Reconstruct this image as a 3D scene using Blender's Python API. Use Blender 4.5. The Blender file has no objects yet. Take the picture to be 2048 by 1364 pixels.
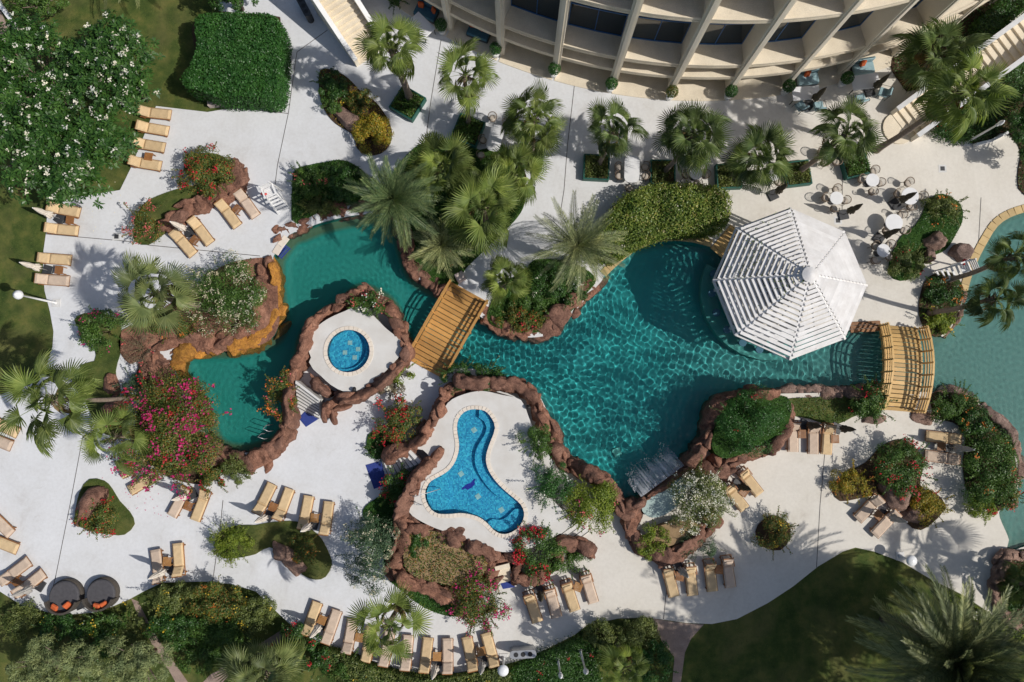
import bpy, math, random
import numpy as np
from mathutils import Vector, Matrix, Quaternion
from mathutils.geometry import tessellate_polygon

random.seed(7)
RNG = np.random.default_rng(7)
scene = bpy.context.scene
COL = scene.collection
rad = math.radians

# ------------------------------------------------------------------ camera, sky, sun, exposure
CAM_H, LENS, TILT = 42.6, 24.0, rad(5.0)
cam_data = bpy.data.cameras.new('camera')
cam_data.lens = LENS
cam_data.sensor_width = 36.0
cam_data.clip_end = 2000
cam = bpy.data.objects.new('camera', cam_data)
cam.location = (0, 0, CAM_H)
cam.rotation_euler = (TILT, 0, 0)
COL.objects.link(cam)
scene.camera = cam

SUN_EL, SUN_AZ = rad(44.0), rad(-17.0)          # azimuth measured from +X, the sun stands east-south-east
SUN_DIR = Vector((math.cos(SUN_EL) * math.cos(SUN_AZ), math.cos(SUN_EL) * math.sin(SUN_AZ), math.sin(SUN_EL)))
world = bpy.data.worlds.new('World')
scene.world = world
world.use_nodes = True
wn = world.node_tree
sky = wn.nodes.new('ShaderNodeTexSky')
sky.sky_type = 'NISHITA'
sky.sun_disc = False
sky.sun_elevation = SUN_EL
sky.sun_rotation = math.atan2(SUN_DIR.x, SUN_DIR.y)
sky.air_density = 1.0
sky.dust_density = 2.0
wn.links.new(sky.outputs[0], wn.nodes['Background'].inputs[0])
wn.nodes['Background'].inputs[1].default_value = 0.082
sun_data = bpy.data.lights.new('sun', 'SUN')
sun_data.energy = 3.8
sun_data.angle = rad(0.6)
sun_data.color = (1.0, 0.955, 0.89)
sun_data.cycles.is_caustics_light = True
sun = bpy.data.objects.new('sun', sun_data)
sun.rotation_euler = SUN_DIR.to_track_quat('Z', 'Y').to_euler()
sun.location = (60, -20, 60)
COL.objects.link(sun)
scene.view_settings.view_transform = 'Standard'
scene.view_settings.look = 'None'
scene.view_settings.exposure = 0.0
scene.view_settings.gamma = 1.0
scene.view_settings.use_curve_mapping = False
scene.cycles.max_bounces = 8
scene.cycles.transparent_max_bounces = 8

# ------------------------------------------------------------------ helpers
FPX = 2048 * LENS / 36.0
_R = cam.rotation_euler.to_matrix()


def P(px, py, z=0.0):
    """Point of the place at height z seen along the photograph's pixel (2048 x 1364)."""
    d = _R @ Vector(((px - 1024) / FPX, (682 - py) / FPX, -1.0))
    t = (CAM_H - z) / -d.z
    return Vector((d.x * t, d.y * t, z))


def PL(pts, z=0.0):
    return [P(a, b, z) for a, b in pts]


def smooth(pts, closed=False, step=0.3):
    """Catmull-Rom through pts, resampled about every step metres."""
    pts = [Vector(p) for p in pts]
    n = len(pts)
    out = []
    rng = range(n if closed else n - 1)
    for i in rng:
        if closed:
            a, b, c, d = pts[(i - 1) % n], pts[i], pts[(i + 1) % n], pts[(i + 2) % n]
        else:
            a, b, c, d = pts[max(i - 1, 0)], pts[i], pts[i + 1], pts[min(i + 2, n - 1)]
        k = max(1, int(round((c - b).length / step)))
        for j in range(k):
            t = j / k
            out.append(0.5 * ((2 * b) + (c - a) * t + (2 * a - 5 * b + 4 * c - d) * t * t + (3 * b - a - 3 * c + d) * t ** 3))
    if not closed:
        out.append(pts[-1].copy())
    return out


_LAT = np.random.default_rng(3).random((32, 32, 32)) * 2 - 1


def vnoise(p):
    p = np.asarray(p, float)
    i = np.floor(p).astype(int)
    f = p - i
    f = f * f * (3 - 2 * f)
    i0, i1 = i & 31, (i + 1) & 31
    r = 0
    for dx in (0, 1):
        for dy in (0, 1):
            for dz in (0, 1):
                w = (f[:, 0] if dx else 1 - f[:, 0]) * (f[:, 1] if dy else 1 - f[:, 1]) * (f[:, 2] if dz else 1 - f[:, 2])
                r = r + w * _LAT[(i1 if dx else i0)[:, 0], (i1 if dy else i0)[:, 1], (i1 if dz else i0)[:, 2]]
    return r


def fbm(p, o=4):
    p = np.asarray(p, float)
    r, a = 0, 1.0
    for k in range(o):
        r = r + a * vnoise(p * (2 ** k) + 7.3 * k)
        a *= 0.5
    return r


def inside(pts, poly):
    """Which rows of pts (n,2) lie inside the polygon."""
    x, y = pts[:, 0], pts[:, 1]
    r = np.zeros(len(pts), bool)
    n = len(poly)
    for i in range(n):
        x0, y0 = poly[i][0], poly[i][1]
        x1, y1 = poly[i - 1][0], poly[i - 1][1]
        c = (y0 > y) != (y1 > y)
        if y1 != y0:
            r ^= c & (x < (x1 - x0) * (y - y0) / (y1 - y0) + x0)
    return r


def quick_mesh(name, V, F, smooth_=False):
    """Fast mesh from arrays; F is (n,3) or (n,4)."""
    V = np.ascontiguousarray(V, np.float32)
    F = np.ascontiguousarray(F, np.int32)
    m = bpy.data.meshes.new(name)
    m.vertices.add(len(V))
    m.vertices.foreach_set('co', V.ravel())
    k = F.shape[1]
    m.loops.add(F.size)
    m.loops.foreach_set('vertex_index', F.ravel())
    m.polygons.add(len(F))
    m.polygons.foreach_set('loop_start', np.arange(0, F.size, k, dtype=np.int32))
    m.polygons.foreach_set('loop_total', np.full(len(F), k, np.int32))
    if smooth_:
        m.polygons.foreach_set('use_smooth', np.ones(len(F), bool))
    m.update(calc_edges=True)
    return m


def link(name, mesh, mat=None, parent=None, loc=None, rot=None, scale=None):
    o = bpy.data.objects.new(name, mesh)
    COL.objects.link(o)
    if mat is not None and mesh is not None and len(mesh.materials) == 0:
        mesh.materials.append(mat)
    if parent is not None:
        o.parent = parent
    if loc is not None:
        o.location = loc
    if rot is not None:
        o.rotation_euler = rot
    if scale is not None:
        o.scale = scale
    return o


def tag(o, label, cat, group=None):
    o['label'] = label
    o['category'] = cat
    if group:
        o['group'] = group
    return o


def thing(name, label, cat, loc=(0, 0, 0), rz=0.0, group=None):
    o = bpy.data.objects.new(name, None)
    COL.objects.link(o)
    o.location = loc
    o.rotation_euler = (0, 0, rz)
    o.empty_display_size = 0.2
    return tag(o, label, cat, group)


def structure(name, mesh, mat):
    o = link(name, mesh, mat)
    o['kind'] = 'structure'
    return o


def copy_tree(o, parent=None):
    c = o.copy()
    COL.objects.link(c)
    c.parent = parent
    for ch in o.children:
        copy_tree(ch, c)
    return c


class MB:
    def __init__(s):
        s.v, s.f = [], []

    def add(s, vs, fs):
        k = len(s.v)
        s.v += [tuple(v) for v in vs]
        s.f += [tuple(i + k for i in f) for f in fs]
        return s

    def box(s, c, d, rz=0.0, M=None, ch=0.0):
        x, y, z = d[0] / 2, d[1] / 2, d[2] / 2
        if ch > 0:      # chamfered edges on the four upright and the top edges
            ch = min(ch, x * .9, y * .9, z * .9)
            ring = lambda a, b, zz: [(-a, -b + ch, zz), (-a + ch, -b, zz), (a - ch, -b, zz), (a, -b + ch, zz), (a, b - ch, zz), (a - ch, b, zz), (-a + ch, b, zz), (-a, b - ch, zz)]
            vs = ring(x, y, -z) + ring(x, y, z - ch) + ring(x - ch, y - ch, z)
            fs = [tuple(range(7, -1, -1)), tuple(range(16, 24))]
            for k in (0, 8):
                for i in range(8):
                    fs.append((k + i, k + (i + 1) % 8, k + 8 + (i + 1) % 8, k + 8 + i))
        else:
            vs = [(-x, -y, -z), (x, -y, -z), (x, y, -z), (-x, y, -z), (-x, -y, z), (x, -y, z), (x, y, z), (-x, y, z)]
            fs = [(3, 2, 1, 0), (4, 5, 6, 7), (0, 1, 5, 4), (1, 2, 6, 5), (2, 3, 7, 6), (3, 0, 4, 7)]
        T = Matrix.Translation(Vector(c)) @ (M.to_4x4() if M is not None else Matrix.Rotation(rz, 4, 'Z'))
        return s.add([T @ Vector(v) for v in vs], fs)

    def bar(s, a, b, w, h=None):
        """Square bar from a to b."""
        a, b = Vector(a), Vector(b)
        d = b - a
        h = h or w
        q = d.to_track_quat('X', 'Z').to_matrix()
        return s.box((a + b) / 2, (d.length, w, h), M=q)

    def tube(s, pts, r, n=8, cap=True):
        pts = [Vector(p) for p in pts]
        rs = r if isinstance(r, (list, tuple)) else [r] * len(pts)
        k = len(s.v)
        up = None
        for i, p in enumerate(pts):
            d = (pts[min(i + 1, len(pts) - 1)] - pts[max(i - 1, 0)]).normalized()
            if up is None:
                up = Vector((0, 0, 1)) if abs(d.z) < .9 else Vector((1, 0, 0))
            u = d.cross(up).normalized()
            w = u.cross(d).normalized()
            up = w
            for j in range(n):
                a = 2 * math.pi * j / n
                s.v.append(tuple(p + (u * math.cos(a) + w * math.sin(a)) * rs[i]))
        for i in range(len(pts) - 1):
            for j in range(n):
                a, b = k + i * n + j, k + i * n + (j + 1) % n
                s.f.append((a, b, b + n, a + n))
        if cap:
            s.f.append(tuple(range(k + n - 1, k - 1, -1)))
            e = k + (len(pts) - 1) * n
            s.f.append(tuple(range(e, e + n)))
        return s

    def lathe(s, prof, n=20, c=(0, 0, 0), wob=None):
        k = len(s.v)
        for (r, z) in prof:
            for j in range(n):
                a = 2 * math.pi * j / n
                rr = r * (wob(a, z) if wob else 1)
                s.v.append((c[0] + rr * math.cos(a), c[1] + rr * math.sin(a), c[2] + z))
        for i in range(len(prof) - 1):
            for j in range(n):
                a, b = k + i * n + j, k + i * n + (j + 1) % n
                s.f.append((a, b, b + n, a + n))
        s.f.append(tuple(range(k + n - 1, k - 1, -1)))
        e = k + (len(prof) - 1) * n
        s.f.append(tuple(range(e, e + n)))
        return s

    def prism(s, loops, z0, z1, bottom=False, sides=True):
        """Flat polygon with holes (loops[0] outside) as a plate from z0 to z1."""
        loops = [[Vector((p[0], p[1], 0)) for p in L] for L in loops]
        flat = [p for L in loops for p in L]
        k = len(s.v)
        N = len(flat)
        s.v += [(p.x, p.y, z1) for p in flat]
        tri = tessellate_polygon(loops)
        for t in tri:
            a, b, c = (flat[i] for i in t)
            if (b - a).cross(c - a).z < 0:
                t = (t[0], t[2], t[1])
            s.f.append(tuple(k + i for i in t))
        if sides:
            s.v += [(p.x, p.y, z0) for p in flat]
            q = 0
            for li, L in enumerate(loops):
                n = len(L)
                area = sum(L[i - 1].x * L[i].y - L[i].x * L[i - 1].y for i in range(n))
                fl = (area > 0) != (li > 0)
                for i in range(n):
                    a, b = k + q + i, k + q + (i + 1) % n
                    s.f.append((a + N, b + N, b, a) if fl else (a, b, b + N, a + N))
                q += n
            if bottom:
                for t in tri:
                    a, b, c = (flat[i] for i in t)
                    if (b - a).cross(c - a).z > 0:
                        t = (t[0], t[2], t[1])
                    s.f.append(tuple(k + N + i for i in t))
        return s

    def mesh(s, name, smooth_=False):
        m = bpy.data.meshes.new(name)
        m.from_pydata(s.v, [], s.f)
        if smooth_:
            m.polygons.foreach_set('use_smooth', [True] * len(m.polygons))
        m.update()
        return m

    def build(s, name, mat, parent=None, smooth_=False, **k):
        return link(name, s.mesh(name, smooth_), mat, parent, **k)


# ------------------------------------------------------------------ materials
def new_mat(name):
    m = bpy.data.materials.new(name)
    m.use_nodes = True
    nt = m.node_tree
    return m, nt, nt.nodes['Principled BSDF']


def nd(nt, t, **k):
    n = nt.nodes.new(t)
    for a, b in k.items():
        if isinstance(a, str) and hasattr(n, a):
            setattr(n, a, b)
    return n


def ramp(nt, fac, stops):
    r = nt.nodes.new('ShaderNodeValToRGB')
    e = r.color_ramp.elements
    while len(e) < len(stops):
        e.new(0.5)
    for i, (p, c) in enumerate(stops):
        e[i].position = p
        e[i].color = (*c, 1)
    nt.links.new(fac, r.inputs[0])
    return r.outputs[0]


def noise(nt, scale, detail=4, rough=.55, coord=None, dist=0.0):
    n = nt.nodes.new('ShaderNodeTexNoise')
    n.inputs['Scale'].default_value = scale
    n.inputs['Detail'].default_value = detail
    n.inputs['Roughness'].default_value = rough
    n.inputs['Distortion'].default_value = dist
    if coord is None:
        g = nt.nodes.new('ShaderNodeNewGeometry')
        coord = g.outputs['Position']
    nt.links.new(coord, n.inputs['Vector'])
    return n.outputs[0]


def mixc(nt, fac, a, b, mode='MIX'):
    m = nt.nodes.new('ShaderNodeMix')
    m.data_type = 'RGBA'
    m.blend_type = mode
    for sock, v in ((m.inputs[0], fac), (m.inputs[6], a), (m.inputs[7], b)):
        if hasattr(v, 'is_output'):
            nt.links.new(v, sock)
        elif isinstance(v, (int, float)):
            sock.default_value = v
        else:
            sock.default_value = (*v, 1)
    return m.outputs[2]


def bump(nt, h, strength, dist, b):
    n = nt.nodes.new('ShaderNodeBump')
    n.inputs['Strength'].default_value = strength
    n.inputs['Distance'].default_value = dist
    nt.links.new(h, n.inputs['Height'])
    nt.links.new(n.outputs[0], b.inputs['Normal'])


def plain(name, c0, c1=None, scale=3.0, rough=.6, bmp=0.0, bscale=40.0, metal=0.0, spec=.5, isl=0.0, stops=None, fine=0.0):
    """Noise-mottled surface between two colours; isl varies it from piece to piece."""
    m, nt, b = new_mat(name)
    c1 = c1 or tuple(x * .82 for x in c0)
    f = noise(nt, scale, 6, .62)
    col = ramp(nt, f, stops or [(.3, c1), (.7, c0)])
    if fine:
        f2 = noise(nt, bscale, 3, .7)
        g = ramp(nt, f2, [(.3, (1 - fine,) * 3), (.7, (1 + fine * .6,) * 3)])
        col = mixc(nt, 1.0, col, g, 'MULTIPLY')
    if isl:
        g = nt.nodes.new('ShaderNodeObjectInfo')
        v = ramp(nt, g.outputs['Random'], [(0, (1 - isl,) * 3), (1, (1 + isl * .5,) * 3)])
        col = mixc(nt, 1.0, col, v, 'MULTIPLY')
    nt.links.new(col, b.inputs['Base Color'])
    b.inputs['Roughness'].default_value = rough
    b.inputs['Metallic'].default_value = metal
    b.inputs['Specular IOR Level'].default_value = spec
    if bmp:
        bump(nt, noise(nt, bscale, 5, .65), bmp, .03, b)
    return m


def leaf_mat(name, stops, rough=.5, trans=.25, spec=.35, patch=0.0):
    """Leaf: every leaf (mesh island) takes its own tone of the plant."""
    m, nt, b = new_mat(name)
    g = nt.nodes.new('ShaderNodeNewGeometry')
    col = ramp(nt, g.outputs['Random Per Island'], stops)
    if patch:
        oi = nt.nodes.new('ShaderNodeObjectInfo')
        col = mixc(nt, 1.0, col, ramp(nt, oi.outputs['Random'], [(0, (1 - patch,) * 3), (.6, (1, 1, 1)), (1, (1 + patch * 1.1, 1 + patch * .9, 1 + patch * .5))]), 'MULTIPLY')
    f = noise(nt, 1.3, 2, .5)
    col = mixc(nt, 1.0, col, ramp(nt, f, [(.3, (.72, .78, .8)), (.7, (1.22, 1.14, 1.0))]), 'MULTIPLY')
    nt.links.new(col, b.inputs['Base Color'])
    b.inputs['Roughness'].default_value = rough
    b.inputs['Specular IOR Level'].default_value = spec
    t = nt.nodes.new('ShaderNodeBsdfTranslucent')
    nt.links.new(mixc(nt, 1.0, col, (1.25, 1.35, .7), 'MULTIPLY'), t.inputs[0])
    x = nt.nodes.new('ShaderNodeMixShader')
    x.inputs[0].default_value = trans
    out = nt.nodes['Material Output']
    nt.links.new(b.outputs[0], x.inputs[1])
    nt.links.new(t.outputs[0], x.inputs[2])
    nt.links.new(x.outputs[0], out.inputs[0])
    return m


M = {}
# deck: stained concrete, the light's cool-to-warm cast painted in from west to east
m, nt, b = new_mat('deck_concrete')
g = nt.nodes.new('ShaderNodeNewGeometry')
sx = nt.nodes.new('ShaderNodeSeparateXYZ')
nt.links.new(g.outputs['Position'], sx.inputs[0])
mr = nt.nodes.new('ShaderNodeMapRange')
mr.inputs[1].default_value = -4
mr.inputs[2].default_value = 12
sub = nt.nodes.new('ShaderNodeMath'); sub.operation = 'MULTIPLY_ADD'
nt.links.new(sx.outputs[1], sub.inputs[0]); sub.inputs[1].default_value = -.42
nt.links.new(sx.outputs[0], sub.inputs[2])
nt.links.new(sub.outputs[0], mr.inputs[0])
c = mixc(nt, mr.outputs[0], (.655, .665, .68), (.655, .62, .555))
st = ramp(nt, noise(nt, .35, 8, .68, dist=.6), [(.26, (.80, .775, .745)), (.42, (.95, .945, .935)), (.55, (1, 1, 1)), (.75, (1.05, 1.05, 1.05))])
c = mixc(nt, 1.0, c, st, 'MULTIPLY')
c = mixc(nt, 1.0, c, ramp(nt, noise(nt, 5, 6, .7), [(.3, (.93, .925, .92)), (.6, (1.02, 1.02, 1.02))]), 'MULTIPLY')
dm = ramp(nt, noise(nt, .9, 7, .75, dist=1.4), [(.60, (1, 1, 1)), (.70, (.90, .885, .865)), (.78, (.84, .82, .79))])
c = mixc(nt, 1.0, c, dm, 'MULTIPLY')
nt.links.new(c, b.inputs['Base Color'])
b.inputs['Roughness'].default_value = .82
bump(nt, noise(nt, 30, 5, .7), .15, .01, b)
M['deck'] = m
M['step'] = plain('step_concrete', (.66, .655, .64), (.56, .55, .53), 2, .85, .15)
M['raised'] = plain('raised_deck_paint', (.66, .65, .625), (.55, .525, .485), .8, .8, .1, fine=.05)
M['coping'] = plain('coping_stone', (.76, .68, .585), (.68, .60, .50), 3, .7, .1, isl=.08)
M['yellow_coping'] = plain('yellow_sandstone', (.58, .42, .20), (.50, .36, .16), 3, .75, .2, isl=.22)
M['joint'] = plain('joint_sealant', (.13, .12, .115), (.09, .085, .08), 3, .9)
M['grass'] = plain('lawn_turf', (.105, .125, .032), (.05, .078, .018), 1.1, .95, .6, 60, spec=.15,
                   stops=[(.28, (.042, .07, .018)), (.5, (.072, .10, .026)), (.66, (.115, .125, .036)), (.8, (.16, .145, .055))], fine=.35)
nt = M['grass'].node_tree; b = nt.nodes['Principled BSDF']
src = b.inputs['Base Color'].links[0].from_socket
w_ = ramp(nt, noise(nt, .28, 6, .62, dist=.8), [(.45, (0, 0, 0)), (.68, (.55, .55, .55))])
src = mixc(nt, w_, src, (.17, .15, .06))
w_ = ramp(nt, noise(nt, .55, 4, .6), [(.3, (.72, .78, .75)), (.6, (1.1, 1.08, 1.0))])
nt.links.new(mixc(nt, 1.0, src, w_, 'MULTIPLY'), b.inputs['Base Color'])
M['soil'] = plain('planting_soil', (.10, .065, .04), (.055, .036, .024), 2.5, 1, .8, 20, spec=.1)
M['dry_soil'] = plain('dry_sandy_soil', (.36, .25, .14), (.22, .15, .085), 2.5, 1, .8, 20, spec=.1)
M['bed_green'] = plain('bed_moss', (.045, .10, .018), (.022, .055, .012), 3, .95, .8, 35, spec=.15, fine=.3)
M['path'] = plain('stamped_path', (.36, .27, .22), (.26, .19, .155), 2, .85, .4, 12, fine=.15)
# rock
def rock_mat(name, a, b_, c_, yellow=None):
    m, nt, b = new_mat(name)
    g = nt.nodes.new('ShaderNodeNewGeometry')
    mp = nt.nodes.new('ShaderNodeMapping')
    mp.inputs['Scale'].default_value = (1, 1, 2.6)
    nt.links.new(g.outputs['Position'], mp.inputs[0])
    f = noise(nt, 1.5, 9, .68, mp.outputs[0], .8)
    col = ramp(nt, f, [(.25, c_), (.45, b_), (.62, a), (.82, tuple(min(1, x * 1.55 + .02) for x in a))])
    oi = nt.nodes.new('ShaderNodeObjectInfo')
    col = mixc(nt, 1.0, col, ramp(nt, oi.outputs['Random'], [(0, (.82, .84, .88)), (.5, (1, .97, .95)), (1, (1.18, 1.1, 1.04))]), 'MULTIPLY')
    sp = ramp(nt, noise(nt, 9, 3, .8), [(.68, (0, 0, 0)), (.78, (.6, .6, .6))])
    col = mixc(nt, sp, col, (.42, .33, .27))
    nt.links.new(col, b.inputs['Base Color'])
    b.inputs['Roughness'].default_value = .88
    b.inputs['Specular IOR Level'].default_value = .3
    cr = ramp(nt, noise(nt, 3.2, 6, .6, mp.outputs[0], 1.6), [(.45, (1, 1, 1)), (.487, (.25, .22, .2)), (.525, (1, 1, 1))])
    nt.links.new(mixc(nt, .8, col, mixc(nt, 1.0, col, cr, 'MULTIPLY')), b.inputs['Base Color'])
    f3 = noise(nt, 6, 10, .75, mp.outputs[0], .7)
    bump(nt, f3, .8, .13, b)
    return m
M['rock'] = rock_mat('brown_rock', (.34, .182, .125), (.225, .115, .08), (.085, .042, .03))
M['rock_grey'] = rock_mat('grey_brown_rock', (.36, .25, .205), (.26, .175, .14), (.11, .07, .056))
M['rock_orange'] = rock_mat('algae_stained_rock', (.56, .27, .05), (.43, .20, .045), (.22, .11, .04))
# pool linings
def pool_mat(name, a, b_, tile=0.0, edge=None):
    m, nt, b = new_mat(name)
    col = ramp(nt, noise(nt, .3, 5, .6), [(.3, b_), (.7, a)])
    col = mixc(nt, 1.0, col, ramp(nt, noise(nt, 14, 3, .8), [(.3, (.9, .92, .94)), (.7, (1.06, 1.05, 1.05))]), 'MULTIPLY')
    if tile:
        g = nt.nodes.new('ShaderNodeNewGeometry')
        v = nt.nodes.new('ShaderNodeTexVoronoi')
        v.inputs['Scale'].default_value = tile
        v.inputs['Randomness'].default_value = .15
        nt.links.new(g.outputs['Position'], v.inputs['Vector'])
        sv = nt.nodes.new('ShaderNodeSeparateColor')
        nt.links.new(v.outputs['Color'], sv.inputs[0])
        col = mixc(nt, 1.0, col, ramp(nt, sv.outputs[0], [(0, (.45, .62, .75)), (.5, (1, 1, 1)), (1, (1.9, 1.45, 1.2))]), 'MULTIPLY')
    nt.links.new(col, b.inputs['Base Color'])
    b.inputs['Roughness'].default_value = .7
    return m
M['pool'] = pool_mat('teal_pool_plaster', (.012, .345, .33), (.005, .24, .245))
M['pool_pale'] = pool_mat('pale_pool_plaster', (.10, .36, .32), (.06, .28, .26))
M['basin'] = pool_mat('pale_basin_plaster', (.42, .52, .48), (.24, .36, .34))
M['pool_blue'] = pool_mat('blue_mosaic_lining', (.06, .50, .74), (.03, .38, .64), tile=13.0)
M['pool_rim'] = plain('dark_blue_rim_tiles', (.045, .06, .34), (.03, .04, .22), 6, .4)
M['mosaic_dark'] = plain('dark_blue_mosaic', (.02, .03, .40), (.015, .02, .28), 9, .4)
M['mosaic_pale'] = plain('pale_drain_tile', (.50, .68, .66), (.4, .58, .58), 6, .5)
m, nt, b = new_mat('pool_water_surface')
nt.nodes.remove(b)
gl = nt.nodes.new('ShaderNodeBsdfGlass')
gl.inputs['IOR'].default_value = 1.33
gl.inputs['Roughness'].default_value = 0.0
gl.inputs['Color'].default_value = (.88, 1.0, 1.0, 1)
nt.links.new(gl.outputs[0], nt.nodes['Material Output'].inputs[0])
M['water'] = m
M['foam'] = plain('white_water', (.86, .88, .92), (.76, .8, .86), 6, .5, .3)
M['foam'].node_tree.nodes['Principled BSDF'].inputs['Alpha'].default_value = .36
# building, wood, fabrics
M['concrete'] = plain('beige_concrete', (.80, .735, .61), (.72, .65, .53), .9, .85, .2, 25, fine=.08)
M['concrete_floor'] = plain('balcony_concrete', (.79, .70, .55), (.66, .575, .44), 1.2, .9, .3, 18, fine=.14)
M['glass_dark'] = plain('tinted_window_glass', (.012, .03, .045), (.008, .02, .03), 1, .06, spec=.9)
M['blue_metal'] = plain('blue_window_frame', (.04, .15, .36), (.035, .12, .3), 3, .4)
M['white'] = plain('white_paint', (.80, .80, .80), (.70, .70, .69), 2.5, .55, .05, fine=.04)
M['white_wood'] = plain('weathered_white_timber', (.80, .79, .78), (.64, .62, .60), 1.6, .6, .15, 30, isl=.07, fine=.06)
M['grey_metal'] = plain('grey_metal', (.45, .46, .47), (.38, .39, .4), 4, .4, metal=.6)
M['dark_metal'] = plain('dark_metal', (.05, .052, .055), (.03, .03, .033), 4, .5)
M['bridge_wood'] = plain('orange_bridge_timber', (.56, .30, .085), (.45, .225, .06), 2.2, .6, .25, 30, isl=.28, fine=.1)
M['bridge_pale'] = plain('pale_bridge_timber', (.66, .43, .17), (.55, .34, .12), 2.2, .6, .25, 30, isl=.25, fine=.1)
M['teak'] = plain('teak', (.33, .145, .045), (.22, .09, .03), 4, .6, .2, 40, isl=.25)
M['teak_light'] = plain('light_teak', (.45, .23, .075), (.34, .16, .05), 4, .6, .2, 40, isl=.2)
M['tan'] = plain('tan_cushion', (.66, .49, .29), (.58, .425, .245), 2.5, .95, .3, 60, spec=.2, isl=.12, fine=.06)
M['rose'] = plain('faded_rose_cushion', (.63, .50, .39), (.54, .42, .325), 2.5, .95, .3, 60, spec=.2, isl=.12, fine=.06)
M['cream'] = plain('cream_canvas', (.72, .66, .58), (.6, .54, .47), 5, .95, .4, 30, spec=.2)
M['olive'] = plain('olive_canvas', (.115, .10, .07), (.075, .065, .048), 5, .95, .4, 30, spec=.2)
M['grey_canvas'] = plain('grey_canvas', (.45, .43, .40), (.36, .34, .32), 5, .95, .4, 30, spec=.2)
M['wicker'] = plain('brown_wicker', (.27, .20, .14), (.16, .115, .08), 30, .8, .8, 80)
M['wicker_dark'] = plain('dark_wicker', (.09, .075, .06), (.05, .042, .035), 30, .8, .8, 80)
M['seat_pad'] = plain('beige_seat_pad', (.50, .44, .37), (.42, .37, .31), 5, .95)
M['teal_fabric'] = plain('teal_fabric', (.30, .43, .46), (.23, .35, .38), 6, .95, .3, 60)
M['blue_fabric'] = plain('blue_sofa_fabric', (.055, .15, .21), (.04, .115, .165), 6, .95, .3, 60)
M['orange_fabric'] = plain('orange_fabric', (.62, .13, .035), (.5, .1, .03), 6, .95, .3, 60)
M['charcoal'] = plain('charcoal_fabric', (.085, .082, .09), (.06, .058, .064), 6, .95, .3, 60)
M['blue_mat'] = plain('blue_mat', (.03, .055, .26), (.02, .04, .19), 6, .9, .4, 60)
M['marble'] = plain('white_marble', (.78, .78, .78), (.68, .68, .69), 1.5, .3)
M['green_box'] = plain('green_planter_paint', (.012, .105, .075), (.008, .075, .055), 4, .55, .1)
M['red'] = plain('red_plastic', (.6, .03, .025), (.5, .02, .02), 4, .4)
M['black'] = plain('black_rubber', (.015, .015, .016), (.01, .01, .01), 4, .6)
M['lamp_glass'] = plain('opal_lamp_glass', (.78, .79, .80), (.74, .75, .76), 4, .25)
M['terracotta'] = plain('pale_stone_planter', (.60, .50, .45), (.5, .41, .37), 3, .85, .3)
M['trunk'] = plain('palm_trunk', (.30, .24, .19), (.17, .13, .10), 6, .95, .8, 18)
M['trunk_dark'] = plain('dark_palm_trunk', (.16, .12, .085), (.09, .065, .045), 6, .95, .8, 18)
M['bark'] = plain('grey_bark', (.22, .17, .13), (.12, .09, .07), 5, .95, .8, 18)
M['stem'] = plain('green_brown_stem', (.13, .11, .05), (.08, .065, .03), 5, .9)
# leaves
L_ = {}
L_['fan'] = leaf_mat('fan_palm_leaf', [(0, (0.129, 0.184, 0.046)), (.5, (0.198, 0.266, 0.072)), (1, (0.288, 0.348, 0.123))], .48, .3, patch=.38)
L_['fan_dark'] = leaf_mat('dark_fan_palm_leaf', [(0, (0.085, 0.136, 0.043)), (.5, (0.132, 0.189, 0.063)), (1, (0.208, 0.262, 0.107))], .45, .28, patch=.38)
L_['fan_pale'] = leaf_mat('pale_fan_palm_leaf', [(0, (0.147, 0.190, 0.071)), (.5, (0.189, 0.237, 0.095)), (1, (0.240, 0.275, 0.123))], .5, .25, patch=.38)
L_['fan_dead'] = leaf_mat('dead_palm_leaf', [(0, (.22, .15, .07)), (1, (.32, .235, .12))], .8, .2)
L_['date'] = leaf_mat('date_palm_leaf', [(0, (0.128, 0.158, 0.072)), (.5, (0.208, 0.240, 0.118)), (1, (0.307, 0.337, 0.174))], .5, .2, patch=.38)
L_['date_dark'] = leaf_mat('dark_date_palm_leaf', [(0, (0.073, 0.127, 0.053)), (.5, (0.124, 0.180, 0.074)), (1, (0.218, 0.270, 0.120))], .5, .2, patch=.38)
L_['deep'] = leaf_mat('deep_green_leaf', [(0, (0.023, 0.072, 0.013)), (.5, (0.042, 0.111, 0.021)), (1, (0.078, 0.169, 0.036))], .42, .22, .4)
L_['mid'] = leaf_mat('mid_green_leaf', [(0, (0.039, 0.098, 0.018)), (.5, (0.072, 0.150, 0.029)), (1, (0.124, 0.215, 0.047))], .45, .25)
L_['hedge'] = leaf_mat('hedge_leaf', [(0, (0.023, 0.086, 0.016)), (.5, (0.039, 0.127, 0.025)), (1, (0.063, 0.172, 0.040))], .42, .22)
L_['lime'] = leaf_mat('lime_green_leaf', [(0, (0.125, 0.188, 0.022)), (.5, (0.188, 0.263, 0.031)), (1, (0.288, 0.338, 0.050))], .5, .3)
L_['golden'] = leaf_mat('golden_leaf', [(0, (.15, .17, .02)), (.45, (.28, .26, .03)), (.8, (.42, .31, .03)), (1, (.46, .22, .03))], .5, .25)
L_['olive'] = leaf_mat('olive_green_leaf', [(0, (0.081, 0.115, 0.030)), (.5, (0.128, 0.169, 0.046)), (1, (0.203, 0.236, 0.074))], .5, .25)
L_['mixed'] = leaf_mat('rusty_green_leaf', [(0, (0.056, 0.112, 0.022)), (.55, (0.106, 0.163, 0.035)), (.8, (0.200, 0.175, 0.037)), (1, (0.350, 0.150, 0.037))], .5, .25)
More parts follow.
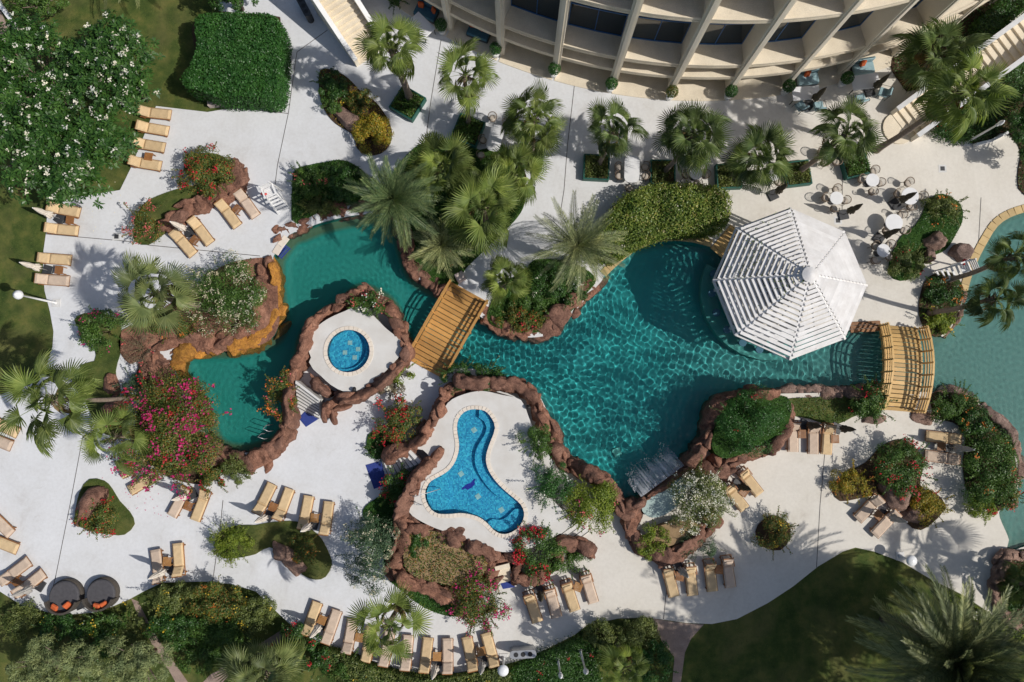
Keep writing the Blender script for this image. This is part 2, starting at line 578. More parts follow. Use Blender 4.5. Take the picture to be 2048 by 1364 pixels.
L_['bluegreen'] = leaf_mat('blue_green_leaf', [(0, (0.039, 0.085, 0.046)), (.5, (0.065, 0.124, 0.065)), (1, (0.117, 0.189, 0.098))], .5, .2)
L_['grey'] = leaf_mat('dry_grey_leaf', [(0, (.13, .105, .07)), (.5, (.2, .165, .11)), (1, (.28, .235, .16))], .7, .15)
L_['vine'] = leaf_mat('vine_leaf', [(0, (0.105, 0.161, 0.028)), (.5, (0.168, 0.238, 0.045)), (.85, (0.252, 0.315, 0.070)), (1, (0.420, 0.378, 0.140))], .42, .28)
L_['sage'] = leaf_mat('sage_leaf', [(0, (0.146, 0.187, 0.081)), (.5, (0.220, 0.268, 0.114)), (1, (0.325, 0.365, 0.163))], .6, .2)
L_['turf'] = leaf_mat('turf_blade', [(0, (0.050, 0.094, 0.018)), (.5, (0.083, 0.127, 0.026)), (1, (0.138, 0.165, 0.044))], .6, .2)
F_ = {}
F_['magenta'] = leaf_mat('magenta_bract', [(0, (.48, .015, .15)), (1, (.72, .05, .28))], .6, .35)
F_['red'] = leaf_mat('red_bract', [(0, (.42, .01, .025)), (1, (.66, .035, .06))], .6, .35)
F_['pink'] = leaf_mat('pink_bract', [(0, (.55, .09, .10)), (1, (.74, .2, .2))], .6, .35)
F_['white'] = leaf_mat('white_blossom', [(0, (.72, .70, .62)), (1, (.85, .84, .78))], .6, .2)
F_['cream'] = leaf_mat('cream_blossom', [(0, (.62, .56, .42)), (1, (.78, .72, .58))], .6, .2)
F_['orange'] = leaf_mat('orange_blossom', [(0, (.62, .15, .03)), (1, (.75, .28, .06))], .6, .3)
F_['yellow'] = leaf_mat('yellow_blossom', [(0, (.62, .42, .03)), (1, (.75, .55, .08))], .6, .3)

# ================================================================== SETTING
POOL_PX = [(578,470),(600,462),(640,446),(690,434),(740,428),(785,436),(800,478),(817,531),(834,556),(867,575),(895,592),(930,612),
 (965,636),(1002,656),(1030,669),(1061,675),(1099,668),(1136,638),(1164,606),(1184,583),(1204,561),(1214,543),(1249,513),(1274,496),
 (1311,483),(1349,480),(1386,483),(1421,492),(1446,505),(1452,530),(1441,560),(1442,600),(1455,632),(1480,660),(1515,677),(1550,680),
 (1590,672),(1630,660),(1665,658),(1701,661),(1761,658),(1865,662),(1884,674),(1906,651),(1918,626),(1931,576),(1941,553),(1958,511),
 (1976,478),(1993,451),(2018,433),(2060,420),(2300,400),(2350,800),(2250,1050),(2060,1090),(2012,1108),(2018,1080),(1998,1024),
 (2028,1000),(2038,960),(2034,920),(2011,857),(1961,815),(1946,792),(1858,784),(1756,784),(1686,785),(1534,788),(1456,794),(1436,806),
 (1424,845),(1404,896),(1381,918),(1366,934),(1283,995),(1252,1003),(1234,972),(1199,948),(1159,932),(1124,900),(1119,862),(1099,832),
 (1079,792),(1056,774),(1022,760),(987,749),(950,738),(905,737),(870,727),(835,707),(812,688),(797,661),(787,628),(764,598),(719,579),
 (692,596),(672,613),(632,638),(603,676),(597,710),(582,745),(574,800),(569,852),(545,887),(512,900),(497,905),(457,905),(425,890),
 (408,857),(398,832),(380,790),(357,757),(350,724),(375,700),(447,698),(500,690),(545,670),(553,640),(549,600),(545,560),(545,526),(547,512)]
POOL = smooth(PL(POOL_PX), True, .35)
POOL2 = [(p.x, p.y) for p in POOL]

DECK_PX = [(432,-220),(438,22),(545,30),(562,60),(556,200),(415,224),(312,212),(262,335),(240,380),(150,395),(95,410),(92,466),(87,501),(86,540),
 (89,581),(100,624),(107,663),(105,694),(90,740),(60,770),(0,790),(-300,840),(-300,1130),(-100,1160),(0,1183),(42,1210),(97,1225),(140,1229),
 (187,1225),(225,1213),(260,1198),(287,1183),(325,1165),(410,1163),(462,1168),(512,1183),(542,1213),(574,1243),(602,1265),(637,1283),(684,1303),
 (724,1323),(762,1333),(812,1343),(862,1349),(924,1346),(987,1335),(1024,1325),(1049,1318),(1099,1295),(1149,1270),(1174,1250),(1236,1237),
 (1294,1235),(1374,1246),(1424,1248),(1474,1238),(1536,1206),(1586,1173),(1636,1133),(1686,1103),(1711,1095),(1748,1103),(1806,1125),(1861,1158),
 (1926,1190),(1998,1238),(2048,1258),(2450,1400),(2450,-400)]
G = 260
mb = MB().prism([[(-G, -G), (G, -G), (G, G), (-G, G)], POOL2], -.5, -.03, sides=False)
structure('ground', mb.mesh('ground'), M['grass'])
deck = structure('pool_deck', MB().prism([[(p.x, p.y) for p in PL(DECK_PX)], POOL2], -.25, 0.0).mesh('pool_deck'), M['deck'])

# expansion joints in the deck
def strip(mbx, pts, w, z):
    pts = [Vector((p[0], p[1], 0)) for p in pts]
    for a, b_ in zip(pts[:-1], pts[1:]):
        d = (b_ - a).normalized()
        s = Vector((-d.y, d.x, 0)) * w / 2
        mbx.add([(a + s).to_tuple()[:2] + (z,), (a - s).to_tuple()[:2] + (z,), (b_ - s).to_tuple()[:2] + (z,), (b_ + s).to_tuple()[:2] + (z,)], [(0, 1, 2, 3)])
JOINTS = [[(92,468),(270,484)],[(295,490),(520,512)],[(655,60),(594,104),(590,130),(577,225),(555,330),(550,370)],[(512,220),(577,227)],[(882,80),(862,200),(850,290)],
 [(1150,160),(1135,290),(1128,380),(1120,430)],[(168,860),(140,1010),(110,1160)],[(446,1000),(440,1060),(425,1165)],[(1650,900),(1640,1010),(1633,1135)],
 [(1333,1180),(1327,1238)],[(1685,345),(1684,430)],[(1962,395),(1955,520)],[(97,1225),(99,1205),(112,1150)],[(1600,80),(1601,120)]]
for J in JOINTS:
    mb = MB(); strip(mb, PL(J), .045, .004)
    mb.build('expansion_joint', M['joint'], deck)
for (dx, dy) in [(233,473),(1676,441),(1885,337)]:
    p = P(dx, dy)
    o = MB().box((0, 0, .004), (.5, .5, .008)).build('drain_surround', M['step'], deck, loc=p)
    MB().box((0, 0, .006), (.28, .28, .012)).build('drain_grate', M['dark_metal'], o)

# footpaths outside the deck
for pts in ([(1301,1236),(1324,1283),(1349,1315),(1345,1364),(1340,1500),(1370,1500),(1362,1364),(1370,1305),(1382,1278),(1408,1249),(1374,1247),(1340,1243)],
            [(262,1197),(276,1203),(300,1250),(330,1300),(362,1345),(400,1400),(370,1400),(340,1345),(310,1300),(283,1250)],
            [(600,1255),(560,1262),(500,1300),(420,1350),(350,1420),(390,1420),(460,1350),(530,1305),(600,1270)]):
    structure('footpath', MB().prism([[(p.x, p.y) for p in PL(pts)]], -.1, -.012).mesh('footpath'), M['path'])
structure('footpath', MB().prism([[(p.x, p.y) for p in PL([(-60,-80),(0,20),(18,60),(-10,90),(-60,60)])]], -.1, -.012).mesh('footpath'), M['path'])
mb = MB()
q = [P(-20, -40), P(2, 10), P(28, 45), P(35, 62), P(40, 80)]
for a, b_ in zip(q[:-1], q[1:]):
    mb.bar(a + Vector((0, 0, .15)), b_ + Vector((0, 0, .15)), .22, .34)
tag(mb.build('garden_kerb_wall', M['white']), 'low white kerb wall in the top corner beside the flowering tree', 'kerb wall')

# ---------------------------------------------------------------- pool shell and water
mb = MB()
N = len(POOL2)
def pool_floor(x, y):
    """depth: the east pool and the reach by the bar are shallow"""
    t = min(1, max(0, (x - 17) / 8))
    return -1.55 * (1 - t) + -.75 * t
mb.v = [(x, y, -.004) for x, y in POOL2] + [(x, y, -1.9) for x, y in POOL2]
mb.f = [(i, (i + 1) % N, N + (i + 1) % N, N + i) for i in range(N)]
wall = mb.build('pool_wall', M['pool'])
wall['kind'] = 'structure'
wall.cycles.is_caustics_receiver = True
A = np.array(POOL2)
gx = np.arange(A[:, 0].min() - .5, A[:, 0].max() + .5, .5)
gy = np.arange(A[:, 1].min() - .5, A[:, 1].max() + .5, .5)
def grid_in(poly, step, zf, pad=0):
    A = np.array(poly)
    gx = np.arange(A[:, 0].min() - step * 2, A[:, 0].max() + step * 2, step)
    gy = np.arange(A[:, 1].min() - step * 2, A[:, 1].max() + step * 2, step)
    X, Y = np.meshgrid(gx, gy)
    ins = inside(np.stack([X.ravel(), Y.ravel()], 1), poly).reshape(X.shape)
    k = ins[:-1, :-1] | ins[1:, :-1] | ins[:-1, 1:] | ins[1:, 1:]
    for _ in range(pad):
        e = k.copy(); e[1:] |= k[:-1]; e[:-1] |= k[1:]; e[:, 1:] |= k[:, :-1]; e[:, :-1] |= k[:, 1:]; k = e
    i = np.arange(X.size).reshape(X.shape)
    F = np.stack([i[:-1, :-1], i[:-1, 1:], i[1:, 1:], i[1:, :-1]], -1)[k]
    used = np.unique(F)
    mp = np.full(X.size, -1); mp[used] = np.arange(len(used))
    V = np.stack([X.ravel(), Y.ravel(), zf(X, Y).ravel()], 1)[used]
    return V, mp[F]
def floor_z(X, Y):
    t = np.clip((X - 16) / 7, 0, 1)
    t2 = np.clip((X + 2) / -6, 0, 1)
    z = -1.6 * (1 - t) - .62 * t
    z = z * (1 - t2) - 1.25 * t2
    return z + .03 * vnoise(np.stack([X.ravel() * .8, Y.ravel() * .8, X.ravel() * 0], 1)).reshape(X.shape)
V, F = grid_in(POOL2, .25, floor_z, 1)
m, nt, b = M['pool'], M['pool'].node_tree, M['pool'].node_tree.nodes['Principled BSDF']
# paler, greyer plaster towards the east pool
src = b.inputs['Base Color'].links[0].from_socket
g = nt.nodes.new('ShaderNodeNewGeometry'); sx = nt.nodes.new('ShaderNodeSeparateXYZ'); nt.links.new(g.outputs['Position'], sx.inputs[0])
mr = nt.nodes.new('ShaderNodeMapRange'); mr.inputs[1].default_value = 9; mr.inputs[2].default_value = 27; nt.links.new(sx.outputs[0], mr.inputs[0])
nt.links.new(mixc(nt, mr.outputs[0], src, (.13, .25, .22)), b.inputs['Base Color'])
mr = nt.nodes.new('ShaderNodeMapRange'); mr.inputs[1].default_value = -2; mr.inputs[2].default_value = -9; nt.links.new(sx.outputs[0], mr.inputs[0])
nt.links.new(mixc(nt, mr.outputs[0], b.inputs['Base Color'].links[0].from_socket, (.016, .27, .225)), b.inputs['Base Color'])
me = quick_mesh('pool_floor', V, F, True)
PA = np.array(POOL2)
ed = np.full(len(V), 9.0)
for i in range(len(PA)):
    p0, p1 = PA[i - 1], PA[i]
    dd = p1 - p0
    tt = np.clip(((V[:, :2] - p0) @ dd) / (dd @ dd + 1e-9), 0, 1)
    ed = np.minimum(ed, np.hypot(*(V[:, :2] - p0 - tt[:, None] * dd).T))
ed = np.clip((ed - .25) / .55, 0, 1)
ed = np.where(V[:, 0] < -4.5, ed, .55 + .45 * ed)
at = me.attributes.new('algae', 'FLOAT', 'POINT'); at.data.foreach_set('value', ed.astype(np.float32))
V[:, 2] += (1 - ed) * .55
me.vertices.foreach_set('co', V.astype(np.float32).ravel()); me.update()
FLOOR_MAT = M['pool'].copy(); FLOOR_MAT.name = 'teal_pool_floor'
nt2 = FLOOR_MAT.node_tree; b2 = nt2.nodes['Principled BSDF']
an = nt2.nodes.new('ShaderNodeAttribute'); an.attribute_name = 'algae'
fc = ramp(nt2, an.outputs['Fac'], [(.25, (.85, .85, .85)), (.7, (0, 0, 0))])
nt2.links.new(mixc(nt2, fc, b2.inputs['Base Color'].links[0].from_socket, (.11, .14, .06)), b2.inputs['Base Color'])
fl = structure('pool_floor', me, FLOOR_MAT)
fl.cycles.is_caustics_receiver = True

wr = np.random.default_rng(5)
WAVES = [(wr.uniform(.2, .5), wr.normal(.9, 1.0), wr.uniform(0, 6.28)) for _ in range(30)]
WA = .0092
def wave(X, Y, amp):
    Z = 0 * X
    dx = .18 * vnoise(np.stack([X.ravel() * .45, Y.ravel() * .45, X.ravel() * 0 + 3], 1)).reshape(X.shape)
    dy = .18 * vnoise(np.stack([X.ravel() * .45, Y.ravel() * .45, X.ravel() * 0 + 9], 1)).reshape(X.shape)
    for lam, th, ph in WAVES:
        Z += WA * lam * lam * np.sin(((X + dx) * math.cos(th) + (Y + dy) * math.sin(th)) * 2 * math.pi / lam + ph)
    return Z * amp
def water_z(X, Y):
    d = np.hypot((X - 7) / 15, (Y + 1) / 9)
    amp = .30 + .62 * np.clip(1.5 - d, 0, 1) * (1 + .45 * vnoise(np.stack([X.ravel() * .22, Y.ravel() * .22, X.ravel() * 0 + 1], 1)).reshape(X.shape))
    amp = np.where(X > 24, .35, amp)
    amp = np.clip(amp * np.clip((X + 9) / 7, .45, 1), 0, 2)
    return -.12 + wave(X, Y, amp)
V, F = grid_in(POOL2, .04, water_z)
wat = structure('pool_water', quick_mesh('pool_water', V, F, True), M['water'])
wat.cycles.is_caustics_caster = True

# yellow stone coping round the two curved shores
def coping(label, px, w, mat, z=.0, zpx=0, hh=.06, ln=.55, closed=False):
    pts = smooth(PL(px, zpx), closed, ln)
    if closed:
        pts.append(pts[0])
    t = thing('pool_coping', label, 'coping', (pts[0].x, pts[0].y, z))
    for a, b_ in zip(pts[:-1], pts[1:]):
        d = b_ - a
        mm = MB().box((0, 0, 0), (d.length - .02, w, hh), ch=.012)
        o = mm.build('coping_stone', mat, t)
        o.location = ((a + b_) / 2) - t.location
        o.location.z = hh / 2 - .01 + random.uniform(-.004, .004)
        o.rotation_euler = (0, 0, math.atan2(d.y, d.x))
    return t
coping('yellow sandstone coping curving round the cove beside the white gazebo', [(1206,548),(1216,537),(1249,508),(1276,490),(1311,477),(1349,474),(1386,477),(1424,487)], .5, M['yellow_coping'])
coping('yellow sandstone coping round the shore of the east pool', [(1926,585),(1936,548),(1953,507),(1971,474),(1989,447),(2016,428),(2060,414),(2120,405)], .5, M['yellow_coping'])
coping('pale stone coping beside the blue pool ladder', [(550,508),(560,492),(574,474)], .45, M['coping'])

# ---------------------------------------------------------------- planting beds
def poly_bed(name, label, px, mat, h=.07, zpx=0.0, z0=-.02, sm=True):
    pts = PL(px, zpx)
    if sm:
        pts = smooth(pts, True, .4)
    o = MB().prism([[(p.x, p.y) for p in pts]], z0, z0 + h + .02).build(name, mat)
    tag(o, label, 'planting bed')
    return [(p.x, p.y) for p in pts]
BED = {}
BED['north'] = poly_bed('planting_bed', 'long island bed with golden shrub and rock near the concrete stairs', [(642,140),(687,150),(724,185),(752,205),(774,235),(784,262),(780,290),(762,307),(737,311),(714,297),(706,270),(672,248),(650,222),(640,190)], M['soil'])
BED['lounge'] = poly_bed('planting_bed', 'grass bed behind the brown rock and the angled loungers', [(400,368),(375,373),(332,386),(295,403),(278,425),(268,465),(272,484),(297,490),(332,466),(400,420),(470,385),(474,340),(440,310),(390,310),(368,340)], M['grass'])
BED['westpalm'] = poly_bed('planting_bed', 'grass strip between the west path and the lagoon rocks', [(150,640),(185,625),(238,640),(242,690),(240,712),(232,742),(240,790),(250,840),(235,872),(200,860),(175,810),(160,765),(163,730),(190,722),(191,700),(180,682)], M['grass'])
BED['islet'] = poly_bed('planting_bed', 'round grass islet with a brown boulder on the south-west deck', [(209,961),(225,977),(240,1002),(260,1023),(270,1048),(250,1069),(225,1069),(200,1066),(170,1055),(152,1035),(160,985),(180,958)], M['grass'])
BED['kidney'] = poly_bed('planting_bed', 'kidney-shaped grass bed with lime shrub between lounger pairs', [(430,1080),(440,1110),(462,1117),(512,1108),(540,1094),(580,1120),(607,1150),(632,1159),(652,1153),(664,1130),(660,1110),(644,1078),(632,1065),(594,1043),(537,1045),(512,1050),(480,1050),(445,1060)], M['grass'])
BED['stairside'] = poly_bed('planting_bed', 'dark green bed beside the stairs to the children pool', [(736,870),(760,860),(800,880),(780,915),(752,916),(735,900)], M['bed_green'])
BED['oleander'] = poly_bed('planting_bed', 'shaded bed under the white oleander', [(726,1020),(762,990),(805,965),(815,1000),(800,1060),(795,1130),(800,1160),(850,1180),(905,1200),(930,1226),(900,1232),(850,1215),(800,1178),(772,1150),(765,1100),(740,1060)], M['bed_green'])
BED['eastround'] = poly_bed('planting_bed', 'small round bed under the lone rusty green shrub', [(1515,1050),(1545,1030),(1575,1045),(1580,1075),(1560,1100),(1530,1095),(1512,1075)], M['soil'])
BED['eastred'] = poly_bed('planting_bed', 'curved bed with red bougainvillea and rocks on the east deck', [(1668,968),(1690,945),(1730,925),(1765,890),(1810,880),(1845,920),(1840,970),(1870,985),(1890,1010),(1875,1035),(1840,1060),(1812,1045),(1800,1010),(1760,990),(1710,998),(1680,1002),(1665,985)], M['soil'])
BED['patio'] = poly_bed('planting_bed', 'long bed with boulders beside the round patio tables', [(1855,400),(1885,388),(1920,410),(1924,440),(1910,470),(1890,500),(1850,520),(1840,550),(1800,562),(1778,548),(1780,515),(1800,475),(1830,450),(1845,425)], M['bed_green'])
BED['lifeguard'] = poly_bed('planting_bed', 'flower bed at the foot of the leaning palms by the east bridge', [(1855,555),(1900,545),(1925,575),(1920,610),(1905,645),(1880,672),(1860,670),(1840,640),(1838,600)], M['soil'])
BED['shore'] = poly_bed('planting_bed', 'shore bed along the east pool south of the arched bridge', [(1862,788),(1900,785),(1945,795),(1960,815),(2008,860),(2030,922),(2032,965),(2022,1000),(1995,1022),(1965,1015),(1935,985),(1925,930),(1930,870),(1905,845),(1870,835)], M['soil'])
BED['corner'] = poly_bed('planting_bed', 'rock-edged bed at the east pool lower shore', [(2012,1112),(2060,1098),(2150,1120),(2150,1260),(2060,1262),(2010,1240),(1995,1200),(1994,1150)], M['soil'])
BED['lagoon'] = poly_bed('planting_bed', 'leafy bed on the north bank of the lagoon', [(587,345),(600,335),(650,325),(692,322),(735,352),(745,400),(690,412),(640,424),(595,448),(584,440)], M['bed_green'])
BED['grove'] = poly_bed('planting_bed', 'palm grove bed between lagoon and patio', [(765,400),(790,340),(840,290),(905,280),(960,300),(1000,290),(1045,330),(1050,400),(1035,435),(1000,470),(965,505),(930,540),(908,582),(880,570),(845,552),(828,528),(812,470),(800,425)], M['bed_green'])
BED['island'] = poly_bed('planting_bed', 'bed under the date palm on the main pool north bank', [(975,640),(985,600),(1010,565),(1045,545),(1070,520),(1120,520),(1165,535),(1192,560),(1170,590),(1145,620),(1105,655),(1060,666),(1010,660)], M['bed_green'])
BED['vine'] = poly_bed('planting_bed', 'soil bed under the big leafy arch north of the main pool', [(1215,430),(1250,395),(1300,375),(1375,372),(1432,380),(1452,400),(1448,440),(1420,455),(1340,458),(1280,475),(1240,500),(1205,520),(1190,480)], M['soil'])
BED['strip'] = poly_bed('planting_bed', 'grass strip above the row of three loungers', [(1572,800),(1620,795),(1700,792),(1755,792),(1765,810),(1750,840),(1715,830),(1690,842),(1660,850),(1620,838),(1580,828)], M['grass'])
BED['bush'] = poly_bed('planting_bed', 'rock-walled bed of the big dark green bush', [(1440,812),(1470,794),(1570,794),(1572,850),(1545,885),(1490,905),(1440,915),(1420,890),(1430,850)], M['bed_green'], 1.2, zpx=.9)
BED['westrock'] = poly_bed('planting_bed', 'brown rocky soil under the pale fan palm and the white oleander', [(300,640),(335,612),(390,575),(440,535),(500,518),(548,520),(554,560),(556,600),(558,646),(540,680),(494,698),(444,703),(380,703),(330,694),(290,712),(262,728),(240,700),(246,660)], M['rock'])
BED['magenta'] = poly_bed('planting_bed', 'soil under the huge magenta bougainvillea', [(285,800),(330,780),(375,830),(400,880),(425,915),(440,950),(400,968),(340,955),(300,925),(270,880)], M['soil'])
BED['ne'] = poly_bed('planting_bed', 'dark bed between building and the outside stairs', [(1781,130),(1800,165),(1830,180),(1945,95),(2100,-30),(2100,-120),(1950,-60),(1850,60),(1800,95)], M['soil'])
BED['ne2'] = poly_bed('planting_bed', 'dark bed below the outside stairs', [(1866,242),(1885,262),(1911,277),(1948,287),(1980,280),(2010,265),(2040,300),(2035,350),(2048,390),(2150,420),(2150,60),(2048,110),(1990,150),(1930,195)], M['soil'])
BED['top'] = poly_bed('planting_bed', 'soil bed of the clipped hedge block', [(396,40),(545,32),(560,60),(556,190),(540,200),(430,200),(370,178),(366,150),(392,118)], M['soil'])

# ---------------------------------------------------------------- raised terraces with their pools
JZ = 1.3
ROUND_C = P(697, 702, JZ)
circ = lambda c, r, n=56: [(c.x + r * math.cos(2 * math.pi * i / n), c.y + r * math.sin(2 * math.pi * i / n)) for i in range(n)]
t1 = PL([(622,715),(615,690),(628,660),(655,638),(690,622),(718,612),(745,630),(770,655),(800,680),(806,700),(790,722),(752,760),(715,782),(690,784),(662,770),(642,752),(626,738),(618,724)], JZ)
t1 = [(p.x, p.y) for p in smooth(t1, True, .4)]
structure('raised_terrace', MB().prism([t1, circ(ROUND_C, 1.32)], -.1, JZ).mesh('raised_terrace'), M['raised'])
KID_PX = [(913,854),(916,838),(927,824),(942,818),(957,818),(970,821),(980,830),(989,845),(991,856),(988,868),(980,888),(974,907),(973,922),(977,938),(985,952),(996,966),(1010,980),(1028,995),(1042,1008),
          (1049,1024),(1047,1040),(1038,1055),(1024,1065),(1010,1069),(997,1067),(986,1060),(977,1050),(968,1042),(957,1035),(942,1030),(922,1027),(898,1029),(876,1028),(862,1020),(852,1004),(849,988),(853,973),(862,961),(880,951),(897,940),(909,924),(916,903),(917,885),(914,868)]
KID = smooth(PL(KID_PX, JZ), True, .25)
KID2 = [(p.x, p.y) for p in KID]
t2 = PL([(957,782),(1005,790),(1042,800),(1056,830),(1068,860),(1094,905),(1108,930),(1100,960),(1098,990),(1125,1020),(1150,1042),(1118,1068),(1090,1082),(1050,1100),(1005,1104),(965,1092),(920,1072),(870,1056),(825,1032),(812,1010),(812,985),(835,945),(858,918),(846,900),(822,893),(850,862),(882,825),(905,798)], JZ)
t2 = [(p.x, p.y) for p in smooth(t2, True, .4)]
structure('raised_terrace', MB().prism([t2, KID2], -.1, JZ).mesh('raised_terrace'), M['raised'])

def small_pool(name, label, loop, zrim, depth, coarse):
    t = thing(name, label, 'pool', (sum(p[0] for p in loop) / len(loop), sum(p[1] for p in loop) / len(loop), zrim))
    c = t.location
    L = [(p[0] - c.x, p[1] - c.y) for p in loop]
    n = len(L)
    mm = MB()
    mm.v = [(x, y, .0) for x, y in L] + [(x, y, -.16) for x, y in L]
    mm.f = [(i, (i + 1) % n, n + (i + 1) % n, n + i) for i in range(n)]
    o = mm.build('rim_tiles', M['pool_rim'], t); o.cycles.is_caustics_receiver = True
    mm = MB()
    mm.v = [(x, y, -.16) for x, y in L] + [(x, y, -depth) for x, y in L]
    mm.f = [(i, (i + 1) % n, n + (i + 1) % n, n + i) for i in range(n)]
    mm.prism([L], 0, -depth, sides=False)
    o = mm.build('basin', M['pool_blue'], t); o.cycles.is_caustics_receiver = True
    def wz(X, Y):
        return -.1 + .5 * wave(X * 1.3, Y * 1.3, .55)
    V, F = grid_in(L, .07, wz)
    o = link('water', quick_mesh('water', V, F, True), M['water'], t)
    o.cycles.is_caustics_caster = True
    return t
def ring_stones(t, loop, w, n, mat, hh=.05):
    c = t.location
    N_ = len(loop)
    for k in range(n):
        def pt(u, off):
            i = u * N_
            a, b_ = Vector((*loop[int(i) % N_], 0)), Vector((*loop[(int(i) + 1) % N_], 0))
            p = a.lerp(b_, i - int(i)); d = (b_ - a).normalized(); nn = Vector((d.y, -d.x, 0)) * SGN
            return p + nn * off - Vector((c.x, c.y, 0))
        g_ = .04 / n
        u0, u1 = k / n + g_ , (k + 1) / n - g_
        um = (u0 + u1) / 2
        ps = [pt(u0, -.03), pt(um, -.03), pt(u1, -.03), pt(u1, w), pt(um, w), pt(u0, w)]
        mm = MB().prism([[(p.x, p.y) for p in ps]], -.03, hh)
        mm.build('coping_stone', mat, t)
loopR = circ(ROUND_C, 1.32)
SGN = 1
t = small_pool('round_pool', 'small round blue mosaic pool on a rock-walled terrace', loopR, JZ, .75, 0)
ring_stones(t, loopR, .2, 32, M['coping'], .035)
mm = MB()      # crescent bench along the south-east wall
n = 30
a0, a1 = rad(-125), rad(60)
ii = [(math.cos(a0 + (a1 - a0) * k / n), math.sin(a0 + (a1 - a0) * k / n), math.sin(math.pi * k / n)) for k in range(n + 1)]
mm.prism([[(1.31 * x, 1.31 * y) for x, y, s in ii] + [((1.30 - .34 * s ** .5) * x, (1.30 - .34 * s ** .5) * y) for x, y, s in reversed(ii)]], -.74, -.38)
o = mm.build('bench', M['pool_blue'], t); o.cycles.is_caustics_receiver = True
for (x, y) in ((-.05, .55), (-.35, -.05), (.25, -.35), (.45, .15)):
    o = MB().box((x, y, -.735), (.27, .27, .016)).build('drain_tile', M['mosaic_pale'], t); o.cycles.is_caustics_receiver = True
area = sum(KID2[i - 1][0] * KID2[i][1] - KID2[i][0] * KID2[i - 1][1] for i in range(len(KID2)))
SGN = 1 if area > 0 else -1
t = small_pool('children_pool', 'blue dolphin mosaic pool shaped like three lobes', KID2, JZ, .7, 0)
kp = t
ring_stones(t, KID2, .2, 90, M['coping'], .035)
c = t.location
# bench step along the east wall and a step in the south lobe
inner = PL([(957,835),(968,843),(973,855),(970,868),(960,884),(951,902),(949,922),(953,940),(962,957),(975,975),(990,990),(1012,1004),(1022,1010)], JZ)
outer = PL([(1040,1006),(1028,996),(1010,981),(996,967),(985,953),(977,939),(973,922),(974,907),(980,888),(988,868),(990,856),(988,845),(980,831),(970,822),(958,819)], JZ)
bl = smooth(inner, False, .3) + smooth(outer, False, .3)
o = MB().prism([[(p.x - c.x, p.y - c.y) for p in bl]], -.69, -.34).build('bench', M['pool_blue'], t); o.cycles.is_caustics_receiver = True
bl = smooth(PL([(985,1058),(975,1046),(985,1040),(1000,1042),(1015,1035),(1030,1020),(1047,1022),(1046,1040),(1037,1054),(1024,1063),(1010,1067),(997,1065)], JZ), True, .3)
o = MB().prism([[(p.x - c.x, p.y - c.y) for p in bl]], -.69, -.42).build('step', M['pool_blue'], t); o.cycles.is_caustics_receiver = True
bl = smooth(PL([(852,985),(862,962),(882,955),(895,975),(898,1000),(885,1022),(868,1020),(856,1008)], JZ), True, .3)
o = MB().prism([[(p.x - c.x, p.y - c.y) for p in bl]], -.69, -.45).build('step', M['pool_blue'], t); o.cycles.is_caustics_receiver = True
for px in ((948,860), (922,948), (956,993), (1003,1020)):
    p = P(*px, JZ - .5) - c
    o = MB().box((p.x, p.y, -.685), (.3, .3, .016), .6).build('drain_tile', M['mosaic_pale'], t); o.cycles.is_caustics_receiver = True
dol = [(922,979),(926,974),(934,968),(941,966),(946,960),(950,957),(951,959),(949,963),(950,968),(947,972),(942,976),(935,980),(930,977),(926,980)]
bl = PL(dol, JZ - .5)
o = MB().prism([[(p.x - c.x, p.y - c.y) for p in bl]], -.699, -.689).build('dolphin_mosaic', M['mosaic_dark'], t); o.cycles.is_caustics_receiver = True
for k, (pa, pb) in enumerate((((829,990), (880,978)), ((831,1003), (845,1010)))):
    a, b_ = P(*pa, JZ) - c, P(*pb, JZ) - c
    a.z = b_.z = 0
    d = (b_ - a)
    MB().tube([a, a + Vector((0, 0, .75)), a + d * .12 + Vector((0, 0, .85)), a + d * .3 + Vector((0, 0, .8)), a + d * .75 + Vector((0, 0, .3)), b_ + Vector((0, 0, .0)), b_ + Vector((0, 0, -.35))], .022, 6).build('hand_rail', M['grey_metal'], t, True)

# ---------------------------------------------------------------- rocks
import bmesh
_bm = bmesh.new(); bmesh.ops.create_icosphere(_bm, subdivisions=4, radius=1.0)
ICO_V = np.array([v.co[:] for v in _bm.verts]); ICO_F = np.array([[v.index for v in f.verts] for f in _bm.faces]); _bm.free()
ROCKS = []
for k in range(9):
    r = np.random.default_rng(100 + k)
    v = ICO_V.copy()
    for j in range(9):
        nrm = r.normal(size=3); nrm /= np.linalg.norm(nrm); d = r.uniform(.5, .85)
        e = np.maximum(0, v @ nrm - d)
        v = v - e[:, None] * nrm * .92
    v = v * (1 + .16 * fbm(v * 1.6 + k * 9, 4) + .035 * fbm(v * 7 + k, 2))[:, None]
    ROCKS.append(quick_mesh('rock', v, ICO_F, True))
def boulder(label, px, sx_, sy_, h, rz=0, mat='rock', z=0, parent=None, k=None):
    me = ROCKS[random.randrange(len(ROCKS)) if k is None else k % 9].copy()
    p = P(px[0], px[1], z + h * .45)
    o = link('boulder' if parent is None else 'rock', me, M[mat], None, (p.x, p.y, z + h * .18), (random.uniform(-.25, .25), random.uniform(-.25, .25), rz), (sx_, sy_, h * .8))
    o.cycles.is_caustics_receiver = True
    if parent is None:
        tag(o, label, 'boulder')
    else:
        o.parent = parent
        o.location = o.location - parent.location
    return o
_seed = [0]
_bm = bmesh.new(); bmesh.ops.create_icosphere(_bm, subdivisions=3, radius=1.0)
SV = np.array([v.co[:] for v in _bm.verts]); SF = np.array([[v.index for v in f.verts] for f in _bm.faces]); _bm.free()
SMALL = {}
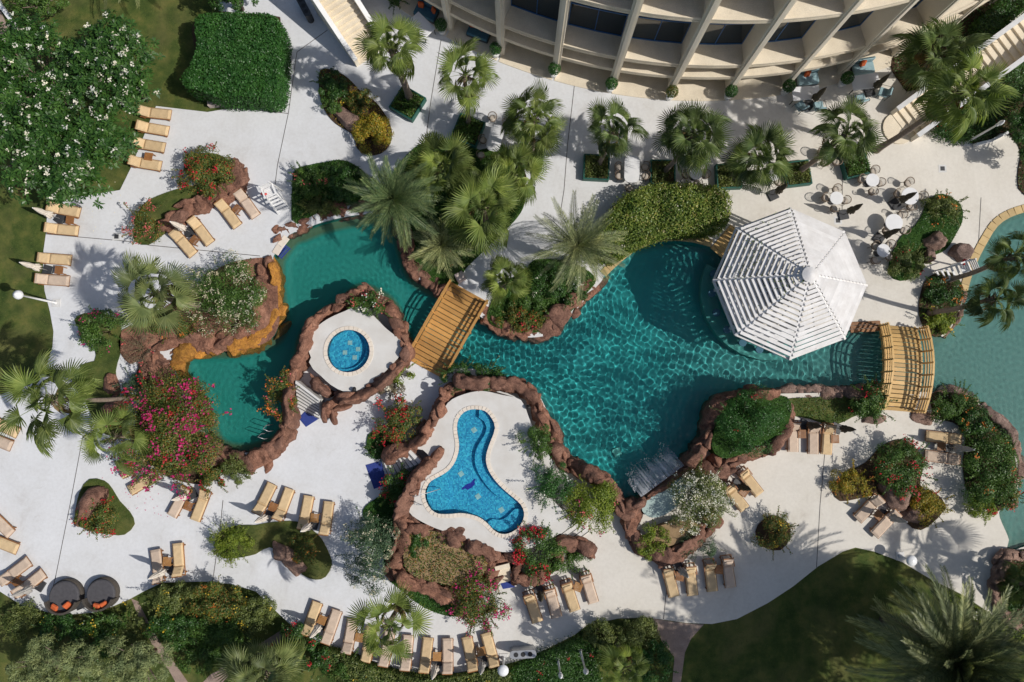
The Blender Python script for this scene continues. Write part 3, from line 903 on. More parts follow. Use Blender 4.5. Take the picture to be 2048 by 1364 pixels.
def small_rock(mat, k):
    if (mat, k) not in SMALL:
        r = np.random.default_rng(300 + k)
        v = SV.copy()
        for j in range(13):
            nrm = r.normal(size=3); nrm /= np.linalg.norm(nrm); d = r.uniform(.42, .8)
            v = v - np.maximum(0, v @ nrm - d)[:, None] * nrm * .96
        v = v * (1 + .10 * fbm(v * 2.2 + k * 9, 3))[:, None]
        me = quick_mesh('rock', v, SF); me.materials.append(M[mat]); SMALL[mat, k] = me
    return SMALL[mat, k]
def ridge(label, px, z0, w, h, mat='rock', zpx=None, closed=False, name='rock_wall', seg=(1.2, 3.6), cat='rock wall'):
    """A bank of rock in separate weathered blocks along a line."""
    ST = .14
    path = smooth(PL(px, z0 + h * .6 if zpx is None else zpx), closed, ST)
    if closed:
        path.append(path[0])
    t = thing(name, label, cat, (path[0].x, path[0].y, z0))
    org = np.array((path[0].x, path[0].y, 0))
    i, n = 0, len(path)
    while i < n - 4:
        ln = int(random.uniform(*seg) / ST)
        j = min(n - 1, i + ln)
        if n - 1 - j < 8:
            j = n - 1
        lo, hi = max(0, i - 2), min(n - 1, j + 2)
        pts = np.array([p[:] for p in path[lo:hi + 1]])
        m_ = len(pts)
        if m_ < 4:
            break
        _seed[0] += 1
        sd = _seed[0] * 3.7
        d = np.gradient(pts, axis=0); d[:, 2] = 0
        d /= np.linalg.norm(d, axis=1)[:, None] + 1e-9
        s = np.stack([-d[:, 1], d[:, 0], 0 * d[:, 0]], 1)
        K = 15
        ph = np.linspace(0, math.pi, K)
        cx = np.sign(np.cos(ph)) * np.abs(np.cos(ph)) ** .5
        cz = np.sin(ph) ** .4
        u = np.linspace(0, 1, m_)
        tp = np.clip(np.minimum(u, 1 - u) * m_ / 3.5, .0, 1) ** .5 * .35 + .65
        idx = np.arange(lo, lo + m_) * ST
        wl = 1 + .3 * vnoise(np.stack([idx * 1.1, u * 0 + sd, u * 0], 1))
        wr_ = 1 + .3 * vnoise(np.stack([idx * 1.1, u * 0 + sd, u * 0 + 5], 1))
        hv = h * (.86 + .3 * vnoise(np.stack([idx * .7, u * 0 + sd, u * 0 + 4], 1)) + random.uniform(-.14, .1)) * tp
        side = np.where(cx[None, :] > 0, wl[:, None], wr_[:, None]) * (w * .46 * tp)[:, None]
        V = pts[:, None, :] + s[:, None, :] * (side * cx[None, :])[:, :, None]
        # a sloping top: one side of the block sits higher
        tl = random.uniform(-.25, .25)
        V[:, :, 2] = z0 + hv[:, None] * cz[None, :] * (1 + tl * cx[None, :])
        N_ = s[:, None, :] * cx[None, :, None] + np.array((0, 0, 1))[None, None, :] * cz[None, :, None]
        q = V.reshape(-1, 3)
        rn = 1 - np.abs(fbm(q * 2.2 + sd, 4)) * 1.6
        disp = .13 * fbm(q * 1.1 + sd, 3) + .17 * (rn - .45) + .07 * fbm(q * 4 + sd, 2)
        V = V + N_ * (disp * min(1, w)).reshape(m_, K)[:, :, None]
        zz = (V[:, :, 2] - z0) / .26 + .4 * vnoise(V.reshape(-1, 3) * .6 + sd).reshape(m_, K)
        V[:, :, 2] = V[:, :, 2] + .26 * .55 * (np.floor(zz) + np.clip((zz - np.floor(zz)) * 2.2 - .6, 0, 1) - zz)
        V = V.reshape(-1, 3) - org - np.array((0, 0, z0))
        I = np.arange(m_ * K).reshape(m_, K)
        Fq = np.stack([I[:-1, :-1], I[:-1, 1:], I[1:, 1:], I[1:, :-1]], -1).reshape(-1, 4)
        caps = []
        for row, flip in ((I[0], True), (I[-1], False)):
            for a in range(0, K // 2):
                f_ = (row[a], row[a + 1], row[K - 2 - a], row[K - 1 - a])
                if len(set(f_)) == 4:
                    caps.append(f_ if flip else f_[::-1])
        o = link('rock', quick_mesh('rock', V, np.vstack([Fq, np.array(caps, int)]), False), M[mat], t)
        o.cycles.is_caustics_receiver = True
        i = j
    # loose angular blocks bedded into the bank
    acc = 0.0
    while acc < n - 2:
        p = path[int(acc)]; q = path[min(int(acc) + 1, n - 1)]
        dv = (q - p); dv.z = 0
        if dv.length < 1e-6: break
        dv.normalize(); sv = Vector((-dv.y, dv.x, 0))
        off = random.uniform(-.5, .5)
        sz = w * random.uniform(.22, .48) * (1.15 - .5 * abs(off))
        zc = h * (.84 - .75 * abs(off) ** 1.5) - sz * .3 + random.uniform(-.06, .05)
        o = link('rock', small_rock(mat, random.randrange(10)), None, t, p + sv * off * w - t.location + Vector((0, 0, zc - (p.z - t.location.z))),
                 (random.uniform(-.35, .35), random.uniform(-.35, .35), math.atan2(dv.y, dv.x) + random.uniform(-.3, .3)), (sz * random.uniform(1.3, 2.7), sz * random.uniform(.7, 1.15), sz * random.uniform(.5, .85)))
        o.cycles.is_caustics_receiver = True
        acc += random.uniform(.35, .9) * max(.6, w) / ST
    return t
ridge('rock bank along the north and east shore of the lagoon', [(556,478),(572,462),(600,448),(640,431),(690,420),(740,410),(785,418),(805,440),(812,485),(824,525),(842,549),(872,566),(893,586)], -.7, 1.05, 1.0)
ridge('algae-stained ledge of the lagoon west shore', [(550,606),(548,640),(530,664),(498,684),(452,694)], -.9, 1.45, 1.06, 'rock_orange')
ridge('narrow stained ledge of the lagoon below the coping stones', [(549,524),(554,548),(556,575),(553,600)], -.9, .6, 1.04, 'rock_orange')
ridge('stained ledge round the lagoon south-west end', [(440,694),(385,698),(358,718),(360,752),(380,786),(398,820),(410,855)], -.9, 1.1, 1.02, 'rock_orange')
ridge('brown rock bank behind the white oleander at the lagoon', [(534,524),(522,560),(516,598),(522,628),(500,650),(466,666),(436,684)], -.6, 1.2, 1.15)
ridge('broad brown rock bank at the lagoon south-west end', [(430,688),(385,682),(345,690),(322,715),(320,750),(345,790),(372,830),(392,868),(425,905),(460,925),(500,925),(540,902),(568,878),(582,850)], -.7, 1.3, 1.2)
ridge('outer shelf of brown rock beside the magenta bougainvillea', [(300,720),(292,745),(315,785),(338,815),(362,850),(380,885)], -.2, 1.2, .75)
ridge('brown rock wall round the round pool terrace', [(652,838),(655,815),(680,800),(715,790),(755,768),(785,738),(812,705),(800,675),(790,640),(768,608),(735,590),(714,588),(690,600),(655,625),(622,652),(610,690),(598,722),(580,755),(572,790),(575,830),(572,858)], -.7, .78, 2.75, zpx=1.3)
ridge('low rock edge between the round pool terrace and its steps', [(624,758),(640,775),(660,792)], .1, .6, 1.25)
ridge('brown rock wall north-west of the children pool', [(893,782),(893,800),(872,835),(850,868),(815,893),(785,905),(762,922)], -.1, .9, 1.9, zpx=1.2)
ridge('brown rock wall between the children pool and the main pool', [(903,760),(940,768),(990,768),(1030,772),(1062,790),(1078,820),(1090,848),(1108,868),(1114,900),(1140,930),(1180,948),(1215,968),(1236,995),(1248,1020),(1285,1012)], -.7, 1.0, 2.4, zpx=1.2)
ridge('brown rock wall west of the children pool', [(868,916),(852,938),(832,962),(815,992),(803,1025),(800,1050),(806,1075),(798,1105),(790,1140),(812,1158),(850,1172),(890,1190),(920,1198)], -.1, 1.0, 1.9, zpx=1.3)
ridge('brown rock wall south of the children pool round the dry planter', [(812,1050),(850,1058),(890,1068),(930,1085),(965,1100),(990,1118),(985,1150),(965,1170)], -.1, .95, 1.85, zpx=1.3)
ridge('rock wall holding the red bougainvillea by the lower steps', [(1005,1112),(1040,1120),(1032,1150),(1060,1160),(1095,1140),(1115,1105),(1125,1085),(1155,1090),(1192,1108)], -.1, .8, 1.4, zpx=.9)
ridge('rock wall round the waterfall basin', [(1285,1018),(1262,1045),(1275,1085),(1310,1108),(1345,1112),(1380,1090),(1410,1065),(1438,1030)], -.1, 1.05, 1.1, zpx=.7)
ridge('rock lip of the waterfall', [(1252,1022),(1285,1006),(1330,975),(1372,940),(1400,925)], -.8, .5, 1.75, zpx=.8)
ridge('rock wall between waterfall and dark green bush', [(1372,935),(1400,905),(1420,870),(1432,820),(1455,798),(1500,790),(1560,788)], -.7, .85, 2.2, zpx=1.0)
ridge('low grey-brown rock edge along the pool below the gazebo', [(1555,786),(1600,786),(1640,785),(1690,784),(1740,786),(1762,796)], -.7, .9, .95, 'rock_grey')
ridge('rock wall on the deck side of the dark green bush', [(1405,930),(1435,945),(1455,935),(1490,912),(1530,898),(1560,875),(1574,845),(1574,800)], -.1, .85, 1.4, zpx=.9)
ridge('rock bank of the planted island in the main pool', [(968,632),(985,648),(1015,660),(1058,665),(1098,655),(1130,625),(1160,592),(1190,560)], -.8, 1.2, 1.1)
ridge('brown rock spine behind the angled loungers', [(332,464),(350,440),(380,415),(415,398),(450,385),(472,372),(476,345),(462,320)], -.1, 1.15, .8, zpx=.4)
ridge('grey-brown rock edge of the shore bed on the east pool', [(1872,790),(1905,782),(1948,794),(1962,815),(2010,858),(2034,920),(2038,960)], -.8, .7, 1.0, 'rock_grey')
ridge('dark rock edge of the bed at the lower east shore', [(2045,1110),(2012,1118),(1998,1150),(1998,1200),(2012,1236),(2050,1255)], -.1, .75, .6, 'rock_grey')
ridge('grey kerb rocks of the flower bed by the east bridge', [(1925,580),(1922,610),(1908,645),(1885,674)], -.8, .4, 1.0, 'rock_grey')
boulder('flat brown boulder in the long island bed', (693,232), 1.3, .75, .75, rad(-35), 'rock_grey', k=1)
boulder('long rust-brown boulder on the round grass islet', (176,1003), 1.55, .9, .95, rad(62), k=2)
boulder('dark brown boulder at the upper end of the kidney bed', (560,1105), .9, .55, .6, rad(-35), 'rock_grey', k=3)
boulder('dark brown boulder at the lower end of the kidney bed', (590,1130), .95, .55, .55, rad(-50), 'rock_grey', k=4)
boulder('large grey-brown boulder in the patio bed', (1875,480), .75, .62, .9, .4, 'rock_grey', k=5)
boulder('dark boulder at the lower end of the patio bed', (1862,506), .65, .5, .7, 1.1, 'rock_grey', k=6)
boulder('big brown boulder between the east pool and the patio', (1927,505), .75, .66, 1.0, .7, 'rock_grey', k=7)
boulder('upper brown rock in the grass strip west of the lagoon', (222,770), .65, .75, .6, .3, 'rock', k=0)
boulder('tall brown rock beside the leaning palm trunk', (226,820), .75, 1.2, .7, .1, 'rock', k=8)
boulder('dark red rock below the leaning palm', (232,858), .5, .7, .5, .5, 'rock', k=3)
boulder('large brown rock under the red bougainvillea on the east deck', (1800,988), 1.2, .95, 1.0, -.6, 'rock_grey', k=2)
boulder('pointed brown rock beside the shaded loungers on the east deck', (1832,1028), .8, .6, .7, .4, 'rock_grey', k=5)
boulder('low brown rock at the foot of the arched bridge', (1850,835), .8, .45, .4, -.3, 'rock_grey', k=4)
boulder('brown rock under the bougainvillea at the arched bridge', (1745,838), .75, .4, .45, .1, 'rock_grey', k=1)
boulder('round rock at the steps below the red bougainvillea', (1035,1160), .45, .4, .6, .1, 'rock', k=6)
boulder('flat shelf rock of the planted island', (1118,632), 1.1, .8, .6, .7, 'rock', k=7)
boulder('big rock at the shoulder of the waterfall', (1440,935), .85, 1.0, 1.2, .3, 'rock', k=0)
BED['dry'] = poly_bed('planter', 'dry sandy planter with sparse weeds inside the rock ring', [(812,1085),(825,1062),(870,1062),(920,1080),(960,1100),(975,1125),(965,1150),(930,1172),(880,1165),(830,1152),(808,1125)], M['dry_soil'], 1.3, zpx=1.2)
BED['basin'] = poly_bed('planter', 'sandy ledge inside the waterfall rocks', [(1300,1065),(1340,1045),(1385,1040),(1395,1060),(1360,1085),(1325,1092)], M['dry_soil'], .6, zpx=.6)

# waterfall
t = thing('waterfall', 'white waterfall pouring over a rock lip into the main pool', 'waterfall', P(1320, 965))
A0, B0 = P(1283, 994, .75) - t.location, P(1368, 931, .75) - t.location
dirn = (B0 - A0).normalized(); nrm = Vector((-dirn.y, dirn.x, 0))
if nrm.x > 0: nrm = -nrm
mm = MB()
wrr = random.Random(4)
for k in range(620):
    ck = wrr.randrange(13); u = min(1, max(0, (ck + .5) / 13 + wrr.gauss(0, .028))); wd = wrr.uniform(.003, .014)
    far = abs(wrr.gauss((.45, .9, .6, 1.15, .8, .5, 1.2, .7, 1.0, .55, .95, .75, .4)[ck], .22)) + .08
    a = A0.lerp(B0, u)
    pts = []
    for i in range(7):
        s_ = i / 6
        pts.append(a + nrm * far * (1 - (1 - s_) ** 1.6) + Vector((0, 0, -.84 * s_ ** 1.7)) + dirn * wrr.uniform(-.012, .012))
    kk = len(mm.v)
    for p in pts:
        mm.v += [tuple(p - dirn * wd / 2), tuple(p + dirn * wd / 2)]
    for i in range(6):
        mm.f.append((kk + 2 * i, kk + 2 * i + 1, kk + 2 * i + 3, kk + 2 * i + 2))
o = mm.build('falling_water', M['foam'], t); o['kind'] = 'stuff'
mm = MB()
for k in range(2000):
    u = wrr.random(); far = .3 + abs(wrr.gauss(.2, .42)) + .3 * math.sin(u * 9) ** 2
    p = A0.lerp(B0, u * 1.06 - .03) + nrm * far; p.z = -.095 + wrr.uniform(0, .03)
    mm.lathe([(wrr.uniform(.008, .034) / (.6 + far * .6), 0), (.004, wrr.uniform(.01, .04))], 5, p)
o = mm.build('foam', M['foam'], t); o['kind'] = 'stuff'
bas = [(p.x, p.y) for p in smooth(PL([(1290,1005),(1330,978),(1365,955),(1372,985),(1352,1015),(1325,1032),(1300,1035),(1285,1022)], .7), True, .3)]
o = structure('waterfall_basin', MB().prism([bas], .2, .62).mesh('waterfall_basin'), M['basin'])

# ================================================================== HOTEL BUILDING
FEET = [(892,55),(1002,100),(1118,148),(1231,172),(1339,184),(1456,180),(1568,168),(1786,112)]
fw = np.array([P(*f)[:2] for f in FEET])
s_ = np.linalg.lstsq(np.c_[2 * fw, np.ones(len(fw))], (fw ** 2).sum(1), rcond=None)[0]
BC = Vector((s_[0], s_[1], 0)); BR = math.sqrt(s_[2] + s_[0] ** 2 + s_[1] ** 2)
th = np.array([math.atan2(f[0] - BC.x, -(f[1] - BC.y)) for f in fw])
kk = np.array([-2, -1, 0, 1, 2, 3, 4, 6])
DTH, TH0 = np.polyfit(kk, th, 1)
def BP(k, r, z=0.0):
    a = TH0 + DTH * k
    return Vector((BC.x + r * math.sin(a), BC.y - r * math.cos(a), z))
def arc_slab(mm, k0, k1, r0, r1, z0, z1, n=4):
    lo = [BP(k0 + (k1 - k0) * i / n, r0) for i in range(n + 1)]
    hi = [BP(k0 + (k1 - k0) * i / n, r1) for i in range(n + 1)]
    return mm.prism([[(p.x, p.y) for p in hi] + [(p.x, p.y) for p in reversed(lo)]], z0, z1, bottom=True)
hotel = thing('hotel_building', 'curved beige concrete hotel facade with deep fins and balconies', 'building', BP(2, BR))
def hb(mm, name, mat, parent=None, sm=False):
    o = mm.build(name, mat, parent or hotel, sm)
    o.location = -hotel.location
    if parent and parent is not hotel:
        o.location = (0, 0, 0)
    return o
ZA, ZB, ZC, ZD = 2.1, 3.55, 8.4, 13.2
HF = .3 / BR / DTH / 2 * .55
for k in range(-4, 9):
    mm = MB()
    for (r0, r1, w) in ((BR - 4.0, BR - .12, .30), (BR - .12, BR + .10, .50), (BR + .10, BR + .18, .22)):
        c = BP(k, (r0 + r1) / 2, ZD / 2 + .4)
        mm.box(c, (w, r1 - r0, ZD + .8), TH0 + DTH * k)
    hb(mm, 'fin', M['concrete'])
e = .16 / BR / DTH
for k in range(-4, 8):
    a, b_ = k + e, k + 1 - e
    mm = arc_slab(MB(), k + .02, k + .98, BR - 4.2, BR + .62, -.02, .05)
    hb(mm, 'arcade_floor', M['concrete_floor'])
    mm = MB(); arc_slab(mm, a, b_, BR - 1.01, BR - .02, ZA - .12, ZA); arc_slab(mm, a, b_, BR - .02, BR + .06, ZA - .28, ZA + .03)
    hb(mm, 'ledge', M['concrete_floor'])
    hb(arc_slab(MB(), a, b_, BR - 1.14, BR - 1.02, ZA - .1, ZB - .27), 'upstand_wall', M['concrete'])
    for (z, nm) in ((ZB, 'balcony_slab'), (ZC, 'balcony_slab'), (ZD, 'balcony_slab')):
        mm = MB(); arc_slab(mm, a, b_, BR - 2.6, BR - .04, z - .25, z)
        arc_slab(mm, a, b_, BR - .04, BR + .05, z - .32, z - .17); arc_slab(mm, a, b_, BR - .04, BR + .05, z - .12, z + .04)
        hb(mm, nm, M['concrete_floor'])
    for z in (ZB, ZC):
        w_ = hb(MB(), 'window', M['blue_metal'])
        mm = MB()
        rr = BR - 1.3
        top = z + 4.4
        def fr(ka, kb, z0, z1):
            arc_slab(mm, ka, kb, rr - .05, rr + .05, z0, z1, 2)
        fw_ = .05 / BR / DTH
        fr(a, a + fw_, z, top); fr(b_ - fw_, b_, z, top); fr((a + b_) / 2 - fw_ / 2, (a + b_) / 2 + fw_ / 2, z, top)
        fr(a, b_, z + .01, z + .09); fr(a, b_, z + 2.2, z + 2.28); fr(a, b_, top - .08, top)
        w_.data.from_pydata(mm.v, [], mm.f); w_.data.update()
        for (ka, kb) in ((a + fw_, (a + b_) / 2 - fw_ / 2), ((a + b_) / 2 + fw_ / 2, b_ - fw_)):
            for (z0, z1) in ((z + .09, z + 2.2), (z + 2.28, top - .08)):
                hb(arc_slab(MB(), ka, kb, rr - .012, rr + .012, z0, z1, 1), 'pane', M['glass_dark'], w_)
    hb(arc_slab(MB(), a, b_, BR - 4.1, BR - 3.9, 0, ZA - .05), 'arcade_wall', M['concrete'])
    hb(arc_slab(MB(), a, b_, BR - 2.7, BR - 2.55, ZB - .2, ZD + .6), 'inner_wall', M['concrete'])
hb(arc_slab(MB(), -4, 8, BR - 12, BR - 2.5, ZD + .1, ZD + .7, 30), 'roof', M['concrete'])
hb(arc_slab(MB(), -4, 8, BR - 12, BR - 11.7, 0, ZD + .1, 30), 'rear_wall', M['concrete'])

def quad_stairs(label, L0, L1, R0, R1, n, zt, mat='step', parapet=0, z0=0.0, cat='stairs', nm='stairs'):
    l0, l1, r0, r1 = P(*L0), P(*L1), P(*R0), P(*R1)
    t = thing(nm, label, cat, (l0 + r0) / 2)
    for k in range(n):
        a, b_ = k / n, (k + 1) / n
        q = [l0.lerp(l1, a), r0.lerp(r1, a), r0.lerp(r1, b_ + .002), l0.lerp(l1, b_ + .002)]
        mm = MB().prism([[(p.x - t.location.x, p.y - t.location.y) for p in q]], z0, z0 + (k + 1) / n * zt)
        st_ = mm.build('step', M[mat], t)
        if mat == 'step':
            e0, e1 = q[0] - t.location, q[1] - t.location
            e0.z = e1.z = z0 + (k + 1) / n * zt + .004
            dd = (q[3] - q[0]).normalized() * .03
            MB().add([e0 + dd * .3, e1 + dd * .3, e1 + dd * 1.9, e0 + dd * 1.9], [(0, 1, 2, 3)]).build('step_shadow_line', M['dark_metal'], st_)  # dark strip painted in for the shadow line at each step edge
    if parapet:
        for (p0, p1, sd) in ((l0, l1, 1), (r0, r1, -1)):
            d = (p1 - p0).normalized(); nn = Vector((-d.y, d.x, 0)) * sd * .13
            if (((l0 if sd < 0 else r0) - p0).dot(nn)) > 0: nn = -nn
            a0, a1, b0, b1 = p0 + nn * .05, p1 + nn * .05, p0 + nn * 1.9, p1 + nn * 1.9
            z_0, z_1 = z0 + parapet, z0 + zt + parapet
            vs = [(*(q_ - t.location)[:2], z) for q_, z in ((a0, 0), (a1, 0), (b1, 0), (b0, 0), (a0, z_0), (a1, z_1), (b1, z_1), (b0, z_0))]
            o = MB().add(vs, [(0, 3, 2, 1), (4, 5, 6, 7), (0, 1, 5, 4), (1, 2, 6, 5), (2, 3, 7, 6), (3, 0, 4, 7)]).build('parapet', M['concrete'], t)
            d2 = Vector((b1.x - a1.x, b1.y - a1.y, 0)) * .12
            vs = [(*(q_ - t.location)[:2], z) for q_, z in ((a0 - d2, z_0 + .002), (a1 - d2, z_1 + .002), (b1 + d2, z_1 + .002), (b0 + d2, z_0 + .002), (a0 - d2, z_0 + .08), (a1 - d2, z_1 + .08), (b1 + d2, z_1 + .08), (b0 + d2, z_0 + .08))]
            MB().add(vs, [(0, 3, 2, 1), (4, 5, 6, 7), (0, 1, 5, 4), (1, 2, 6, 5), (2, 3, 7, 6), (3, 0, 4, 7)]).build('coping', M['white'], o)
    return t
quad_stairs('beige outside stairs with parapets left of the hotel facade', (720,130), (640,22), (768,97), (690,-8), 15, 2.5, 'concrete_floor', .75)
quad_stairs('beige outside stairs rising behind the leaning palm at the east end', (1783,232), (2030,52), (1818,278), (2062,96), 24, 3.2, 'concrete_floor', .8)
mm = MB(); c = P(1797, 257)
mm.prism([[(c.x + .95 * math.cos(a) * 1.1, c.y + 1.05 * math.sin(a)) for a in [2 * math.pi * i / 24 for i in range(24)]]], -.02, .1)
tag(mm.build('landing', M['concrete_floor']), 'rounded concrete landing at the foot of the east stairs', 'landing')
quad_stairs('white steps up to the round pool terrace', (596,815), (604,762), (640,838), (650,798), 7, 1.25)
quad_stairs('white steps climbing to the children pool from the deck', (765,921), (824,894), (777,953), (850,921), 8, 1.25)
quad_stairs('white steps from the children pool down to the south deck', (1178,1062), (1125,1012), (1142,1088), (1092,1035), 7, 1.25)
quad_stairs('short beige steps under the red bougainvillea', (1001,1164), (990,1125), (1027,1158), (1018,1118), 5, 1.1, 'concrete_floor')
for lab, pts in (('blue mat at the foot of the round pool steps', [(597,836),(614,818),(640,836),(612,854)]), ('large blue mat at the foot of the children pool steps', [(731,930),(762,921),(775,968),(748,978)]),
                 ('blue mat below the short beige steps', [(1001,1167),(1026,1161),(1030,1174),(1006,1178)])):
    q = PL(pts)
    tag(MB().prism([[(p.x, p.y) for p in q]], .002, .018).build('floor_mat', M['blue_mat']), lab, 'mat')

# ================================================================== GAZEBO AND SWIM-UP BAR
ZE, ZT, RE = 3.3, 5.9, 4.42
gc = P(1580, 566, ZE)
gz = thing('gazebo', 'white octagonal slatted gazebo standing over the swim-up bar', 'gazebo', (gc.x, gc.y, 0))
ang = [rad(178 + 45 * k) for k in range(8)]
VE = [Vector((RE * math.cos(a), RE * math.sin(a), ZE)) for a in ang]
AP = Vector((0, 0, ZT))
for k in range(8):
    MB().bar(AP + (VE[k] - AP) * .03, VE[k] + (VE[k] - AP) * .01, .13, .16).build('rafter', M['white_wood'], gz)
    a, b_ = VE[k], VE[(k + 1) % 8]
    MB().bar(a - Vector((0, 0, .13)), b_ - Vector((0, 0, .13)), .12, .16).build('eave_beam', M['white_wood'], gz)
    mid = (a + b_) / 2
    MB().bar(AP + (mid - AP) * .1 - Vector((0, 0, .09)), mid - Vector((0, 0, .09)), .06, .1).build('purlin', M['white_wood'], gz)
    po = VE[k] * .76; po.z = 0
    if True:
        MB().box((po.x, po.y, ZE / 2 + .05), (.2, .2, ZE + .3), ang[k], ch=.02).build('post', M['white_wood'], gz)
    ns = 15
    for j in range(ns):
        f = .07 + .92 * (j + .5) / ns
        p, q = AP + (a - AP) * f, AP + (b_ - AP) * f
        d = (q - p).normalized()
        ins = .055
        p, q = p + d * ins, q - d * ins
        sl = (mid - AP).normalized()
        tilt = Vector((sl.x, sl.y, 0)).normalized()
        nrm = d.cross(tilt).normalized()
        if nrm.z < 0: nrm = -nrm
        Mx = Matrix((d, nrm.cross(d), nrm)).transposed()
        o = MB().box((0, 0, 0), ((q - p).length, .195, .13), M=Mx).build('slat', M['white_wood'], gz)
        o.location = (p + q) / 2 + Vector((0, 0, .12))
MB().lathe([(.42, .0), (.44, .06), (.3, .12), (.2, .16), (.06, .2)], 16).build('cap', M['white_wood'], gz, loc=(0, 0, ZT + .04))
bar = thing('swim_up_bar', 'round bar counter in the pool under the white gazebo', 'bar counter', (gc.x, gc.y, 0))
bcx = P(1545, 582) - Vector((gc.x, gc.y, 0))
def arc_ring(r0, r1, a0, a1, z0, z1, n=32, c=(0, 0)):
    o_ = [(c[0] + r1 * math.cos(a0 + (a1 - a0) * i / n), c[1] + r1 * math.sin(a0 + (a1 - a0) * i / n)) for i in range(n + 1)]
    i_ = [(c[0] + r0 * math.cos(a0 + (a1 - a0) * i / n), c[1] + r0 * math.sin(a0 + (a1 - a0) * i / n)) for i in range(n + 1)]
    return MB().prism([o_ + i_[::-1]], z0, z1, bottom=True)
arc_ring(2.75, 2.98, rad(140), rad(310), -.0, .55, c=bcx).build('bar_wall', M['white'], bar)
arc_ring(2.55, 3.3, rad(140), rad(310), .551, .62, c=bcx).build('counter_top', M['marble'], bar)
arc_ring(.0001, 1.0, 0, 2 * math.pi, 0, .95, c=bcx).build('service_island', M['dark_metal'], bar)
o = arc_ring(3.12, 4.35, rad(155), rad(300), -1.5, -.75, c=bcx).build('submerged_ledge', M['pool_pale'], bar); o.cycles.is_caustics_receiver = True
for k, a in enumerate([rad(x) for x in (163, 182, 201, 220, 239, 256, 271, 286)]):
    p = Vector((gc.x + bcx.x + 3.8 * math.cos(a), gc.y + bcx.y + 3.8 * math.sin(a), 0))
    t = thing('bar_stool', ['dark bar stool in the water at the gazebo bar, nearest the yellow coping', 'second dark bar stool in the water counting from the yellow coping', 'third dark bar stool in the water counting from the yellow coping',
        'fourth dark bar stool in the water counting from the yellow coping', 'fifth dark bar stool in the water, half under the gazebo eave', 'sixth dark bar stool in the water under the lower gazebo eave',
        'seventh dark bar stool in the water under the lower gazebo eave', 'last dark bar stool in the water toward the arched bridge'][k], 'bar stool', p, group='stools of the swim-up bar')
    o = MB().lathe([(.12, -1.3), (.10, -.2), (.14, -.15)], 10).build('pedestal', M['dark_metal'], t); o.cycles.is_caustics_receiver = True
    o = MB().lathe([(.2, -.15), (.25, -.12), (.25, -.05), (.22, -.03)], 16).build('seat', M['blue_fabric'], t); o.cycles.is_caustics_receiver = True
# timber jetty edges by the bar
t = thing('timber_walkway', 'short timber walkway between leafy arch and gazebo bar', 'walkway', P(1440, 478))
A1, B1 = P(1424, 500), P(1465, 452)
d = (B1 - A1); n_ = Vector((d.y, -d.x, 0)).normalized()
for k in range(8):
    MB().box((0, 0, .03), (d.length / 8 - .03, 1.0, .05), ch=.008).build('plank', M['bridge_pale'], t, loc=A1 + d * (k + .5) / 8 + n_ * .35 - t.location, rot=(0, 0, math.atan2(d.y, d.x)))
t = thing('timber_walkway', 'brown timber edge deck between gazebo and arched bridge', 'walkway', P(1730, 654))
A1, B1 = P(1700, 655), P(1760, 652)
d = (B1 - A1)
for k in range(3):
    MB().box((0, 0, .04), (d.length, .2, .06), ch=.008).build('plank', M['teak'], t, loc=(A1 + B1) / 2 + Vector((0, .23 * (k - 1), 0)) - t.location, rot=(0, 0, math.atan2(d.y, d.x)))

# ================================================================== BRIDGES
def bridge(label, A0, B0, width, rise, mat, railh, npl, nrail=3, npost=7):
    A0, B0 = P(*A0), P(*B0)
    t = thing('timber_bridge', label, 'bridge', (A0 + B0) / 2, math.atan2((B0 - A0).y, (B0 - A0).x))
    Ln = (B0 - A0).length
    zf = lambda u: .06 + rise * (1 - (2 * u - 1) ** 2)
    sl = lambda u: math.atan2(-rise * 4 * (2 * u - 1), Ln)
    for k in range(npl):
        u = (k + .5) / npl
        MB().box((0, 0, 0), (Ln / npl - .035, width, .06), ch=.008).build('plank', mat, t, loc=((u - .5) * Ln, 0, zf(u)), rot=(0, -sl(u), 0))
    for s in (-1, 1):
        mm = MB()
        for k in range(14):
            u, v = k / 14, (k + 1) / 14
            mm.bar(((u - .5) * Ln, s * width * .46, zf(u) - .16), ((v - .5) * Ln, s * width * .46, zf(v) - .16), .12, .24)
        mm.build('stringer', mat, t)
        for k in range(npost):
            u = .02 + .96 * k / (npost - 1)
            MB().box((0, 0, railh / 2 - .1), (.1, .1, railh + .3), ch=.012).build('post', mat, t, loc=((u - .5) * Ln, s * (width / 2 + .03), zf(u)))
        for r in range(nrail):
            hh = railh * (r + 1) / nrail - .03
            mm = MB()
            for k in range(16):
                u, v = k / 16, (k + 1.02) / 16
                mm.bar(((u - .5) * Ln, s * (width / 2 + .03), zf(u) + hh), ((v - .5) * Ln, s * (width / 2 + .03), zf(v) + hh), .065 if r < nrail - 1 else .13, .065)
            mm.build('rail', mat, t)
    return t
bridge('orange timber footbridge between the lagoon and the main pool', (940,584), (852,739), 2.55, .22, M['bridge_wood'], .85, 19, 3, 6)
bridge('arched pale timber footbridge to the east pool', (1795,652), (1789,822), 2.35, .75, M['bridge_pale'], 1.05, 20, 4, 8)
o = MB().box((0, 0, .3), (.55, .55, .6), .5, ch=.03).build('stone_pedestal', M['terracotta'], None, loc=P(921, 556))
tag(o, 'square pink stone pedestal at the upper end of the orange footbridge', 'pedestal')

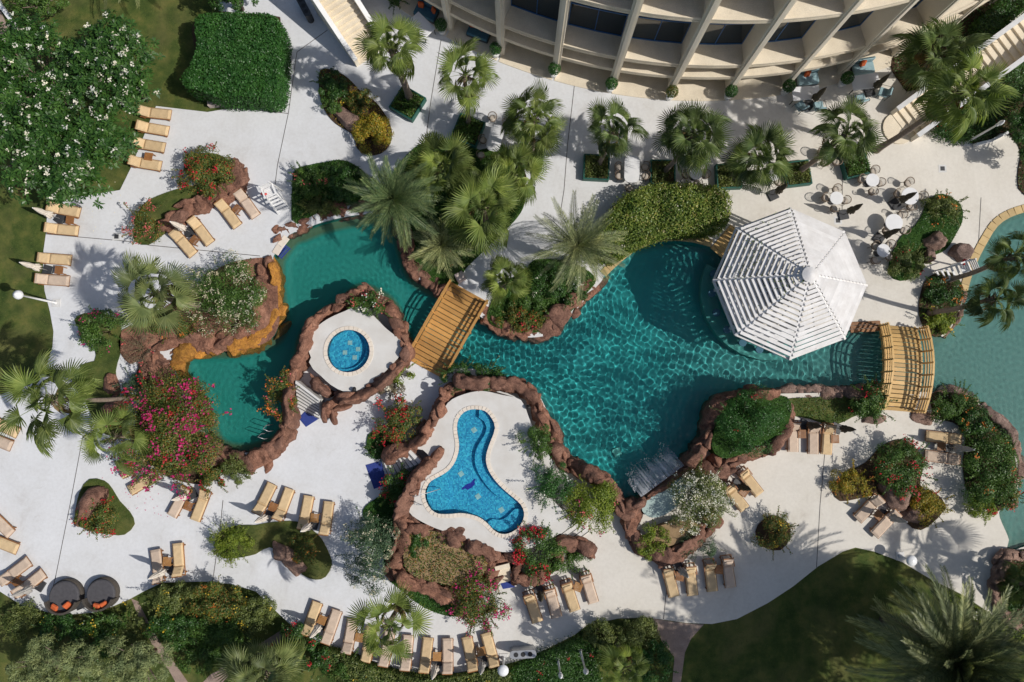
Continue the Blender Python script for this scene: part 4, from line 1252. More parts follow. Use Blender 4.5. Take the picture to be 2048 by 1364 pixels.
# ================================================================== SUN LOUNGERS
def lounger_proto(cush, ang_, nm):
    t = bpy.data.objects.new('sun_lounger', None); COL.objects.link(t)
    wd = M['teak']
    mm = MB()
    for s in (-1, 1):
        mm.box((-.03, s * .325, .25), (1.94, .045, .07))
    for x in (-.98, -.5, .1, .35, .92):
        mm.box((x, 0, .25), (.05, .605, .05))
    mm.build('frame', wd, t)
    for x in (-.82, .78):
        for s in (-1, 1):
            MB().box((x, s * .325, .11), (.06, .05, .22)).build('leg', wd, t)
    mm = MB()
    n = 9      # softly puffed seat cushion
    X = [-1.0 + 1.34 * i / 12 for i in range(13)]
    def pad(x0, x1, nx, T):
        m2 = MB()
        vs = []
        for i in range(nx + 1):
            for j in range(9):
                u, v = i / nx, j / 8
                e = (min(u, 1 - u) * nx, min(v, 1 - v) * 8)
                h = .10 * min(1, .35 + .65 * min(e[0], 1.0)) * min(1, .35 + .65 * min(e[1], 1.0)) + .008 * math.sin(u * 17 + v * 3) * math.sin(v * 5 + u * 2)
                vs.append(T @ Vector((x0 + (x1 - x0) * u, -.31 + .62 * v, h)))
        fs = []
        for i in range(nx):
            for j in range(8):
                a = i * 9 + j
                fs.append((a, a + 9, a + 10, a + 1))
        m2.add(vs, fs)
        low = [T @ Vector((x, y, 0)) for x, y in ((x0, -.31), (x1, -.31), (x1, .31), (x0, .31))]
        m2.add(low, [(3, 2, 1, 0)])
        # skirt
        k0 = 0
        idx = [i * 9 for i in range(nx + 1)] + [nx * 9 + j for j in range(1, 9)] + [i * 9 + 8 for i in range(nx - 1, -1, -1)] + [j for j in range(7, 0, -1)]
        sk = [vs[i] for i in idx]
        sb = [T @ Vector(((T.inverted() @ v).x, (T.inverted() @ v).y, 0)) for v in sk]
        L = len(sk)
        m2.add(sk + sb, [(i, i + L, (i + 1) % L + L, (i + 1) % L) for i in range(L)])
        return m2
    pad(-1.0, .345, 10, Matrix.Translation((0, 0, .285))).build('seat_cushion', cush, t)
    T = Matrix.Translation((.36, 0, .285)) @ Matrix.Rotation(-ang_, 4, 'Y')
    pad(0, .66, 6, T).build('back_cushion', cush, t)
    mm = MB()
    for s in (-1, 1):
        mm.bar(T @ Vector((0, s * .29, -.03)), T @ Vector((.68, s * .29, -.03)), .04)
    for x in (.12, .34, .56, .67):
        mm.bar(T @ Vector((x, -.29, -.03)), T @ Vector((x, .29, -.03)), .06, .025)
    e_ = T @ Vector((.5, 0, -.04))
    for s in (-1, 1):
        mm.bar((e_.x, s * .24, e_.z), (min(.95, e_.x + .12), s * .24, .25), .03)
    mm.build('back_frame', wd, t)
    if ang_ > .7:
        for s in (-1, 1):
            MB().bar((.25, s * .36, .48), (.8, s * .36, .5), .06, .03).build('armrest', wd, t)
        MB().box((0, 0, 0), (.16, .4, .08), ch=.03).build('head_pillow', cush, t, loc=T @ Vector((.54, 0, .13)), rot=(0, -ang_, 0))
    return t
PRO = {}
for c_ in ('tan', 'rose'):
    for st, an in ((0, rad(20)), (1, rad(29)), (2, rad(38)), (3, rad(50)), (4, rad(58))):
        PRO[c_, st] = [lounger_proto(M[c_], an, ''), False]
# head pixel, foot pixel, cushion, steep back, label
LOUNGERS = [
 (279,222,341,229,'tan',0,'topmost tan lounger of the column under the white-flowered tree'),
 (276,252,335,261,'tan',0,'second tan lounger from the top beside the white-flowered tree'),
 (268,285,328,294,'tan',0,'third tan lounger of the column beside the flowering tree, above the small table'),
 (260,322,321,331,'tan',0,'lowest tan lounger of the column beside the flowering tree'),
 (96,414,160,424,'tan',0,'upper lounger of the pair at the lawn edge, half under the flowering tree'),
 (92,456,156,461,'tan',0,'lower lounger of the pair at the lawn edge below the flowering tree'),
 (78,515,141,520,'tan',0,'upper lounger of the pair above the tall white lamp post'),
 (74,558,137,561,'rose',0,'lower, faded lounger of the pair above the tall white lamp post'),
 (346,464,386,508,'tan',0,'lowest of the four angled loungers at the brown rock spine'),
 (385,440,418,484,'tan',0,'second from below of the four angled loungers at the rock spine'),
 (440,405,473,450,'tan',0,'third from below of the four angled loungers at the rock spine'),
 (476,384,511,431,'rose',0,'uppermost of the four angled loungers, nearest the white lifeguard chair'),
 (-24,838,36,868,'tan',0,'tan lounger half hidden by fan leaves at the west picture edge'),
 (-38,868,22,894,'rose',0,'faded lounger cut by the west picture edge below the fan palm'),
 (-18,1030,14,1063,'rose',0,'rose lounger tip at the west picture edge, upper of two'),
 (-20,1078,27,1097,'tan',0,'tan lounger tip at the west picture edge, lower of two'),
 (3,1164,56,1122,'rose',0,'upper lounger of the shaded pair next to the round daybeds'),
 (32,1190,86,1145,'rose',0,'lower lounger of the shaded pair next to the round daybeds'),
 (296,922,244,946,'tan',0,'lounger foot peeping out from under fan palm and magenta bougainvillea'),
 (314,950,260,980,'tan',0,'tan lounger below the magenta bougainvillea, its cushion strewn with petals'),
 (372,980,345,1026,'rose',0,'west lounger of the pair under the lower edge of the magenta bougainvillea'),
 (412,984,390,1036,'tan',0,'east lounger of the pair under the lower edge of the magenta bougainvillea'),
 (517,1024,541,972,'tan',0,'first from the west of four loungers above the kidney-shaped bed'),
 (556,1036,578,982,'tan',0,'second from the west of four loungers above the kidney-shaped bed'),
 (605,1052,617,998,'tan',0,'third from the west of four loungers above the kidney-shaped bed'),
 (650,1064,656,1009,'tan',0,'fourth from the west of four loungers above the kidney-shaped bed'),
 (317,1160,311,1106,'rose',0,'rose lounger of the pair above the big hedge on the south-west deck'),
 (359,1148,354,1093,'tan',0,'tan lounger of the pair above the big hedge on the south-west deck'),
 (613,1264,633,1211,'tan',0,'tan lounger at the west end of the curved south row'),
 (653,1281,672,1226,'rose',0,'rose lounger, second in the curved south row'),
 (694,1301,704,1246,'rose',0,'rose lounger, third in the curved south row beside the fan palm'),
 (732,1316,742,1262,'tan',0,'tan lounger, fourth in the curved south row, under the fan palm'),
 (768,1325,778,1270,'rose',0,'rose lounger, fifth in the curved south row, under the fan palm'),
 (811,1333,816,1278,'rose',0,'sixth lounger in the curved south row, just east of the fan palm'),
 (848,1339,856,1281,'tan',0,'tan lounger left of the slatted table in the curved south row'),
 (895,1341,895,1283,'rose',0,'rose lounger right of the slatted table in the curved south row'),
 (946,1336,934,1280,'tan',0,'shaded tan lounger, next to last in the curved south row'),
 (988,1329,973,1271,'tan',0,'last, slanting lounger at the east end of the curved south row'),
 (1056,1184,1074,1241,'tan',1,'crumpled tan lounger, westmost of four below the red bougainvillea'),
 (1098,1176,1112,1229,'rose',1,'rose lounger, second of four below the red bougainvillea'),
 (1131,1164,1149,1216,'tan',1,'tan lounger, third of four below the red bougainvillea'),
 (1170,1148,1185,1200,'rose',1,'rose lounger, eastmost of four below the red bougainvillea'),
 (1334,1136,1347,1186,'tan',1,'westmost of four loungers below the waterfall rocks'),
 (1379,1132,1385,1184,'tan',1,'second of four loungers below the waterfall rocks'),
 (1419,1124,1424,1175,'tan',1,'third of four loungers below the waterfall rocks'),
 (1453,1116,1461,1168,'rose',1,'eastmost, rose lounger of four below the waterfall rocks'),
 (1484,942,1515,983,'tan',1,'upper lounger of the angled pair beside the white oleander at the waterfall'),
 (1456,972,1485,1012,'tan',1,'lower lounger of the angled pair beside the white oleander at the waterfall'),
 (1587,846,1586,896,'rose',1,'west lounger of the three below the grass strip'),
 (1627,850,1627,901,'rose',1,'middle lounger of the three below the grass strip'),
 (1658,850,1653,903,'tan',1,'east, pale tan lounger of the three below the grass strip'),
 (1917,878,1855,872,'tan',0,'upper lounger of the pair beside the big shore bush'),
 (1914,919,1853,911,'rose',0,'lower, leaf-shaded lounger of the pair beside the big shore bush'),
 (1758,996,1718,1036,'rose',0,'upper shaded lounger of the pair beside the rocks on the east deck'),
 (1790,1028,1753,1065,'rose',0,'lower shaded lounger of the pair beside the rocks on the east deck'),
]
for hx, hy, fx, fy, c_, st, lab in LOUNGERS:
    h_, f_ = P(hx, hy, .35), P(fx, fy, .35)
    pr = PRO[c_, random.choice((0, 1, 1, 2)) if st == 0 else random.choice((3, 3, 4))]
    if pr[1]:
        o = copy_tree(pr[0])
    else:
        o, pr[1] = pr[0], True
    mid = (h_ + f_) / 2
    o.location = (mid.x, mid.y, .004)
    dd = h_ - f_
    o.rotation_euler = (0, 0, math.atan2(dd.y, dd.x) + random.uniform(-.03, .03))
    tag(o, lab, 'sun lounger', 'sun loungers on the deck')
for pr in PRO.values():
    if not pr[1]:
        for ch in list(pr[0].children):
            bpy.data.objects.remove(ch)
        bpy.data.objects.remove(pr[0])

# slatted side tables
def table_proto(mat):
    t = bpy.data.objects.new('side_table', None); COL.objects.link(t)
    mm = MB()
    for k in range(7):
        mm.box((-.225 + .075 * k, 0, .42), (.062, .5, .025))
    mm.box((0, -.2, .395), (.5, .05, .025)); mm.box((0, .2, .395), (.5, .05, .025))
    o = mm.build('tabletop', mat, t); o['kind'] = 'stuff'
    for x in (-.21, .21):
        for y in (-.21, .21):
            MB().box((x, y, .19), (.05, .05, .38)).build('leg', mat, t)
    return t
TP = {'d': [table_proto(M['teak']), False], 'l': [table_proto(M['teak_light']), False]}
TABLES = [(297,313,8,'d','dark teak side table beside the flowering tree'),(140,440,4,'d','teak side table of the pair at the lawn edge'),(118,540,3,'d','teak side table of the pair above the lamp post'),
 (389,480,-52,'d','teak side table with a paper between the two lower angled loungers'),(474,418,-52,'d','teak side table between the two upper angled loungers'),(34,1165,40,'d','dark side table of the shaded pair by the daybeds'),
 (376,1012,-70,'d','teak side table under the edge of the magenta bougainvillea'),(546,1014,-70,'d','dark teak side table above the west end of the kidney bed'),(629,1036,-85,'l','bright teak side table above the east end of the kidney bed'),
 (334,1123,-85,'l','bright teak side table of the pair above the big hedge'),(644,1240,-68,'l','bright teak side table at the west end of the south row'),(718,1275,-80,'l','teak side table at the fan palm in the south row'),
 (874,1313,-88,'l','bright slatted side table in the curved south row'),(962,1303,-100,'l','slatted side table at the east end of the south row'),(1156,1174,-68,'l','bright orange side table below the red bougainvillea'),
 (1360,1153,-80,'d','slatted side table of the west pair below the waterfall rocks'),(1438,1139,-85,'d','slatted side table of the east pair below the waterfall rocks'),(1488,984,-53,'d','slatted side table of the angled pair by the waterfall oleander'),
 (1604,868,-90,'d','slatted side table between the west and middle lounger below the grass strip'),(1670,878,-90,'d','slatted side table at the east end of the three loungers'),(1883,893,5,'d','side table of the pair beside the big shore bush'),
 (1757,1030,43,'d','shaded side table of the pair beside the east deck rocks')]
for x, y, a, c_, lab in TABLES:
    pr = TP[c_]
    if pr[1]:
        o = copy_tree(pr[0])
    else:
        o, pr[1] = pr[0], True
    p = P(x, y, .42); o.location = (p.x, p.y, .003); o.rotation_euler = (0, 0, rad(-a))
    tag(o, lab, 'side table', 'side tables between the loungers')

# ---------------------------------------------------------------- closed parasols
def parasol_proto(mat, h):
    t = bpy.data.objects.new('closed_parasol', None); COL.objects.link(t)
    MB().box((0, 0, .05), (.62, .62, .1), ch=.02).build('base', M['dark_metal'], t)
    MB().tube([(0, 0, .1), (0, 0, h)], .022, 8).build('pole', M['white'] if mat is not M['olive'] else M['dark_metal'], t, True)
    wob = lambda a, z: 1 + .28 * math.cos(8 * a + z * 1.2) + .10 * math.cos(3 * a + z * 2)
    n0 = h * .36
    prof = [(.05, n0 + .02), (.19, n0), (.205, n0 + .12), (.16, n0 + .38), (.12, n0 + .5), (.13, n0 + .62), (.14, h * .72), (.10, h * .85), (.055, h * .95), (.02, h)]
    MB().lathe(prof, 32, wob=wob).build('canopy', mat, t, True)
    MB().lathe([(.03, h), (.04, h + .03), (.01, h + .08)], 8).build('finial', M['white'] if mat is not M['olive'] else M['dark_metal'], t, True)
    o = MB().lathe([(.135, n0 + .5), (.15, n0 + .52), (.15, n0 + .57), (.135, n0 + .59)], 16).build('strap', mat, t, True)
    return t
UP = {'c': [parasol_proto(M['cream'], 2.5), False], 'o': [parasol_proto(M['olive'], 2.4), False], 'g': [parasol_proto(M['grey_canvas'], 2.4), False]}
PARASOLS = [(121,438,'c','white closed parasol on the lawn edge below the flowering tree'),(97,541,'c','white closed parasol of the pair above the lamp post'),(380,464,'c','white closed parasol at the brown rock spine'),
 (540,1030,'c','white closed parasol above the west end of the kidney bed'),(627,1047,'c','white closed parasol above the east end of the kidney bed'),(341,1136,'c','cream closed parasol between the rose and the tan lounger above the big hedge'),
 (645,1246,'c','white closed parasol at the west end of the south row'),(874,1324,'c','white closed parasol below the slatted table in the south row'),(965,1316,'g','grey closed parasol near the east end of the south row'),
 (384,988,'c','closed parasol over the pair below the magenta bougainvillea'),(1079,1180,'o','dark closed parasol among the four loungers below the red bougainvillea'),(1356,1134,'g','grey closed parasol of the loungers below the waterfall rocks'),
 (1474,969,'o','olive closed parasol of the angled pair by the waterfall oleander'),(1895,894,'g','grey closed parasol beside the big shore bush'),(1768,1030,'g','grey closed parasol of the shaded pair on the east deck'),
 (80,1170,'g','shaded closed parasol at the round daybeds'),(1608,850,'o','olive closed parasol behind the three loungers below the grass strip'),
 (1672,856,'o','olive closed parasol east of the three loungers below the grass strip'),
 (1788,408,'o','olive closed parasol over the patio table nearest the golden-green shrub'),(1686,430,'o','olive closed parasol on the patio beside the gazebo roof'),(1757,477,'o','olive closed parasol over the large marble patio table'),
 (1545,391,'o','olive closed parasol by the green planter box above the gazebo'),(1618,209,'o','olive closed parasol over the west white table at the hotel'),(1738,184,'o','olive closed parasol over the east white table at the hotel')]
for x, y, c_, lab in PARASOLS:
    pr = UP[c_]
    if pr[1]:
        o = copy_tree(pr[0])
    else:
        o, pr[1] = pr[0], True
    o.location = P(x, y) + Vector((0, 0, .005)); o.rotation_euler = (0, 0, random.uniform(0, 1.5))
    tag(o, lab, 'parasol', 'closed parasols')

# ================================================================== PATIO FURNITURE
def chair_proto(mat, pad):
    t = bpy.data.objects.new('patio_chair', None); COL.objects.link(t)
    MB().lathe([(.2, .40), (.235, .42), (.235, .455), (.21, .47)], 16).build('seat', mat, t, True)
    MB().lathe([(.19, .471), (.205, .49), (.19, .52), (.1, .53)], 14).build('seat_pad', pad, t, True)
    mm = MB()      # wrap-around back of staves under a bent top rail
    n = 13
    for i in range(n):
        a = rad(-105) + rad(210) * i / (n - 1)
        hh = .80 - .14 * (abs(i - 6) / 6) ** 2
        mm.bar((.23 * math.cos(a), .23 * math.sin(a), .43), (.285 * math.cos(a), .285 * math.sin(a), hh), .014)
    o = mm.build('back_staves', mat, t); o['kind'] = 'stuff'
    MB().tube([(.285 * math.cos(rad(-105) + rad(210) * i / 16), .285 * math.sin(rad(-105) + rad(210) * i / 16), .80 - .14 * (abs(i - 8) / 8) ** 2) for i in range(17)], .024, 6).build('top_rail', mat, t, True)
    for a in (45, 135, 225, 315):
        MB().tube([(.17 * math.cos(rad(a)), .17 * math.sin(rad(a)), .41), (.24 * math.cos(rad(a)), .24 * math.sin(rad(a)), 0)], .014, 6).build('leg', mat, t, True)
    return t
CP = [chair_proto(M['wicker'], M['seat_pad']), False]
def round_table(px, r, label, top='marble'):
    p = P(*px, .74)
    t = thing('patio_table', label, 'table', (p.x, p.y, .003), group='tables on the patio')
    MB().lathe([(r - .02, .715), (r, .725), (r, .745), (r - .015, .755)], 40).build('tabletop', M[top], t, False)
    MB().lathe([(.045, .05), (.03, .3), (.03, .6), (.12, .714)], 12).build('pedestal', M['dark_metal'], t, True)
    MB().lathe([(.24, 0), (.24, .02), (.05, .05)], 20).build('foot', M['dark_metal'], t)
    return p
def place_chair(px, target, label):
    p = P(*px, .5)
    if CP[1]:
        o = copy_tree(CP[0])
    else:
        o, CP[1] = CP[0], True
    o.location = (p.x, p.y, .003)
    o.rotation_euler = (0, 0, math.atan2(p.y - target.y, p.x - target.x) + random.uniform(-.2, .2))
    tag(o, label, 'chair', 'wicker chairs on the patio')
sides = [((1745,360), .42, 'round white table on the patio beside the last green planter box', [(1723,359,'west'),(1758,366,'east'),(1744,383,'south'),(1747,342,'north')], 'the round table beside the last green planter box'),
 ((1673,396), .42, 'round white table on the patio just above the gazebo roof', [(1651,396,'west'),(1672,379,'north'),(1689,401,'east'),(1668,417,'south')], 'the round table just above the gazebo roof'),
 ((1820,392), .55, 'large round table under a parasol near the golden-green shrub', [(1816,366,'north'),(1795,388,'west'),(1842,393,'east'),(1821,414,'south')], 'the large round table near the golden-green shrub'),
 ((1788,445), .55, 'largest round marble table on the patio', [(1802,430,'north-east'),(1807,461,'south-east'),(1772,462,'south-west')], 'the largest marble table'),
 ((1767,501), .42, 'round veined table nearest the gazebo eave', [(1750,492,'west'),(1778,490,'north-east'),(1779,514,'south-east'),(1749,521,'south-west')], 'the veined table nearest the gazebo eave'),
 ((1660,308), .42, 'round white table under the fan palm by the leaning trunk', [(1642,304,'west'),(1648,326,'south'),(1672,324,'east')], 'the table by the leaning palm trunk'),
 ((1392,347), .40, 'round table between two green planter boxes behind the leafy arch', [(1372,350,'west'),(1410,350,'east'),(1394,366,'south')], 'the table between planter boxes'),
 ((1548,350), .36, 'round table half hidden by fan palm leaves', [(1556,364,'south-east')], 'the round table half hidden by fan leaves')]
for px, r, lab, chs, nm in sides:
    c = round_table(px, r, lab)
    for x, y, w in chs:
        place_chair((x, y), c, 'wicker chair on the %s side of %s' % (w, nm))
def long_table(px, L, W_, rz, label, legs=True):
    p = P(*px, .74)
    t = thing('long_table', label, 'table', (p.x, p.y, .003), rz, group='long tables on the patio')
    o_ = []
    r = W_ / 2 * .75
    for cx_, cy_, a in ((L / 2 - r, W_ / 2 - r, 0), (-L / 2 + r, W_ / 2 - r, 90), (-L / 2 + r, -W_ / 2 + r, 180), (L / 2 - r, -W_ / 2 + r, 270)):
        for i in range(7):
            o_.append((cx_ + r * math.cos(rad(a + 15 * i)), cy_ + r * math.sin(rad(a + 15 * i))))
    MB().prism([o_], .715, .75, True).build('tabletop', M['marble'], t)
    for s in (-1, 1):
        MB().lathe([(.2, 0), (.2, .02), (.04, .05), (.035, .65), (.14, .714)], 14).build('pedestal', M['dark_metal'], t, loc=(s * L * .28, 0, 0))
    return p
c = long_table((991,276), 1.75, .85, rad(75), 'oval white table between green planter box and fan palm')
for x, y, w in ((985,236,'north'),(1012,248,'north-east'),(966,280,'west'),(962,310,'south-west'),(1000,312,'south-east')):
    place_chair((x, y), c, 'wicker chair at the %s end of the oval white table' % w)
c = long_table((1264,338), 1.75, .95, rad(88), 'oval white table between two green planter boxes north of the leafy arch')
for x, y, w in ((1237,335,'upper west'),(1238,352,'lower west'),(1290,334,'upper east'),(1290,352,'lower east'),(1258,376,'south')):
    place_chair((x, y), c, 'wicker chair %s of the oval table north of the leafy arch' % w)
def rect_table(px, L, W_, rz, label):
    p = P(*px, .74)
    t = thing('dining_table', label, 'table', (p.x, p.y, .003), rz, group='rectangular tables at the hotel')
    MB().box((0, 0, .735), (L, W_, .04), ch=.02).build('tabletop', M['marble'], t)
    for x in (-1, 1):
        for y in (-1, 1):
            MB().box((x * (L / 2 - .08), y * (W_ / 2 - .08), .355), (.05, .05, .71)).build('leg', M['dark_metal'], t)
rect_table((1612,186), 1.75, .9, rad(4), 'rectangular white table at the hotel, west one with potted ball beside')
rect_table((1731,163), 1.75, .95, rad(8), 'rectangular white table at the hotel, east one near the stairs')
rect_table((843,50), 1.6, 1.0, rad(-45), 'white table in front of the hotel beside the fan palm')

def lounge_chair_proto():
    t = bpy.data.objects.new('lounge_chair', None); COL.objects.link(t)
    mm = MB()
    for s in (-1, 1):
        mm.tube([(-.3, s * .32, 0), (-.28, s * .34, .55), (.0, s * .35, .58), (.36, s * .30, .72), (.42, s * .2, .74)], .016, 6)
        mm.tube([(.34, s * .3, 0), (.36, s * .3, .72)], .016, 6)
    mm.build('frame', M['dark_metal'], t, True)
    mm = MB()
    for i in range(9):
        y = -.28 + .07 * i
        mm.tube([(.3, y, .32), (.42, y * .8, .74)], .009, 5)
    o = mm.build('back_wires', M['dark_metal'], t); o['kind'] = 'stuff'
    MB().box((-.02, 0, .36), (.58, .58, .1), ch=.03).build('seat_cushion', M['teal_fabric'], t)
    MB().box((0, 0, 0), (.12, .52, .4), ch=.03).build('back_cushion', M['teal_fabric'], t, loc=(.27, 0, .58), rot=(0, .25, 0))
    return t
lp = lounge_chair_proto(); first = True
for x, y, a, lab in ((1602,212,-60,'teal cushioned wire chair, west of two below the west white table'),(1638,212,-80,'teal cushioned wire chair, east of two below the west white table'),
                     (1722,197,-70,'teal cushioned wire chair below the east white table'),(1768,184,-20,'teal cushioned wire chair by the dark palm bed')):
    o = lp if first else copy_tree(lp); first = False
    p = P(x, y, .4); o.location = (p.x, p.y, .003); o.rotation_euler = (0, 0, rad(a)); tag(o, lab, 'chair', 'wire lounge chairs at the hotel')

def sofa(px, rz, L, mat, label, pil):
    p = P(*px, .4)
    t = thing('sofa', label, 'sofa', (p.x, p.y, .052), rz, group='sofas under the hotel arcade')
    MB().box((0, 0, .12), (L, .9, .2), ch=.05).build('base', M['dark_metal'], t)
    MB().box((0, -.08, .32), (L - .06, .74, .2), ch=.05).build('seat', M[mat], t)
    MB().box((0, .38, .48), (L, .16, .5), ch=.05).build('backrest', M[mat], t)
    for k, (x, a) in enumerate(pil):
        MB().box((0, 0, 0), (.4, .16, .4), ch=.06).build('cushion', M['orange_fabric'], t, loc=(x, .16, .58), rot=(-.35, 0, a))
sofa((852,22), rad(-24), 1.5, 'blue_fabric', 'dark blue sofa with orange cushions at the west end of the arcade', ((-.4, .2), (.5, -.6)))
sofa((958,62), rad(-22), 1.5, 'blue_fabric', 'dark blue sofa with two orange cushions behind the tall fan palm', ((-.5, .2), (.1, -.2)))
sofa((1616,155), rad(6), 1.4, 'teal_fabric', 'pale teal sofa with orange cushion behind the west white table', ((-.1, .1),))
sofa((1727,134), rad(9), 1.4, 'teal_fabric', 'pale teal sofa with orange cushion behind the east white table', ((-.1, .1),))

# round daybeds
def daybed(px, label, pil, r=.95):
    p = P(*px, .4)
    t = thing('daybed', label, 'daybed', (p.x, p.y, .003), group='round daybeds')
    MB().lathe([(r, 0), (r + .03, .1), (r + .03, .33), (r - .03, .36)], 44).build('base', M['wicker_dark'], t, True)
    MB().lathe([(r - .08, .36), (r - .05, .4), (r - .06, .5), (r - .12, .54)], 44).build('mattress', M['charcoal'], t)
    mm = MB()
    n = 26
    pts = [(math.cos(rad(-165) + rad(150) * i / n), math.sin(rad(-165) + rad(150) * i / n)) for i in range(n + 1)]
    o = MB().prism([[((r + .05) * x, (r + .05) * y) for x, y in pts] + [((r - .07) * x, (r - .07) * y) for x, y in reversed(pts)]], .02, .85).build('backrest', M['wicker_dark'], t)
    for x, y, a in pil:
        MB().box((0, 0, 0), (.42, .42, .14), ch=.05).build('cushion', M['orange_fabric'], t, loc=(x, y, .66), rot=(.5, 0, a))
daybed((130,1192), 'western round charcoal daybed with two scattered orange cushions', ((-.45, -.62, -.5), (.35, -.5, .7)))
daybed((203,1187), 'eastern round charcoal daybed with two orange cushions side by side', ((-.1, -.7, -.2), (.35, -.6, .5)), .9)
t = thing('side_table', 'small dark table between the two round daybeds', 'side table', P(167, 1208))
MB().box((0, 0, .4), (.42, .42, .04), .4, ch=.01).build('tabletop', M['dark_metal'], t)
for x in (-.15, .15):
    MB().box((x, 0, .19), (.04, .3, .38), .4).build('leg', M['dark_metal'], t)

# green planter boxes
BOX = {}
def planter_box(key, px, sz, rz, label):
    p = P(*px, .4)
    t = thing('planter_box', label, 'planter', (p.x, p.y, .003), rz, group='green planter boxes')
    h = .45; w = .09
    for i, (x, y, a, b_) in enumerate(((0, sz / 2 - w / 2, sz, w), (0, -sz / 2 + w / 2, sz, w), (sz / 2 - w / 2, 0, w, sz - 2 * w - .004), (-sz / 2 + w / 2, 0, w, sz - 2 * w - .004))):
        MB().box((x, y, h / 2), (a, b_, h), ch=.015).build('side_panel', M['green_box'], t)
    MB().box((0, 0, .18), (sz - 2 * w - .01, sz - 2 * w - .01, .34)).build('soil', M['soil'], t)
    BOX[key] = (p, sz, rz)
planter_box('a', (815,205), 1.75, rad(-31), 'green planter box below the concrete stairs, with a thick leaning palm')
planter_box('b', (936,260), 1.75, rad(-21), 'green planter box beside the oval white table')
planter_box('c', (1062,312), 1.6, rad(-10), 'green planter box hidden under the palm right of the oval table')
planter_box('d', (1193,334), 1.65, rad(-3), 'green planter box left of the oval table north of the leafy arch')
planter_box('e', (1326,344), 1.6, rad(-1), 'green planter box right of the oval table north of the leafy arch')
planter_box('f', (1458,352), 1.6, rad(2), 'green planter box at the east end of the leafy arch')
planter_box('g', (1596,346), 1.6, rad(7), 'green planter box above the gazebo roof')
planter_box('h', (1711,328), 1.6, rad(14), 'easternmost green planter box beside a round table')

# lamps, lifeguard chairs, bins, ladders
def lamp_post(px, h, label, r=.28, kind='globe'):
    t = thing('lamp_post', label, 'lamp post', P(*px) + Vector((0, 0, .003)), group='white lamp posts')
    MB().box((0, 0, .02), (.5, .5, .04)).build('base_plate', M['step'], t)
    MB().lathe([(.11, .04), (.12, .12), (.07, .2), (.06, h * .5), (.05, h - .3), (.09, h - .28), (.09, h - .22)], 14).build('post', M['white'], t, True)
    if kind == 'globe':
        MB().lathe([(.06, h - .22), (r * .75, h - .12), (r, h + .03), (r * .8, h + .2), (r * .3, h + .3), (.05, h + .33)], 18).build('globe', M['lamp_glass'], t, True)
    else:
        MB().lathe([(.06, h - .2), (r, h), (r, h + .04), (r * .5, h + .12), (.03, h + .15)], 22).build('shade', M['lamp_glass'], t, True)
    return t
lamp_post((113,606), 3.3, 'tall white lamp post at the west lawn edge')
lamp_post((1800,1112), 1.2, 'white mushroom lamp at the tip of the south-east lawn', .32, 'disc')
lamp_post((1007,1316), 1.9, 'white mushroom lamp at the south edge near the last lounger', .32, 'disc')
lamp_post((1934,284), 3.0, 'slim white lamp post in the dark bed below the east stairs', .14)
lamp_post((1729,800), .9, 'small pale path light in the bougainvillea by the arched bridge', .08)
lamp_post((1115,1316), 2.6, 'slim white lamp post in the southern shrubs, west of two', .14)
lamp_post((1160,1300), 3.2, 'slim white lamp post in the southern shrubs, east of two', .16)

def lifeguard(px, rz, label, h=1.75):
    t = thing('lifeguard_chair', label, 'lifeguard chair', P(*px) + Vector((0, 0, .003)), rz)
    w = M['white']
    for s in (-1, 1):
        MB().bar((-.75, s * .42, 0), (-.15, s * .32, h), .08).build('front_leg', w, t)
        MB().bar((.5, s * .42, 0), (.32, s * .32, h + .75), .08).build('rear_leg', w, t)
        MB().bar((-.3, s * .36, h + .25), (.4, s * .36, h + .27), .09, .04).build('armrest', w, t)
    for k in range(5):
        f = (k + .7) / 5.6
        MB().bar((-.75 + .6 * f, -.42 + .1 * f, h * f), (-.75 + .6 * f, .42 - .1 * f, h * f), .13, .035).build('rung', w, t)
    for k in range(6):
        MB().bar((-.2 + .1 * k, -.32, h), (-.2 + .1 * k, .32, h), .08, .03).build('seat_slat', w, t)
    for k in range(4):
        MB().bar((.335, -.32, h + .16 + .16 * k), (.335, .32, h + .16 + .16 * k), .025, .11).build('back_slat', w, t)
    for s in (-1, 1):
        MB().bar((-.5, s * .38, h * .4), (.42, s * .38, h * .4), .05).build('brace', w, t)
        MB().bar((-.6, s * .4, h * .15), (.4, s * .37, h * .75), .05).build('brace', w, t)
    MB().tube([(.0, .2, h + .08), (.0, .42, h + .1), (.1, .5, h + .12), (.2, .4, h + .1)], .06, 8).build('rescue_tube', M['red'], t, True)
    return t
lifeguard((560,402), rad(115), 'white wooden lifeguard chair above the lagoon ladder')
lifeguard((1893,547), rad(20), 'white lifeguard chair between boulder and leaning palms at the east pool')

def bin_(px, rz, mat, label):
    p = P(*px, .7)
    t = thing('recycling_bin', label, 'bin', (p.x, p.y, .003), rz)
    o_ = [(.55 + .22 * math.cos(rad(a)), .22 * math.sin(rad(a))) for a in range(-90, 91, 15)] + [(-.55 + .22 * math.cos(rad(a)), .22 * math.sin(rad(a))) for a in range(90, 271, 15)]
    MB().prism([o_], 0, .82).build('body', mat, t)
    MB().prism([[(x * 1.03, y * 1.06) for x, y in o_]], .821, .86).build('lid', mat, t)
    for x in (-.42, 0, .42):
        MB().lathe([(.14, .861), (.14, .868), (.13, .869)], 18).build('opening', M['black'], t, loc=(x, 0, 0))
bin_((1046,1307), rad(3), M['grey_metal'], 'silver recycling bin with three round openings at the south hedge')
bin_((608,14), rad(-62), M['dark_metal'], 'dark recycling bin with three openings beside the concrete stairs')
t = thing('pool_ladder', 'blue slatted pool step at the lagoon coping', 'pool ladder', P(563, 500))
